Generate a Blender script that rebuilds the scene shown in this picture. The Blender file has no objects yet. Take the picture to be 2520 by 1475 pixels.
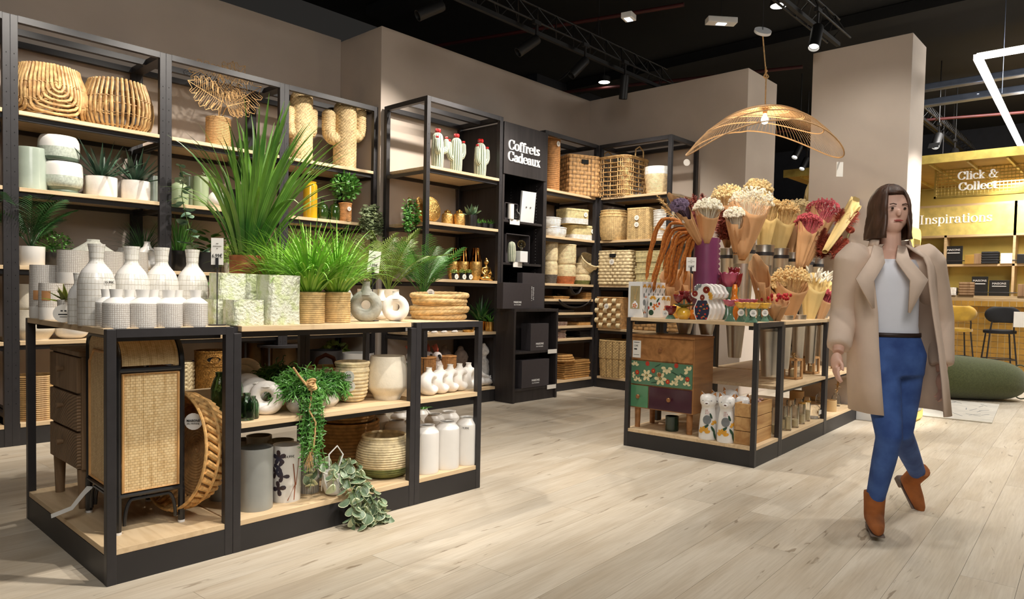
import bpy,math,random
import numpy as np
from math import sin,cos,pi,radians,sqrt,atan2,hypot
from mathutils import Vector,Matrix
SC=bpy.context.scene
COL=SC.collection
# ---------------------------------------------------------------- camera (2520 x 1475)
F,CX,CY,YAW,PIT,ROL,CH=1725.29,1302.87,784.41,0.840389,-0.036083,0.020677,1.15
fwd=Vector((sin(YAW)*cos(PIT),cos(YAW)*cos(PIT),sin(PIT)))
rgt=Vector((cos(YAW),-sin(YAW),0));up=rgt.cross(fwd)
R2=cos(ROL)*rgt+sin(ROL)*up;U2=-sin(ROL)*rgt+cos(ROL)*up
cam=bpy.data.cameras.new('camera');camo=bpy.data.objects.new('camera',cam);COL.objects.link(camo)
camo.matrix_world=Matrix(((R2.x,U2.x,-fwd.x,0),(R2.y,U2.y,-fwd.y,0),(R2.z,U2.z,-fwd.z,CH),(0,0,0,1)))
cam.sensor_width=36;cam.lens=F/2520*36;cam.shift_x=-(CX-1260)/2520;cam.shift_y=(CY-737.5)/2520
cam.clip_end=80;cam.clip_start=.05
SC.camera=camo
# ---------------------------------------------------------------- world, exposure
SC.view_settings.view_transform='Standard';SC.view_settings.look='None'
SC.view_settings.gamma=1;SC.view_settings.exposure=0.0
SC.view_settings.use_curve_mapping=False
w=bpy.data.worlds.new('world');SC.world=w;w.use_nodes=True
w.node_tree.nodes['Background'].inputs[0].default_value=(1,.93,.85,1)
w.node_tree.nodes['Background'].inputs[1].default_value=.02
def lamp(kind,name,loc,target,power,color=(1,.86,.70),size=.08,angle=50,blend=.6,sy=None):
 l=bpy.data.lights.new(name,kind);o=bpy.data.objects.new(name,l);COL.objects.link(o)
 l.energy=power;l.color=color;o.location=loc
 if kind=='SPOT':l.spot_size=radians(angle);l.spot_blend=blend;l.shadow_soft_size=size
 elif kind=='POINT':l.shadow_soft_size=size
 elif kind=='AREA':
  l.size=size
  if sy:l.shape='RECTANGLE';l.size_y=sy
 if target is not None:
  o.rotation_euler=(Vector(target)-Vector(loc)).to_track_quat('-Z','Y').to_euler()
 return o
WARM=(1,.925,.825);NEU=(1,.965,.91)
# --- the shop's track spots on the trusses, plus unseen fills added to brighten
for x in(.9,1.9,2.9,3.9):lamp('SPOT','spot_left_wall',(x+.7,4.6,3.75),(x,6.1,1.75),245,WARM,.04,66,.8)
lamp('SPOT','spot_jog',(5.3,3.6,3.75),(4.7,5.5,1.9),300,WARM,.04,55,.8)
for x in(5.6,6.6):lamp('SPOT','spot_back_wall',(x,3.7,3.75),(x,5.5,1.5),200,WARM,.04,55,.8)
lamp('SPOT','spot_end',(5.6,4.2,3.75),(7.3,4.6,1.6),220,WARM,.04,60,.8)
for x,y in((2.6,4.4),(1.7,1.9),(3.4,2.2)):lamp('SPOT','spot_left_island',(x,y,3.85),(x-.35,3.3,.9),260,WARM,.04,60,.8)
for x,y in((4.9,.8),(6.3,3.6),(4.2,3.2)):lamp('SPOT','spot_right_island',(x,y,3.85),(5.4,2.4,.9),175,WARM,.04,60,.8)
for x,y,p in((3.6,1.2,75),(4.8,.2,95),(3.8,4.2,110),(6.4,.6,110)):lamp('SPOT','spot_floor',(x,y,3.9),(x+.1,y,0),p,NEU,.06,95,.9)
lamp('SPOT','spot_pillar',(7.5,-.5,3.7),(7.4,1.8,1.4),800,NEU,.05,38,.4)
lamp('AREA','fill_behind_camera',(.2,-.4,3.6),(4.5,4,1.6),100,NEU,2.6,sy=1.6)  # unseen area fill, stands in for light bounced around the shop
lamp('AREA','fill_counter',(12,1.2,4.2),(13.4,1.8,1),170,NEU,2.0,sy=1.0)  # unseen area fill added to brighten the yellow counter
lamp('AREA','fill_right',(9.5,-.2,4.2),(9.5,.6,0),130,NEU,2.0,sy=1.0)  # unseen area fill added above the floor on the right
lamp('SPOT','spot_island_front',(2.9,.2,3.9),(1.7,3.2,.5),330,WARM,.05,36,.7)
lamp('SPOT','spot_island_front',(3.3,.2,3.9),(2.7,3.0,.5),160,WARM,.05,34,.7)
lamp('SPOT','fill_spot_glassware',(2.2,1.9,3.9),(1.55,3.1,1.05),150,WARM,.05,26,.7)  # extra spot added to brighten the glass vases
lamp('SPOT','fill_spot_pillar_face',(5.2,.9,3.7),(7.13,2.2,2.2),110,NEU,.05,50,.8)  # extra spot added to brighten the pillar face
# ---------------------------------------------------------------- measuring: pixel of the photograph -> point on a real plane
def ray(u,v):return R2*((u-CX)/F)+U2*(-(v-CY)/F)+fwd
def hit(u,v,x=None,y=None,z=None):
 d=ray(u,v);o=Vector((0,0,CH))
 t=(x/d.x)if x is not None else(y/d.y)if y is not None else((z-CH)/d.z)
 return o+d*t
def colx(u,y,z):
 k=(u-CX)/F;a=R2-k*fwd
 return-(a.y*y+a.z*(z-CH))/a.x
def coly(u,x,z):
 k=(u-CX)/F;a=R2-k*fwd
 return-(a.x*x+a.z*(z-CH))/a.y
def dep(p):return(Vector(p)-Vector((0,0,CH))).dot(fwd)
def mpp(p):return dep(p)/F
def zat(x,y,v):
 k=-(v-CY)/F;a=U2-k*fwd
 return CH-(a.x*x+a.y*y)/a.z
# ---------------------------------------------------------------- objects
def tag(o,label,cat,group=None,kind=None):
 if label:o['label']=label
 if cat:o['category']=cat
 if group:o['group']=group
 if kind:o['kind']=kind
 return o
def thing(name,label,cat,loc=(0,0,0),rz=0,group=None):
 o=bpy.data.objects.new(name,None);COL.objects.link(o);o.empty_display_size=.05
 o.location=loc;o.rotation_euler=(0,0,rz)
 return tag(o,label,cat,group)
def dup(r,loc,rz=None,label=None,scale=None):
 c=r.copy();COL.objects.link(c);c.location=loc
 if rz is not None:c.rotation_euler=(r.rotation_euler[0],r.rotation_euler[1],rz)
 if label:c['label']=label
 if scale:c.scale=(scale,)*3 if not hasattr(scale,'__len__')else scale
 for ch in list(r.children):
  d=ch.copy();COL.objects.link(d);d.parent=c
  for g in list(ch.children):
   e=g.copy();COL.objects.link(e);e.parent=d
 return c
class MB:
 def __init__(s):s.v=[];s.f=[];s.m=[];s.uv={};s.cur=0;s.c=[]
 def add(s,vs,fs,uvs=None,cs=None):
  b=len(s.v);s.v+=[tuple(q)for q in vs]
  if cs is not None:s.c+=list(cs)
  elif s.c:s.c+=[0]*len(vs)
  for i,f in enumerate(fs):
   if uvs:s.uv[len(s.f)]=uvs[i]
   s.f.append([b+k for k in f]);s.m.append(s.cur)
  return s
 def box(s,x0,y0,z0,x1,y1,z1,M=None):
  v=[Vector((x,y,z))for z in(z0,z1)for x,y in((x0,y0),(x1,y0),(x1,y1),(x0,y1))]
  if M:v=[M@q for q in v]
  return s.add(v,[(3,2,1,0),(4,5,6,7),(0,1,5,4),(1,2,6,5),(2,3,7,6),(3,0,4,7)])
 def bar(s,a,b,w,h=None):
  a,b=Vector(a),Vector(b);d=(b-a);L=d.length;q=d.to_track_quat('X','Z').to_matrix().to_4x4()
  h=h or w
  return s.box(0,-w/2,-h/2,L,w/2,h/2,Matrix.Translation(a)@q)
 def lathe(s,prof,n=32,c=(0,0,0),sx=1,sy=1,M=None,disp=None,cs=False):
  vs=[];rmax=max(p[0]for p in prof);L=[0];cl=[]
  for i in range(1,len(prof)):L.append(L[-1]+hypot(prof[i][0]-prof[i-1][0],prof[i][1]-prof[i-1][1]))
  for r,z in prof:
   for k in range(n):
    a=2*pi*k/n;rr=r;q=0
    if disp:rr,q=disp(r,a,z)
    p=Vector((c[0]+rr*cos(a)*sx,c[1]+rr*sin(a)*sy,c[2]+z));vs.append(M@p if M else p);cl.append(q)
  fs=[];uv=[];C=2*pi*rmax
  for i in range(len(prof)-1):
   for k in range(n):
    j=(k+1)%n
    fs.append((i*n+k,i*n+j,(i+1)*n+j,(i+1)*n+k))
    uv.append(((k/n*C,L[i]),((k+1)/n*C,L[i]),((k+1)/n*C,L[i+1]),(k/n*C,L[i+1])))
  return s.add(vs,fs,uv,cl if cs else None)
 def grid(s,nu,nv,fn,cu=False,cv=False,cs=None):
  vs=[fn(i/(nu if cu else nu-1),j/(nv if cv else nv-1))for j in range(nv)for i in range(nu)]
  fs=[];uv=[]
  for j in range(nv if cv else nv-1):
   for i in range(nu if cu else nu-1):
    i2,j2=(i+1)%nu,(j+1)%nv
    fs.append((j*nu+i,j*nu+i2,j2*nu+i2,j2*nu+i))
    uv.append(((i/nu,j/nv),((i+1)/nu,j/nv),((i+1)/nu,(j+1)/nv),(i/nu,(j+1)/nv)))
  cl=None
  if cs:cl=[cs(i/nu,j/nv)for j in range(nv)for i in range(nu)]
  return s.add(vs,fs,uv,cl)
 def tube(s,pts,r,n=6,closed=False,cap=True):
  P=[Vector(p)for p in pts];N=len(P);vs=[];prev=None
  for i,p in enumerate(P):
   t=(P[(i+1)%N]-P[i-1])if closed else(P[min(i+1,N-1)]-P[max(i-1,0)])
   if t.length<1e-9:t=Vector((0,0,1))
   t.normalize()
   if prev is None:a=t.orthogonal().normalized()
   else:
    a=prev-t*prev.dot(t)
    a=a.normalized()if a.length>1e-6 else t.orthogonal().normalized()
   prev=a;b=t.cross(a);rr=r[i]if hasattr(r,'__len__')else r
   vs+=[p+(a*cos(2*pi*k/n)+b*sin(2*pi*k/n))*rr for k in range(n)]
  fs=[(i*n+k,i*n+(k+1)%n,((i+1)%N)*n+(k+1)%n,((i+1)%N)*n+k)for i in range(N if closed else N-1)for k in range(n)]
  if cap and not closed:fs+=[tuple(range(n-1,-1,-1)),tuple((N-1)*n+k for k in range(n))]
  return s.add(vs,fs)
 def ribbon(s,pts,ws,side=None,fold=0):
  P=[Vector(p)for p in pts];vs=[];N=len(P)
  for i,p in enumerate(P):
   t=(P[min(i+1,N-1)]-P[max(i-1,0)]).normalized()
   sd=Vector(side)if side is not None else t.cross(Vector((0,0,1)))
   sd=(sd-t*sd.dot(t))
   sd=sd.normalized()if sd.length>1e-5 else Vector((1,0,0))
   nn=sd.cross(t);w_=ws[i]if hasattr(ws,'__len__')else ws
   vs+=[p-sd*w_/2,p-nn*fold*w_,p+sd*w_/2]
  fs=[];uv=[]
  for i in range(N-1):
   for k in(0,1):
    fs.append((i*3+k,i*3+k+1,i*3+4+k,i*3+3+k));uv.append(((k/2,i/N),(k/2+.5,i/N),(k/2+.5,(i+1)/N),(k/2,(i+1)/N)))
  return s.add(vs,fs,uv)
 def blob(s,c,r,n=8,m=6,M=None):
  c=Vector(c);r=r if hasattr(r,'__len__')else(r,r,r)
  vs=[(0,0,-1)]+[(sin(pi*j/m)*cos(2*pi*k/n),sin(pi*j/m)*sin(2*pi*k/n),-cos(pi*j/m))for j in range(1,m)for k in range(n)]+[(0,0,1)]
  vs=[Vector((a*r[0],b*r[1],d*r[2]))for a,b,d in vs]
  if M:vs=[M@q for q in vs]
  vs=[q+c for q in vs];T=len(vs)-1
  fs=[(0,1+(k+1)%n,1+k)for k in range(n)]
  for j in range(m-2):
   fs+=[(1+j*n+k,1+j*n+(k+1)%n,1+(j+1)*n+(k+1)%n,1+(j+1)*n+k)for k in range(n)]
  fs+=[(T,T-n+k,T-n+(k+1)%n)for k in range(n)]
  return s.add(vs,fs)
 def prism(s,pts,t,M=None,o=0.):
# 2-D outline in local XZ, thickness t along local Y (from o to o+t)
  n=len(pts);vs=[Vector((x,o,z))for x,z in pts]+[Vector((x,o+t,z))for x,z in pts]
  if M:vs=[M@q for q in vs]
  fs=[tuple(range(n)),tuple(range(2*n-1,n-1,-1))]+[(k,n+k,n+(k+1)%n,(k+1)%n)for k in range(n)]
  return s.add(vs,fs)
 def build(s,name,mats,parent=None,smooth=True,bevel=0,sub=0,kind=None,label=None,auto=True,solid=0):
  me=bpy.data.meshes.new(name);me.from_pydata(s.v,[],s.f)
  mats=mats if isinstance(mats,(list,tuple))else[mats]
  for m in mats:me.materials.append(m)
  if len(mats)>1:me.polygons.foreach_set('material_index',s.m)
  if s.uv:
   uvl=me.uv_layers.new(name='UVMap');co=np.zeros(len(me.loops)*2,dtype=np.float32)
   ls=np.zeros(len(me.polygons),dtype=np.int32);me.polygons.foreach_get('loop_start',ls)
   for i,u in s.uv.items():
    b=ls[i]*2
    for q in u:co[b]=q[0];co[b+1]=q[1];b+=2
   uvl.data.foreach_set('uv',co)
  if s.c and len(s.c)==len(s.v):
   at=me.attributes.new('tone','FLOAT','POINT');at.data.foreach_set('value',np.array(s.c,dtype=np.float32))
  me.update()
  if smooth:
   me.polygons.foreach_set('use_smooth',[True]*len(me.polygons))
   if auto:
    try:me.set_sharp_from_angle(angle=radians(40))
    except Exception:pass
  o=bpy.data.objects.new(name,me);COL.objects.link(o)
  if parent is not None:o.parent=parent
  if bevel:
   b=o.modifiers.new('bevel','BEVEL');b.width=bevel;b.segments=2;b.limit_method='ANGLE'
  if solid:
   b=o.modifiers.new('solid','SOLIDIFY');b.thickness=solid;b.offset=0
  if sub:
   b=o.modifiers.new('sub','SUBSURF');b.levels=sub;b.render_levels=sub
  if kind:o['kind']=kind
  if label:o['label']=label
  return o
def share(o,parent,loc=(0,0,0),rot=(0,0,0),scale=(1,1,1)):
 c=o.copy();COL.objects.link(c);c.parent=parent;c.location=loc;c.rotation_euler=rot;c.scale=scale
 return c
# ---------------------------------------------------------------- materials
def nt(name):
 m=bpy.data.materials.new(name);m.use_nodes=True;t=m.node_tree
 return m,t,t.nodes['Principled BSDF']
def lk(t,a,b):t.links.new(a,b)
def col4(c):return(c[0],c[1],c[2],1)
def s2l(*c):
 return tuple(((x/255)/12.92 if x/255<=.04045 else((x/255+.055)/1.055)**2.4)for x in c)
def M(name,c,rough=.5,metal=0,var=.12,scale=8,bump=0,bscale=60,c2=None,stretch=(1,1,1),coat=0,trans=0,sheen=0,rnd=0,emit=None,es=0,sss=0):
 m,t,b=nt(name);N=t.nodes
 tc=N.new('ShaderNodeTexCoord');mp=N.new('ShaderNodeMapping');mp.inputs['Scale'].default_value=stretch
 lk(t,tc.outputs['Object'],mp.inputs[0])
 no=N.new('ShaderNodeTexNoise');no.inputs['Scale'].default_value=scale;no.inputs['Detail'].default_value=4
 lk(t,mp.outputs[0],no.inputs['Vector'])
 mx=N.new('ShaderNodeMix');mx.data_type='RGBA'
 c2=c2 or tuple(min(1,x*(1+var*2))for x in c)
 mx.inputs[6].default_value=col4(tuple(x*(1-var)for x in c));mx.inputs[7].default_value=col4(c2)
 rp=N.new('ShaderNodeValToRGB');rp.color_ramp.elements[0].position=.32;rp.color_ramp.elements[1].position=.68
 lk(t,no.outputs[0],rp.inputs[0]);lk(t,rp.outputs[0],mx.inputs[0])
 out=mx.outputs[2]
 if rnd:
  oi=N.new('ShaderNodeObjectInfo');hs=N.new('ShaderNodeHueSaturation');mr=N.new('ShaderNodeMapRange')
  mr.inputs[3].default_value=1-rnd;mr.inputs[4].default_value=1+rnd
  lk(t,oi.outputs['Random'],mr.inputs[0]);lk(t,mr.outputs[0],hs.inputs['Value']);lk(t,out,hs.inputs['Color']);out=hs.outputs[0]
 lk(t,out,b.inputs['Base Color'])
 b.inputs['Roughness'].default_value=rough;b.inputs['Metallic'].default_value=metal
 b.inputs['Coat Weight'].default_value=coat;b.inputs['Transmission Weight'].default_value=trans
 b.inputs['Coat Roughness'].default_value=.08
 if sheen:b.inputs['Sheen Weight'].default_value=sheen
 if emit:b.inputs['Emission Color'].default_value=col4(emit);b.inputs['Emission Strength'].default_value=es
 if bump:
  n2=N.new('ShaderNodeTexNoise');n2.inputs['Scale'].default_value=bscale;n2.inputs['Detail'].default_value=3
  lk(t,mp.outputs[0],n2.inputs['Vector']);bp=N.new('ShaderNodeBump');bp.inputs['Strength'].default_value=bump;bp.inputs['Distance'].default_value=.01
  lk(t,n2.outputs[0],bp.inputs['Height']);lk(t,bp.outputs[0],b.inputs['Normal'])
 return m
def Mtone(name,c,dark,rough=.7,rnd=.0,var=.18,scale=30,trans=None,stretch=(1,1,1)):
# woven material: strand colour with groove shade painted darker (mesh attribute 'tone'); ribbed glazes take it as pattern
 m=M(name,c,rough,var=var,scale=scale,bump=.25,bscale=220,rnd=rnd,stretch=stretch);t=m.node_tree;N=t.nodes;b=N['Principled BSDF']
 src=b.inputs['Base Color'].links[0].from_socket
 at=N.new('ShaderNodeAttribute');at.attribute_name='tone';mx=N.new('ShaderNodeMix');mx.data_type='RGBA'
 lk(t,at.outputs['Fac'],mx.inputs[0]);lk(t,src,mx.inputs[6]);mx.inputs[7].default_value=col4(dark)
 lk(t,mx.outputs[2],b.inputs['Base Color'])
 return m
def Muv(name,c,line,sx,sy,lw=.12,rough=.3,coat=.3,bump=.4,off=0,squash=1):
# glazed ceramic with an incised grid; brick texture over the lathe's metric UVs
 m,t,b=nt(name);N=t.nodes;tc=N.new('ShaderNodeTexCoord');br=N.new('ShaderNodeTexBrick')
 mp=N.new('ShaderNodeMapping');mp.inputs['Scale'].default_value=(1/sx,1/sy,1)
 no=N.new('ShaderNodeTexNoise');no.inputs['Scale'].default_value=9;ad=N.new('ShaderNodeMix');ad.data_type='VECTOR';ad.inputs[0].default_value=.004
 lk(t,tc.outputs['UV'],ad.inputs[4]);lk(t,no.outputs['Color'],ad.inputs[5]);lk(t,ad.outputs[1],mp.inputs[0])
 lk(t,mp.outputs[0],br.inputs['Vector']);br.offset=off
 br.inputs['Color1'].default_value=col4(c);br.inputs['Color2'].default_value=col4(tuple(x*.93 for x in c));br.inputs['Mortar'].default_value=col4(line)
 br.inputs['Scale'].default_value=1;br.inputs['Mortar Size'].default_value=lw;br.inputs['Mortar Smooth'].default_value=.6
 br.inputs['Brick Width'].default_value=1;br.inputs['Row Height'].default_value=1
 lk(t,br.outputs['Color'],b.inputs['Base Color'])
 bp=N.new('ShaderNodeBump');bp.inputs['Strength'].default_value=bump;bp.inputs['Distance'].default_value=.004;bp.invert=True
 lk(t,br.outputs['Fac'],bp.inputs['Height']);lk(t,bp.outputs[0],b.inputs['Normal'])
 b.inputs['Roughness'].default_value=rough;b.inputs['Coat Weight'].default_value=coat
 return m
def Mglass(name,c=(1,1,1),rough=.03,bump=0,bs=30,ior=1.45,alpha=None):
 m,t,b=nt(name);N=t.nodes
 b.inputs['Base Color'].default_value=col4(c);b.inputs['Roughness'].default_value=rough;b.inputs['Transmission Weight'].default_value=1;b.inputs['IOR'].default_value=ior
 if bump:
  tc=N.new('ShaderNodeTexCoord');no=N.new('ShaderNodeTexNoise');no.inputs['Scale'].default_value=bs;lk(t,tc.outputs['Object'],no.inputs['Vector'])
  bp=N.new('ShaderNodeBump');bp.inputs['Strength'].default_value=bump;bp.inputs['Distance'].default_value=.01;lk(t,no.outputs[0],bp.inputs['Height']);lk(t,bp.outputs[0],b.inputs['Normal'])
 return m
def Mwood(name,c,c2,sc=6,axis=0,rough=.45,rnd=.0,bump=.05):
 m,t,b=nt(name);N=t.nodes;tc=N.new('ShaderNodeTexCoord');mp=N.new('ShaderNodeMapping')
 st=[10,10,10];st[axis]=1.0;mp.inputs['Scale'].default_value=st
 src=tc.outputs['Object']
 oi=N.new('ShaderNodeObjectInfo');
 if rnd:
  va=N.new('ShaderNodeVectorMath');va.operation='ADD';sm=N.new('ShaderNodeMath');sm.operation='MULTIPLY';sm.inputs[1].default_value=37
  lk(t,oi.outputs['Random'],sm.inputs[0]);lk(t,src,va.inputs[0]);lk(t,sm.outputs[0],va.inputs[1]);src=va.outputs[0]
 lk(t,src,mp.inputs[0]);no=N.new('ShaderNodeTexNoise');no.inputs['Scale'].default_value=sc/6;no.inputs['Detail'].default_value=6;no.inputs['Distortion'].default_value=1.2
 lk(t,mp.outputs[0],no.inputs['Vector']);rp=N.new('ShaderNodeValToRGB');e=rp.color_ramp.elements
 e[0].position=.33;e[0].color=col4(c2);e[1].position=.62;e[1].color=col4(c)
 lk(t,no.outputs[0],rp.inputs[0]);out=rp.outputs[0]
 if rnd:
  hs=N.new('ShaderNodeHueSaturation');mr=N.new('ShaderNodeMapRange');mr.inputs[3].default_value=1-rnd;mr.inputs[4].default_value=1+rnd
  lk(t,oi.outputs['Random'],mr.inputs[0]);lk(t,mr.outputs[0],hs.inputs['Value']);lk(t,out,hs.inputs['Color']);out=hs.outputs[0]
 lk(t,out,b.inputs['Base Color']);b.inputs['Roughness'].default_value=rough
 if bump:
  bp=N.new('ShaderNodeBump');bp.inputs['Strength'].default_value=bump;bp.inputs['Distance'].default_value=.01;lk(t,no.outputs[0],bp.inputs['Height']);lk(t,bp.outputs[0],b.inputs['Normal'])
 return m
# ---------------------------------------------------------------- shared materials
m_plaster=M('greige_plaster',s2l(192,178,165),.85,var=.04,scale=2,bump=.03,bscale=40)
m_ceil=M('black_ceiling',(.0016,.0015,.0015),.9,var=.2)
m_metal=M('black_powder_metal',s2l(44,42,44),.42,var=.08,scale=20)
m_plinth=M('black_plinth',s2l(40,38,39),.5,var=.06,scale=6)
m_shelf=Mwood('oak_shelf',s2l(224,198,160),s2l(205,176,136),sc=14,axis=0,rough=.5,bump=.02)
m_shelfy=Mwood('oak_shelf_cross',s2l(224,198,160),s2l(205,176,136),sc=14,axis=1,rough=.5,bump=.02)
m_blackwood=Mwood('black_wood',s2l(50,45,45),s2l(36,32,33),sc=9,axis=2,rough=.5)
m_white=M('white_lacquer',(.86,.86,.86),.4,var=.02)
m_paper=M('white_card',s2l(240,236,228),.7,var=.02)
m_ink=M('black_ink',(.02,.02,.02),.7,var=0)
m_pipe=M('red_pipe',s2l(60,8,6),.6)
def m_light(name,c,s):
 m,t,b=nt(name);b.inputs['Emission Color'].default_value=col4(c);b.inputs['Emission Strength'].default_value=s
 b.inputs['Base Color'].default_value=col4(c);return m
m_disc=m_light('lit_disc',(1,.95,.85),14);m_led=m_light('lit_tube',(1,.95,.86),6)
# floor: planks laid 3 degrees off the wall
def mfloor():
 m,t,b=nt('oak_plank');N=t.nodes;tc=N.new('ShaderNodeTexCoord');oi=N.new('ShaderNodeObjectInfo')
 sm=N.new('ShaderNodeMath');sm.operation='MULTIPLY';sm.inputs[1].default_value=91;va=N.new('ShaderNodeVectorMath');va.operation='ADD'
 lk(t,oi.outputs['Random'],sm.inputs[0]);lk(t,tc.outputs['Object'],va.inputs[0]);lk(t,sm.outputs[0],va.inputs[1])
 def noise(sc,st,det=5,dist=0.):
  mp=N.new('ShaderNodeMapping');mp.inputs['Scale'].default_value=st;lk(t,va.outputs[0],mp.inputs[0])
  n=N.new('ShaderNodeTexNoise');n.inputs['Scale'].default_value=sc;n.inputs['Detail'].default_value=det;n.inputs['Distortion'].default_value=dist
  lk(t,mp.outputs[0],n.inputs['Vector']);return n.outputs[0]
 def ramp(src,p0,c0,p1,c1):
  r=N.new('ShaderNodeValToRGB');e=r.color_ramp.elements;e[0].position=p0;e[0].color=col4(c0);e[1].position=p1;e[1].color=col4(c1);lk(t,src,r.inputs[0]);return r.outputs[0]
 def mul(a,c,f=1):
  x=N.new('ShaderNodeMix');x.data_type='RGBA';x.blend_type='MULTIPLY';x.inputs[0].default_value=f;lk(t,a,x.inputs[6]);lk(t,c,x.inputs[7]);return x.outputs[2]
 base=ramp(noise(2.2,(.55,3.2,1),4,.6),.3,s2l(198,183,161),.68,s2l(219,208,190))
 grain=ramp(noise(5,(1,22,1),6,.4),.35,(.84,.82,.79),.6,(1,1,1))
 crack=ramp(noise(2.6,(.8,4.2,1),8,2.2),.30,(.40,.34,.28),.345,(1,1,1))
 out=mul(mul(base,grain,.7),crack,.75)
 hs=N.new('ShaderNodeHueSaturation');mr=N.new('ShaderNodeMapRange');mr.inputs[3].default_value=.90;mr.inputs[4].default_value=1.06
 lk(t,oi.outputs['Random'],mr.inputs[0]);lk(t,mr.outputs[0],hs.inputs['Value']);lk(t,out,hs.inputs['Color'])
 lk(t,hs.outputs[0],b.inputs['Base Color']);b.inputs['Roughness'].default_value=.42;b.inputs['Specular IOR Level'].default_value=.35
 bp=N.new('ShaderNodeBump');bp.inputs['Strength'].default_value=.06;bp.inputs['Distance'].default_value=.01;lk(t,crack,bp.inputs['Height']);lk(t,bp.outputs[0],b.inputs['Normal'])
 return m
m_floor=mfloor()
PHI=radians(3.0)
fl=MB().box(-3,-3.5,-.08,18,8,-.0125).build('floor',M('floor_joint',s2l(120,102,80),.7),smooth=False);tag(fl,None,None,kind='structure')
random.seed(3)
PW,PL=.2,1.9
pm=MB().box(0,0,-.012,PL-.0012,PW-.0012,0).build('plank',m_floor,fl,smooth=False)
Rf=Matrix.Rotation(PHI,4,'Z');cand=[]
for j in range(-22,40):
 offx=random.random()*PL
 for i in range(-2,12):
  lx,ly=i*PL+offx-1.5,j*PW
  c=Rf@Vector((lx+PL/2,ly+PW/2,0))
  if not(-1.5<c.x<17 and-2.5<c.y<7):continue
# how large it shows: depth and inside the view cone
  d=dep(c);sx=(c-Vector((0,0,CH))).dot(R2)*F/max(d,.2)+CX
  vis=d>.9 and-300<sx<2800
  cand.append((-(1/d**2 if vis else 0),lx,ly,c))
cand.sort(key=lambda q:q[0])
first=True
for k,(s_,lx,ly,c)in enumerate(cand[:295]):
 p=Rf@Vector((lx,ly,0))
 if first:pm.location=p;pm.rotation_euler=(0,0,PHI);first=False
 else:share(pm,fl,p,(0,0,PHI))
rest=MB()
for s_,lx,ly,c in cand[295:]:rest.box(lx,ly,-.012,lx+PL-.0012,ly+PW-.0012,0,Rf)
rest.build('far_planks',m_floor,fl,smooth=False,kind='stuff')
def wall(name,*boxes,m=m_plaster):
 b=MB()
 for q in boxes:b.box(*q)
 return tag(b.build(name,m,smooth=False,bevel=.004),None,None,kind='structure')
WT=3.8
wall('wall_left',(-3,6.62,0,4.28,6.8,WT+.02))
wall('wall_back',(4.28,5.9,0,7.9,6.8,WT))
wall('wall_right',(7.74,3.62,0,8.55,5.9,WT))
wall('wall_pillar',(7.13,1.76,0,7.62,2.66,3.6))
wall('baseboard_pillar',(7.115,1.745,0,7.635,2.675,.09),m=m_white)
wall('ceiling',(-3,-3.5,4.7,18,8,4.8),m=m_ceil)
m_far=M('dark_far_wall',(.012,.013,.018),.9)
wall('wall_far',(16.8,-3.5,0,17,8,4.7),m=m_far)
wall('wall_beyond',(8.55,7.6,0,16.8,7.8,4.7),m=m_far)
# ---------------------------------------------------------------- ceiling services
m_rig=M('black_rigging',s2l(20,19,19),.5,var=.1)
def spotlight(loc,aim,L=.26,r=.055,label='',shield=False,group='black cylindrical track spotlights',lit=True,stem=0):
 t=thing('track_spotlight',label,'spotlight',loc,group=group)
 d=(Vector(aim)-Vector(loc)).normalized();q=d.to_track_quat('Z','Y').to_matrix().to_4x4()
 MB().lathe([(0,-.02),(r*.9,-.02),(r,0),(r,L),(r*.9,L),(r*.86,L-.03),(0,L-.03)],20,M=q).build('lamp_body',m_rig,t)
 MB().bar((0,0,0),(0,0,.16),.02).box(-.05,-.02,.15,.05,.02,.19).build('bracket',m_rig,t,smooth=False)
 if stem:MB().tube([(0,0,.16),(0,0,4.7-loc[2])],.008,5).build('drop_rod',m_rig,t)
 if lit:MB().lathe([(0,L-.028),(r*.8,L-.028)],16,M=q).build('lamp_face',m_disc,t)
 if shield:MB().box(-.07,-.002,0,.07,.002,.12,q@Matrix.Translation((0,r,L))).build('anti_glare_flap',m_rig,t,smooth=False)
 return t
def truss(x0,x1,y,z,label,w=.24,h=.22):
 t=thing('lighting_truss',label,'truss',(x0,y,z));L=x1-x0
 for nm,yy,zz in(('chord',-w/2,0),('chord',w/2,0),('chord',0,h)):
  MB().tube([(0,yy,zz),(L,yy,zz)],.012,8).build(nm,m_rig,t)
 b=MB();n=int(L/.3);s_=L/n
 for i in range(n):
  a0,a1=i*s_,(i+1)*s_;mid=(a0+a1)/2
  for yy in(-w/2,w/2):b.tube([(a0,yy,0),(mid,0,h),(a1,yy,0)],.006,5)
  b.tube([(a0,-w/2,0),(a1,w/2,0)],.005,5)
 b.build('lattice',m_rig,t,kind='stuff')
 MB().box(0,-.02,-.07,L,.02,-.03).build('light_track',m_rig,t,smooth=False)
 for k in range(max(1,int(L/2.5))):
  X=L*(k+.5)/max(1,int(L/2.5))
  MB().tube([(X,0,h),(X,0,4.7-z)],.004,5).tube([(X-.15,0,0),(X,0,h+.25),(X+.15,0,0)],.003,5).build('hanger_cable',m_rig,t)
 return t
truss(-1,8.15,4.95,3.92,'long black triangular truss hung over the left display island')
truss(2.5,7.9,2.68,3.95,'black triangular truss above the wicker pendant lamp')
truss(9.2,15.5,2.75,3.95,'far black triangular truss right of the pillar, before the yellow counter')
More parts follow.
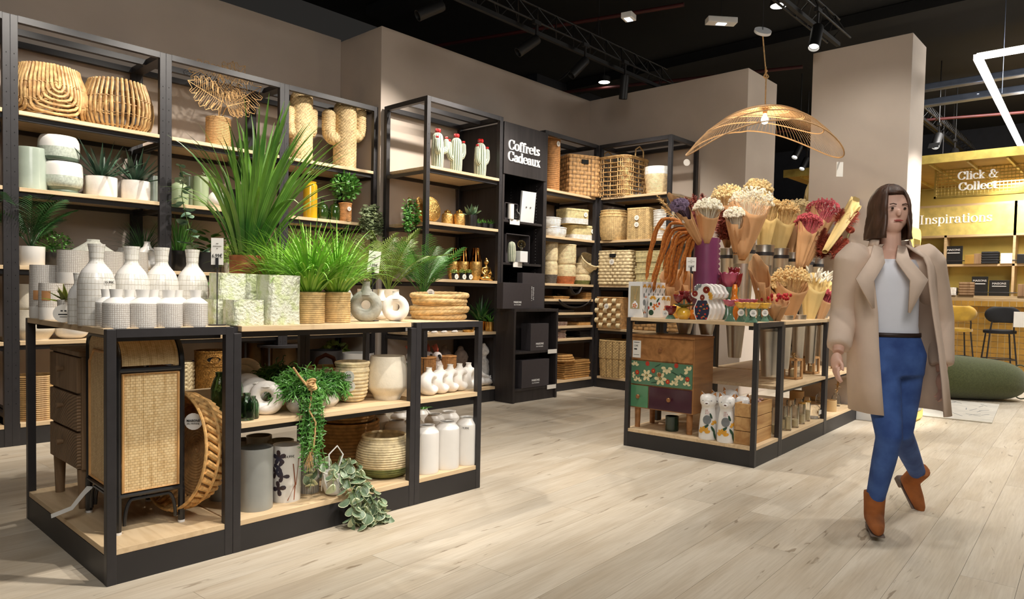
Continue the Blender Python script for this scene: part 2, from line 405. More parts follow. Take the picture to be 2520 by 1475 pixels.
#SPOTS
for k,(u,v,aim)in enumerate(((1085,15,(1.5,6,2)),(1320,98,(3.0,6,1.6)),(1440,150,(4.4,5.6,1.6)),(1538,190,(7.2,5.2,1)))):
 p=hit(u,v,z=3.72)
 spotlight(p,aim,.25,.05,['leftmost track spotlight, cut by the top edge of the view','spotlight second from left on the long truss, tilted left','third spotlight on the long truss, tilted left with a square flap','last spotlight of the long truss, hanging straight down'][k],k==2,lit=False)
p=hit(2012,70,z=3.74);spotlight(p,(5.4,2.4,.8),.24,.055,'big black spotlight just left of the pillar top')
p=hit(1965,390,z=2.9)
for u,v,lb in((1968,362,'small far spotlight in the gap, upper one'),(1985,392,'small far spotlight in the gap, lower one')):
 q=hit(u,v,z=3.55);spotlight(q,q+Vector((-.4,.1,-.6)),.22,.05,lb,stem=1)
for u,v,lb in((2310,335,'far spotlight with square white flap right of the pillar'),(2350,372,'far dark spotlight under the end of the far truss')):
 q=hit(u,v,z=3.6);spotlight(q,q+Vector((-.5,.0,-.5)),.26,.06,lb,shield=True,stem=1)
for u,v,lb,sz in((1487,202,'round lit ceiling lamp over the back corner',.085),(1916,14,'round lit ceiling lamp above the emergency light',.085)):
 q=hit(u,v,z=4.25);t=thing('ceiling_lamp',lb,'ceiling lamp',q,group='round lit downlights')
 MB().lathe([(0,.07),(sz,.07),(sz*1.06,0),(sz,-.005),(sz*.95,.0)],28).build('housing',m_rig,t)
 MB().lathe([(0,-.004),(sz*.95,-.004)],28).build('diffuser',m_disc,t)
 MB().tube([(0,0,.07),(0,0,.45)],.006,5).build('stem',m_rig,t)
for u,v,lb,a,W in((1547,41,'small white emergency light box further left',.2,.14),(1775,52,'larger white emergency light box left of the pendant lamp',-.75,.32)):
 q=hit(u,v,z=4.1);t=thing('emergency_light',lb,'emergency light',q,a)
 MB().box(-W/2,-.06,-.03,W/2,.06,.03).build('casing',m_white,t,smooth=False,bevel=.006)
 MB().box(-.05,-.03,-.034,.05,.03,-.0305).build('lit_lens',m_light('lens_glow%d'%u,(.8,.9,1),3),t,smooth=False)
 MB().tube([(0,0,.03),(0,0,.6)],.004,5).build('hanger',m_rig,t)
for a,b,lb in(((6.0,7.3,4.35),(6.9,4.0,4.35),'red sprinkler pipe crossing behind the long truss'),((8.1,7.4,4.2),(9.3,3.6,4.2),'second red sprinkler pipe, further back'),((11.5,6,4.0),(13.2,0,4.0),'red sprinkler pipe far back, right of the pillar')):
 tag(MB().tube([a,b],.022,10).build('sprinkler_pipe',m_pipe),lb,'pipe')
m_galv=M('galvanised_duct',s2l(120,130,150),.35,.7,var=.1)
for z,lb in((4.15,'upper pale cable tray far right under the ceiling'),(3.93,'lower pale cable tray far right under the ceiling')):
 tag(MB().box(11.2,-2,z,11.34,3.6,z+.09).build('cable_tray',m_galv,smooth=False,bevel=.01),lb,'cable tray')
tag(MB().box(5.2,-3,4.58,5.5,7.5,4.69).build('ceiling_beam',m_ceil,smooth=False),'black beam across the ceiling, nearest','beam')
tag(MB().box(9.2,-3,4.55,9.5,7.5,4.69).build('ceiling_beam',m_ceil,smooth=False),'black beam across the ceiling, behind the pillar','beam')
# LED frame
t=thing('led_light_frame','bright white rectangular tube light hung at the top right','hanging light',(0,0,3.45))
A=hit(2405,140,z=3.45);E_=hit(2520,375,z=3.45);A2=(A.x+6.5,A.y+(E_.y-A.y)/(E_.x-A.x)*6.5)
for nm,a,b in(('light_bar',(A.x,A.y),A2),('light_bar',(A.x,A.y),(A.x+.06,A.y-3.2)),('light_bar',A2,(A.x+6.55,A.y-3.2)),('light_bar',(A.x+.06,A.y-3.2),(A.x+6.55,A.y-3.2))):
 MB().bar((a[0],a[1],0),(b[0],b[1],0),.062,.05).build(nm,m_led,t,smooth=False)
for a in((A.x+1.6,A.y+.03),(A.x+5,A.y+.08),(A.x+.05,A.y-1.5)):
 MB().tube([(a[0],a[1],.03),(a[0],a[1],1.25)],.004,5).build('hanger_cable',m_galv,t)
# ---------------------------------------------------------------- shelving fixtures
PS=.045
def holes(b,x,y,z0,z1,ax):
 pass
def post(t,x0,y0,x1,y1,z0,z1):
 o=MB().box(x0,y0,z0,x1,y1,z1).build('post',m_metal,t,smooth=False,bevel=.002);return o
m_hole=M('post_hole',(.002,.002,.002),.9,var=0)
def wallunit(label,x0,y0,w,d,H,shelves,base=.155,rz=0,front_rail=True,group='wall shelving units',shm=None,side=None,hole=True):
# local: X along the front, Y into the wall
 t=thing('shelving_unit',label,'shelving',(x0,y0,0),rz,group)
 for px in(0,w-PS):
  for py in(0,d-PS):post(t,px,py,px+PS,py+PS,0,H)
  MB().box(px,PS,H-PS,px+PS,d-PS,H).build('side_rail',m_metal,t,smooth=False)
  MB().box(px+.008,PS,.2,px+PS-.008,d-PS,.2+.03).build('side_rail',m_metal,t,smooth=False)
 for py in(0,d*.45,d-PS):MB().box(PS,py,H-PS,w-PS,py+PS,H).build('top_rail',m_metal,t,smooth=False)
 b=MB()
 for i in range(28):
  z=.3+i*.09
  for px in(PS/2,w-PS/2):b.box(px-.0025,-.0006,z-.004,px+.0025,.001,z+.004)
 b.build('peg_holes',m_hole,t,smooth=False,kind='stuff')
 for z in shelves:
  MB().box(PS+.002,0,z-.028,w-PS-.002,d-.01,z).build('shelf',m_shelf,t,smooth=False,bevel=.002)
  for py in(.03,d-.06):MB().box(PS,py,z-.062,w-PS,py+.03,z-.029).build('shelf_support',m_metal,t,smooth=False)
  for px in(.006,w-.03):MB().box(px,PS,z-.075,px+.024,d-PS,z-.045).build('shelf_bracket',m_metal,t,smooth=False)
 MB().box(PS+.002,0,base-.028,w-PS-.002,d-.01,base).build('base_shelf',m_shelf,t,smooth=False,bevel=.002)
 MB().box(PS,.004,0,w-PS,.022,base-.029).build('plinth',m_plinth,t,smooth=False)
 MB().box(0,d-.012,0,w,d-.002,.15).build('back_plinth',m_plinth,t,smooth=False)
 if side:MB().box(w-.006,0.05,0,w+.012,d,H-.08).build('side_panel',m_blackwood,t,smooth=False)
 return t
AX,AY,AM=1.229,5.944,1.017
Z1,Z2,Z3,Z4,ZB=2.348,1.817,1.271,.737,.155
HH=2.996
for i in range(-1,3):
 wallunit(['shelving unit cut by the left edge of the picture','wall shelving unit with two coarse rattan baskets on top shelf','wall shelving unit with the wire leaf plant on top shelf','wall shelving unit with woven cacti on top shelf'][i+1],AX+i*AM,AY,AM,.66,HH,[Z1,Z2,Z3,Z4])
BX,BY,BW=4.303,5.201,1.031
wallunit('wall shelving unit with green ceramic cacti, right of the jog',BX,BY,BW,.67,HH,[Z1,Z2,Z3,Z4],side=True)
DX,DY,DW=6.036,5.22,1.018
wallunit('wall shelving unit of baskets and mats beside the black gift column',DX,DY,DW,.66,HH,[Z1,Z2,Z3,1.09,.93,.77,.62],base=.125)
EX,EY,EW=7.056,5.22,1.02
wallunit('end wall shelving unit of baskets facing the room',EX,EY,EW,.64,HH,[Z1,Z2,Z3,Z4],base=.14,rz=-pi/2)
# islands -------------------------------------------------------------
LX,LY,LW,LH=.897,2.929,1.147,.983
def islandunit(label,x0,y0,l,w,shelves,rz=0,rails=True,ends=False,top=True,base=.137,grp='low display island frames'):
 t=thing('display_table',label,'display table',(x0,y0,0),rz,grp);P=.034
 for px in(0,l-P):
  for py in(0,w-P):post(t,px,py,px+P,py+P,0,LH-.002 if rails else LH-.03)
 sm=m_shelfy
 if rails:
  for py in(0,w-P):MB().box(P,py,LH-.034,l-P,py+P,LH-.002).build('top_rail',m_metal,t,smooth=False)
  if top:MB().box(0,P+.001,LH-.024,l,w-P-.001,LH).build('table_top',sm,t,smooth=False,bevel=.0015)
 elif top:
  MB().box(P if not ends else 0,0,LH-.024,l-(P if not ends else 0),w,LH).build('table_top',m_shelf,t,smooth=False,bevel=.0015)
  for px in(0,l-P):MB().box(px,P,LH-.03,px+P,w-P,LH-.004).build('side_rail',m_metal,t,smooth=False)
 for py in(.05,w-.08):MB().box(P,py,LH-.052,l-P,py+.03,LH-.026).build('under_rail',m_metal,t,smooth=False)
 for z,y0_,y1_ in shelves:
  MB().box(P+.001,y0_,z-.024,l-P-.001,y1_,z).build('shelf',m_shelf,t,smooth=False,bevel=.0015)
  MB().box(P,y0_+.03,z-.05,l-P,y0_+.055,z-.025).build('shelf_support',m_metal,t,smooth=False)
  MB().box(P,y1_-.055,z-.05,l-P,y1_-.03,z-.025).build('shelf_support',m_metal,t,smooth=False)
 MB().box(P*.1,P*.1,base-.024,l-P*.1,w-P*.1,base).build('base_shelf',m_shelf if not ends else sm,t,smooth=False,bevel=.0015)
 for a in((P,.002,l-P,.018),(P,w-.018,l-P,w-.002),(.002,P,.018,w-P),(l-.018,P,l-.002,w-P)):
  MB().box(a[0],a[1],0,a[2],a[3],base-.025).build('plinth',m_plinth,t,smooth=False)
 return t
islandunit('left island end table with cabinet and rattan pedestal below',LX,LY,.486,LW,[],ends=True)
islandunit('left island middle table with two shelves',LX+.487,LY,.989,LW,[(.563,0.0,LW)],rails=False)
islandunit('left island right end table with tall white jars',LX+1.477,LY,.491,LW,[(.569,0.0,LW)])
RXY=Vector((4.52,1.987,0));RPH=.051;RW=1.022
RM=Matrix.Translation(RXY)@Matrix.Rotation(RPH,4,'Z');RI=RM.inverted()
def rp(x,y,z=0):return RM@Vector((x,y,z))
islandunit('right island end table with the painted dresser below',*rp(0,0).xy,.495,RW,[],rz=RPH,grp='right island frames')
islandunit('right island middle table carrying zinc buckets',*rp(.496,0).xy,1.09,RW,[(.50,0,RW)],rz=RPH,rails=False,grp='right island frames')
islandunit('right island last table touching the pillar',*rp(1.587,0).xy,1.0,RW,[(.50,0,RW)],rz=RPH,rails=False,grp='right island frames')
# black gift column
CXa,CXb=5.339,6.03
t=thing('gift_bookcase','tall black bookcase column with white lettering on its header','bookcase',(CXa,5.2,0));W=CXb-CXa
for px in(0,W-.03):MB().box(px,0,0,px+.03,.64,2.94).build('side_panel',m_blackwood,t,smooth=False,bevel=.002)
MB().box(.03,.62,0,W-.03,.64,2.9).build('back_panel',m_blackwood,t,smooth=False)
MB().box(0.0,-.012,2.41,W,.008,2.955).build('header_board',m_blackwood,t,smooth=False,bevel=.002)
MB().box(.03,.01,2.92,W-.03,.62,2.945).build('top_board',m_blackwood,t,smooth=False)
for z in(1.93,1.475,.96):MB().box(.03,.01,z-.025,W-.03,.62,z).build('shelf',m_blackwood,t,smooth=False,bevel=.002)
b=MB()
for z in np.arange(1.0,2.38,.035):
 for yy in(.1,.5):b.box(W-.0305,yy,z-.004,W-.0295,yy+.008,z+.004)
b.build('peg_holes',M('pale_hole',(.3,.3,.3),.8),t,smooth=False,kind='stuff')
t=thing('low_cabinet','low black open cabinet standing before the gift column','cabinet',(5.275,4.935,0));W2=.715;D2=.26
for px in(0,W2-.03):MB().box(px,0,0,px+.03,D2,.955).build('side_panel',m_blackwood,t,smooth=False,bevel=.002)
MB().box(-.0,0,.955,W2,D2,.985).build('top_board',m_blackwood,t,smooth=False,bevel=.002)
MB().box(.03,D2-.02,.0,W2-.03,D2,.955).build('back_panel',m_blackwood,t,smooth=False)
for z in(.145,.535):MB().box(.03,.012,z-.025,W2-.03,D2-.02,z).build('shelf',m_blackwood,t,smooth=False,bevel=.002)
MB().box(.03,.02,0,W2-.03,.035,.12).build('plinth',m_blackwood,t,smooth=False)
for z,u in((.535,1352),(.145,1352)):
 MB().box(W2-.17,-.004,z-.04,W2-.02,-.001,z+.005).build('price_strip',m_paper,t,smooth=False)
# ================================================================ kit of shapes
def along(u,P0,d):
 k=(u-CX)/F;a=R2-k*fwd;P0=Vector(P0);d=Vector(d)
 return P0+d*(-a.dot(P0-Vector((0,0,CH)))/a.dot(d))
def item(u,wp,v,P0,d=(1,0,0)):
# centre column u, width wp, top row v (photo pixels) for something standing on the line P0 + s d
 p=along(u,P0,d);return p,wp*mpp(p)/2,zat(p.x,p.y,v)-p.z
def text(s,size,parent,mat,Mx,name='printed_text',ext=.0006,align='CENTER',sx=1,bold=0):
 cu=bpy.data.curves.new(name,'FONT');cu.body=s;cu.size=size;cu.extrude=ext;cu.align_x=align;cu.align_y='CENTER';cu.resolution_u=2;cu.offset=bold
 o=bpy.data.objects.new(name,cu);me=bpy.data.meshes.new_from_object(o);bpy.data.objects.remove(o)
 n=bpy.data.objects.new(name,me);COL.objects.link(n);me.materials.append(mat)
 me.transform(Mx@Matrix.Scale(sx,4,(1,0,0)));n.parent=parent;return n
XZ=Matrix.Rotation(pi/2,4,'X') # text plane -> standing, facing local -Y
# ---- heavy contrast serif lettering drawn with an elliptical pen
def arc(cx,cy,rx,ry,a0,a1,n=14):return[(cx+rx*cos(radians(a0+(a1-a0)*i/n)),cy+ry*sin(radians(a0+(a1-a0)*i/n)))for i in range(n+1)]
GL={
'C':(.62,[arc(.33,.35,.27,.34,48,312),[(.55,.68),(.55,.46)],[(.53,.22),(.53,.1)]]),
'o':(.5,[arc(.25,.24,.19,.24,0,360,22)]),
'c':(.44,[arc(.25,.24,.19,.24,60,315)],[(.37,.37)]),
'e':(.47,[arc(.25,.24,.19,.24,0,318),[(.07,.26),(.44,.26)]]),
'f':(.33,[[(.14,0),(.14,.56)],arc(.27,.56,.13,.13,180,70),[(.03,.47),(.3,.47)],[(.04,0),(.26,0)]],[(.33,.62)]),
'r':(.40,[[(.13,0),(.13,.47)],arc(.27,.33,.14,.14,180,80),[(.03,.0),(.25,0)],[(.04,.47),(.13,.47)]],[(.33,.40)]),
't':(.34,[[(.15,.1),(.15,.62)],arc(.25,.11,.10,.11,180,330),[(.02,.47),(.3,.47)]]),
's':(.38,[arc(.19,.36,.12,.11,30,270),arc(.19,.13,.13,.12,90,-150),[(.11,.32),(.28,.17)],[(.31,.46),(.31,.36)],[(.06,.13),(.06,.02)]]),
'a':(.47,[[(.34,.07),(.34,.34)],arc(.21,.36,.13,.11,0,150),arc(.19,.13,.13,.13,70,300),[(.19,.25),(.34,.28)],arc(.41,.07,.07,.06,180,320)],[(.12,.37)]),
'd':(.5,[arc(.21,.24,.16,.24,0,360,20),[(.38,0),(.38,.7)],[(.28,.7),(.38,.7)],[(.38,0),(.47,0)]]),
'u':(.52,[[(.12,.13),(.12,.47)],arc(.24,.13,.12,.13,180,340),[(.39,0),(.39,.47)],[(.03,.47),(.12,.47)],[(.3,.47),(.39,.47)],[(.39,0),(.48,0)]]),
'x':(.46,[[(.07,.47),(.37,0)],'thin',[(.37,.47),(.07,0)],[(.0,.47),(.19,.47)],[(.29,.47),(.44,.47)],[(0,0),(.16,0)],[(.26,0),(.46,0)]]),
'l':(.27,[[(.14,0),(.14,.7)],[(.03,.7),(.14,.7)],[(.03,0),(.25,0)]]),
'i':(.27,[[(.14,0),(.14,.47)],[(.03,.47),(.14,.47)],[(.03,0),(.25,0)]],[(.13,.62)]),
'k':(.5,[[(.13,0),(.13,.7)],[(.03,.7),(.13,.7)],[(.02,0),(.24,0)],[(.22,.25),(.39,0)],'thin',[(.13,.15),(.38,.47)],[(.3,.47),(.46,.47)],[(.29,0),(.48,0)]]),
'n':(.54,[[(.13,0),(.13,.47)],arc(.27,.33,.14,.14,180,0),[(.41,0),(.41,.33)],[(.03,.47),(.13,.47)],[(.03,0),(.23,0)],[(.31,0),(.51,0)]]),
'm':(.8,[[(.13,0),(.13,.47)],arc(.26,.33,.13,.14,180,0,8),[(.39,0),(.39,.33)],arc(.52,.33,.13,.14,180,0,8),[(.65,0),(.65,.33)],[(.03,.47),(.13,.47)],[(.03,0),(.23,0)],[(.31,0),(.47,0)],[(.57,0),(.75,0)]]),
'p':(.5,[[(.13,-.2),(.13,.47)],arc(.29,.24,.16,.24,0,360,20),[(.03,.47),(.13,.47)],[(.02,-.2),(.25,-.2)]]),
'I':(.36,[[(.17,0),(.17,.68)],[(.04,.68),(.3,.68)],[(.04,0),(.3,0)]]),
'&':(.74,[arc(.3,.52,.13,.16,-30,240),[(.2,.42),(.5,.02)],arc(.25,.18,.2,.18,110,330),'thin',[(.42,.1),(.6,.4)],[(.5,.4),(.7,.4)],[(.48,.0),(.66,0)]]),
' ':(.28,[])}
def serif(sx,h,parent,mat,Mx,name='letter',pen=.058,thin=.013,depth=.012,right=0):
# each letter is one mesh standing in local XZ, facing -Y
 wd=sum(GL[c][0]for c in sx)*h;x=-wd if right else-wd/2;S_=h
 for ch in sx:
  g=GL[ch];b=MB();ax=pen
  def seg(P,a,bb):
   off=[]
   for i,p in enumerate(P):
    q0,q1=P[max(i-1,0)],P[min(i+1,len(P)-1)];tx,ty=q1[0]-q0[0],q1[1]-q0[1];L=hypot(tx,ty)or 1
    nx,ny=-ty/L,tx/L;k=sqrt(a*a*nx*nx+bb*bb*ny*ny)or 1
    off.append((a*a*nx/k,bb*bb*ny/k))
   for i in range(len(P)-1):
    q=[(P[i][0]+off[i][0],P[i][1]+off[i][1]),(P[i+1][0]+off[i+1][0],P[i+1][1]+off[i+1][1]),(P[i+1][0]-off[i+1][0],P[i+1][1]-off[i+1][1]),(P[i][0]-off[i][0],P[i][1]-off[i][1])]
    b.prism([(x+c*S_,d*S_)for c,d in q],depth,Mx)
  for p in g[1]:
   if p=='thin':ax=thin*1.3;continue
   seg(p,ax,thin)
  if len(g)>2:
   for q in g[2]:b.prism([(x+(q[0]+.06*cos(a*pi/5))*S_,(q[1]+.06*sin(a*pi/5))*S_)for a in range(10)],depth,Mx)
  if b.v:b.build(name,mat,parent,smooth=False)
  x+=g[0]*S_
def logo(parent,Mx,s,mat,second='DU MONDE'):
 text('MAISONS',s,parent,mat,Mx,'printed_name',bold=s*.02);text(second,s*.62,parent,mat,Mx@Matrix.Translation((0,-s*.95,0)),'printed_name',sx=1.15)
def disc_tag(parent,Mx,r=.03,name='round_tag'):
# paper disc lying in the local XZ plane of Mx, facing -Y, with its little print
 b=MB();b.prism([(r*cos(a*pi/9),r*sin(a*pi/9))for a in range(18)],.0012,Mx);o=b.build(name,m_paper,parent,smooth=False)
 q=Mx@Matrix.Translation((0,-.0006,0))@XZ
 b=MB()
 for k,(x,y,w_,h_)in enumerate(((-.15,.3,.22,.14),(.2,.3,.22,.16),(0,-.1,.95,.13),(0,-.38,.7,.07))):
  b.add([q@Vector(((x+a*w_/2)*r,(y+c*h_/2)*r,0))for a,c in((-1,-1),(1,-1),(1,1),(-1,1))],[(0,1,2,3)])
 b.build('tag_print',m_ink,parent,smooth=False);return o
def T(x,y,z):return Matrix.Translation((x,y,z))
def RZ(a):return Matrix.Rotation(a,4,'Z')
def RX(a):return Matrix.Rotation(a,4,'X')
def RY(a):return Matrix.Rotation(a,4,'Y')
def smoothprof(P,n=5):
# Catmull-Rom through the profile points
 out=[];P=list(P);N=len(P)
 for i in range(N-1):
  p0,p1,p2,p3=P[max(i-1,0)],P[i],P[i+1],P[min(i+2,N-1)]
  for k in range(n):
   t=k/n
   out.append(tuple(.5*(2*p1[j]+(p2[j]-p0[j])*t+(2*p0[j]-5*p1[j]+4*p2[j]-p3[j])*t*t+(3*p1[j]-p0[j]-3*p2[j]+p3[j])*t**3)for j in(0,1)))
 out.append(P[-1]);return[(max(0,r),z)for r,z in out]
def vase(name,label,cat,p,r,H,prof,mat,group=None,n=40,smooth=True,th=.006,inner=None,rz=0,part='body',sx=1,sy=1,depth=.5,disp=None,cs=False):
# prof: (r fraction of r, z fraction of H); an inner wall is added from the rim down
 P=[(a*r,b*H)for a,b in prof];P=smoothprof(P)if smooth else P
 zr=P[-1][1];rt=P[-1][0]
 P=[(0,P[0][1])]+P+[(max(rt-th,.002),zr)]
 inn=[(max(a-th,.002),b)for a,b in reversed(P[1:-1])if b>H*depth and b<zr-th]
 P+=inn+[(0,inn[-1][1]if inn else zr-.01)]
 t=thing(name,label,cat,p,rz,group)
 MB().lathe(P,n,sx=sx,sy=sy,disp=disp,cs=cs).build(part,mat,t)
 return t
# ---- woven baskets
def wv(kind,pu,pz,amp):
 def f(s,z,edge=0): # s: distance round the wall, z: height -> (bump, painted groove shade)
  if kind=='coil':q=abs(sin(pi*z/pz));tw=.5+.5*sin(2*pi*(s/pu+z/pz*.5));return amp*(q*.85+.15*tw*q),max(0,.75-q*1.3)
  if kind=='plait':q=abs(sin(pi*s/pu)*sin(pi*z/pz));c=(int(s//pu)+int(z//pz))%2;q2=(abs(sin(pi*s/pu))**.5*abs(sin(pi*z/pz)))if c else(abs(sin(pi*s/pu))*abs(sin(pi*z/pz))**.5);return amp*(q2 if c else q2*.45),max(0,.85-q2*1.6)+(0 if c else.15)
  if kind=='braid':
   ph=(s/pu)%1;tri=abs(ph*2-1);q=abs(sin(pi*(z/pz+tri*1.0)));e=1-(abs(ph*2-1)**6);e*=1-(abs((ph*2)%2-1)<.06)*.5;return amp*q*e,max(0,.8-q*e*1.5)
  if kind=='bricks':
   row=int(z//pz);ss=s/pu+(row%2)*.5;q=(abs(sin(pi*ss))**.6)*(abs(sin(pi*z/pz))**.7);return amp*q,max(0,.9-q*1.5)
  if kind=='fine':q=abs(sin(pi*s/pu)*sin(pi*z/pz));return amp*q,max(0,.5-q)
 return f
def superr(a,rx,ry,e):
 c,s=abs(cos(a))**(2/e),abs(sin(a))**(2/e)
 return rx*c*(1 if cos(a)>=0 else-1),ry*s*(1 if sin(a)>=0 else-1)
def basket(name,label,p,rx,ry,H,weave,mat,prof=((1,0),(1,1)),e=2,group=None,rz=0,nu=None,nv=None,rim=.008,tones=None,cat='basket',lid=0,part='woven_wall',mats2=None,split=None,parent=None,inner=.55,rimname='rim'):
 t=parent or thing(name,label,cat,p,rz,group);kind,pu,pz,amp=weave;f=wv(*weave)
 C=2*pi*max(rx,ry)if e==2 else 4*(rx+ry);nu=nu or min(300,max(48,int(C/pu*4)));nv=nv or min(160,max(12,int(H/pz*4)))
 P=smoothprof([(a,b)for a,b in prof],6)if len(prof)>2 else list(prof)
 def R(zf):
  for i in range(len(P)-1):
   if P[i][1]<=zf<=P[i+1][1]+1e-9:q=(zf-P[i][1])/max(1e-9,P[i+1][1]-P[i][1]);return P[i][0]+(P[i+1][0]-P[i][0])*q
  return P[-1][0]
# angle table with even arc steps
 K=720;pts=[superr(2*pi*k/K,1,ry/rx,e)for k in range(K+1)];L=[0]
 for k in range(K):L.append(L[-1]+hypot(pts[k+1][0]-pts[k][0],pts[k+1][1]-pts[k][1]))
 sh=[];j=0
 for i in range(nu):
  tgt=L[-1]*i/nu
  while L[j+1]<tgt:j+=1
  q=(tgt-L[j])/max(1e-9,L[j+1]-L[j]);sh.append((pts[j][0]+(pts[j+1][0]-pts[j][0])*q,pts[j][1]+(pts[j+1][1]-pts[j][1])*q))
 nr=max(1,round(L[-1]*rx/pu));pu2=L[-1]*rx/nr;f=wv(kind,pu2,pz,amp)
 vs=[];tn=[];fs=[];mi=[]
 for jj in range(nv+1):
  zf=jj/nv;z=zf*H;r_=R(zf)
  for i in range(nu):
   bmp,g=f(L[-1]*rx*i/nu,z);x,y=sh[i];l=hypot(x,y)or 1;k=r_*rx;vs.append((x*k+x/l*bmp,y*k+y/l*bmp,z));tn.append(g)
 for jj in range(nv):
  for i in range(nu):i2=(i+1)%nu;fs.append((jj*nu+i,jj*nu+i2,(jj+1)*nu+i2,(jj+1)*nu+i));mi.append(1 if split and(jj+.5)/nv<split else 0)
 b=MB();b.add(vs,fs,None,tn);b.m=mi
# bottom and inner wall, toned darker for the shade inside
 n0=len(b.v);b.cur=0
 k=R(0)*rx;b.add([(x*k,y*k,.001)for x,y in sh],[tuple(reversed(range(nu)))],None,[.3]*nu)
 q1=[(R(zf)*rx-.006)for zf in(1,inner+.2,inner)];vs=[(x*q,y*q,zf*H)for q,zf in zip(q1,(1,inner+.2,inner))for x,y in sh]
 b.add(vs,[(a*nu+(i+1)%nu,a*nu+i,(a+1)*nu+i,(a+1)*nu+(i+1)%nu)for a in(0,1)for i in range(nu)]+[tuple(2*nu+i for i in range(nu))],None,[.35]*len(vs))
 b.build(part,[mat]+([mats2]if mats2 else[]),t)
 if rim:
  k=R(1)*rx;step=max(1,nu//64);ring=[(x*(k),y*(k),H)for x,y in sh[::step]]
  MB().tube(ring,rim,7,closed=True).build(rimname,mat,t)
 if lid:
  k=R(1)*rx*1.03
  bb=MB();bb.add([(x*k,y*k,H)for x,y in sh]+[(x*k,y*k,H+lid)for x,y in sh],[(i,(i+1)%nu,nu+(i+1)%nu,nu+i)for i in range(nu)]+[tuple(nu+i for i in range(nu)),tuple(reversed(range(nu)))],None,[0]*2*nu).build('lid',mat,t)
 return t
m_seagrass=Mtone('seagrass',s2l(205,175,122),s2l(96,62,30),rnd=.08)
m_hyacinth=Mtone('water_hyacinth',s2l(190,148,96),s2l(70,42,20),rnd=.08)
m_cornhusk=Mtone('corn_husk',s2l(226,206,165),s2l(140,110,72),rnd=.05)
m_palegrass=Mtone('pale_grass',s2l(214,200,150),s2l(120,100,60),rnd=.05)
m_brownrope=Mtone('brown_rope',s2l(196,140,84),s2l(90,50,24),rnd=.08)
m_whiterope=Mtone('white_rope',s2l(232,228,220),s2l(165,155,145))
m_sandrope=Mtone('sand_rope',s2l(214,190,150),s2l(130,102,70))
m_greenhusk=Mtone('green_husk',s2l(110,116,62),s2l(50,55,30))
m_blackhusk=Mtone('grey_husk',s2l(90,84,78),s2l(40,36,34))
m_rusthusk=Mtone('rust_husk',s2l(190,110,62),s2l(100,52,28))
m_rattan=M('rattan_cane',s2l(180,134,82),.5,var=.22,scale=22,c2=s2l(218,182,124),rnd=.1,bump=.1,bscale=90)
m_jute=M('jute',s2l(196,158,108),.85,var=.2,scale=60,bump=.3,bscale=260)
m_soil=M('soil',(.02,.013,.008),.95)
m_whitecer=M('white_ceramic',s2l(236,233,228),.35,var=.015,coat=.25)
m_mattwhite=M('matt_white_ceramic',s2l(238,232,224),.75,var=.03,scale=30,bump=.08,bscale=150)
m_cream=M('cream_ceramic',s2l(230,220,200),.7,var=.03,scale=30,bump=.12,bscale=120)
m_greycer=M('grey_ceramic',s2l(150,152,148),.3,var=.05,coat=.4)
m_stone=M('stone_grey',s2l(160,160,150),.8,var=.08,scale=50,bump=.15,bscale=120)
m_sage=M('sage_glaze',s2l(170,182,168),.28,var=.08,scale=5,coat=.5)
m_sagedark=M('moss_glaze',s2l(92,108,92),.35,var=.15,scale=12,coat=.3)
m_speck=M('speckled_sage',s2l(178,186,174),.4,var=.15,scale=70,coat=.3)
m_blackpot=M('black_pot',s2l(30,30,30),.35,var=.1,coat=.2)
m_gold=M('gold_metal',s2l(205,165,95),.25,1,var=.12,scale=20)
m_goldham=M('hammered_gold',s2l(200,162,98),.32,1,var=.2,scale=40,bump=.8,bscale=90)
m_bronze=M('bronze_glass',s2l(120,84,50),.12,.9,var=.1)
m_paleglass=Mglass('rippled_glass',s2l(250,254,238),.05,.8,80)
def paint_glow(m,a,b_,f):  # pale diffuse mottle stands in for light refracted in the glass
 t=m.node_tree;N=t.nodes;d=N.new('ShaderNodeBsdfDiffuse');tc=N.new('ShaderNodeTexCoord');no=N.new('ShaderNodeTexNoise');no.inputs['Scale'].default_value=22;no.inputs['Detail'].default_value=5;lk(t,tc.outputs['Object'],no.inputs[0]);rp=N.new('ShaderNodeValToRGB');rp.color_ramp.elements[0].position=.38;rp.color_ramp.elements[0].color=col4(a);rp.color_ramp.elements[1].position=.54;rp.color_ramp.elements[1].color=col4(b_);lk(t,no.outputs[0],rp.inputs[0]);lk(t,rp.outputs[0],d.inputs[0])
 bp=[n for n in N if n.type=='BUMP'][0];lk(t,bp.outputs[0],d.inputs['Normal']);mx=N.new('ShaderNodeMixShader');mx.inputs[0].default_value=f;o=N['Material Output'];src=o.inputs['Surface'].links[0].from_socket;lk(t,src,mx.inputs[1]);lk(t,d.outputs[0],mx.inputs[2]);lk(t,mx.outputs[0],o.inputs['Surface'])
paint_glow(m_paleglass,s2l(226,236,186),s2l(250,252,232),.72)
m_greenglass=Mglass('green_glass',s2l(150,180,150),.05,.3,20)
m_clear=Mglass('clear_glass',(.97,.98,.97),.02)
def leafm(name,c,c2=None,rough=.4,rnd=.0,var=.25,scale=10,stripe=None):
 return M(name,c,rough,var=var,scale=scale,c2=c2,rnd=rnd,coat=.05)
m_leafdark=leafm('leaf_dark',s2l(38,78,40),s2l(62,110,52),rnd=.15)
m_leafmid=leafm('leaf_mid',s2l(58,118,46),s2l(104,162,64),rnd=.15)
m_leafbright=leafm('leaf_bright',s2l(104,168,44),s2l(150,204,70),rnd=.1)
m_leafolive=leafm('leaf_olive',s2l(112,140,58),s2l(158,178,84),rnd=.1)
m_leafgrey=leafm('leaf_eucalyptus',s2l(96,134,112),s2l(140,168,140),rnd=.2)
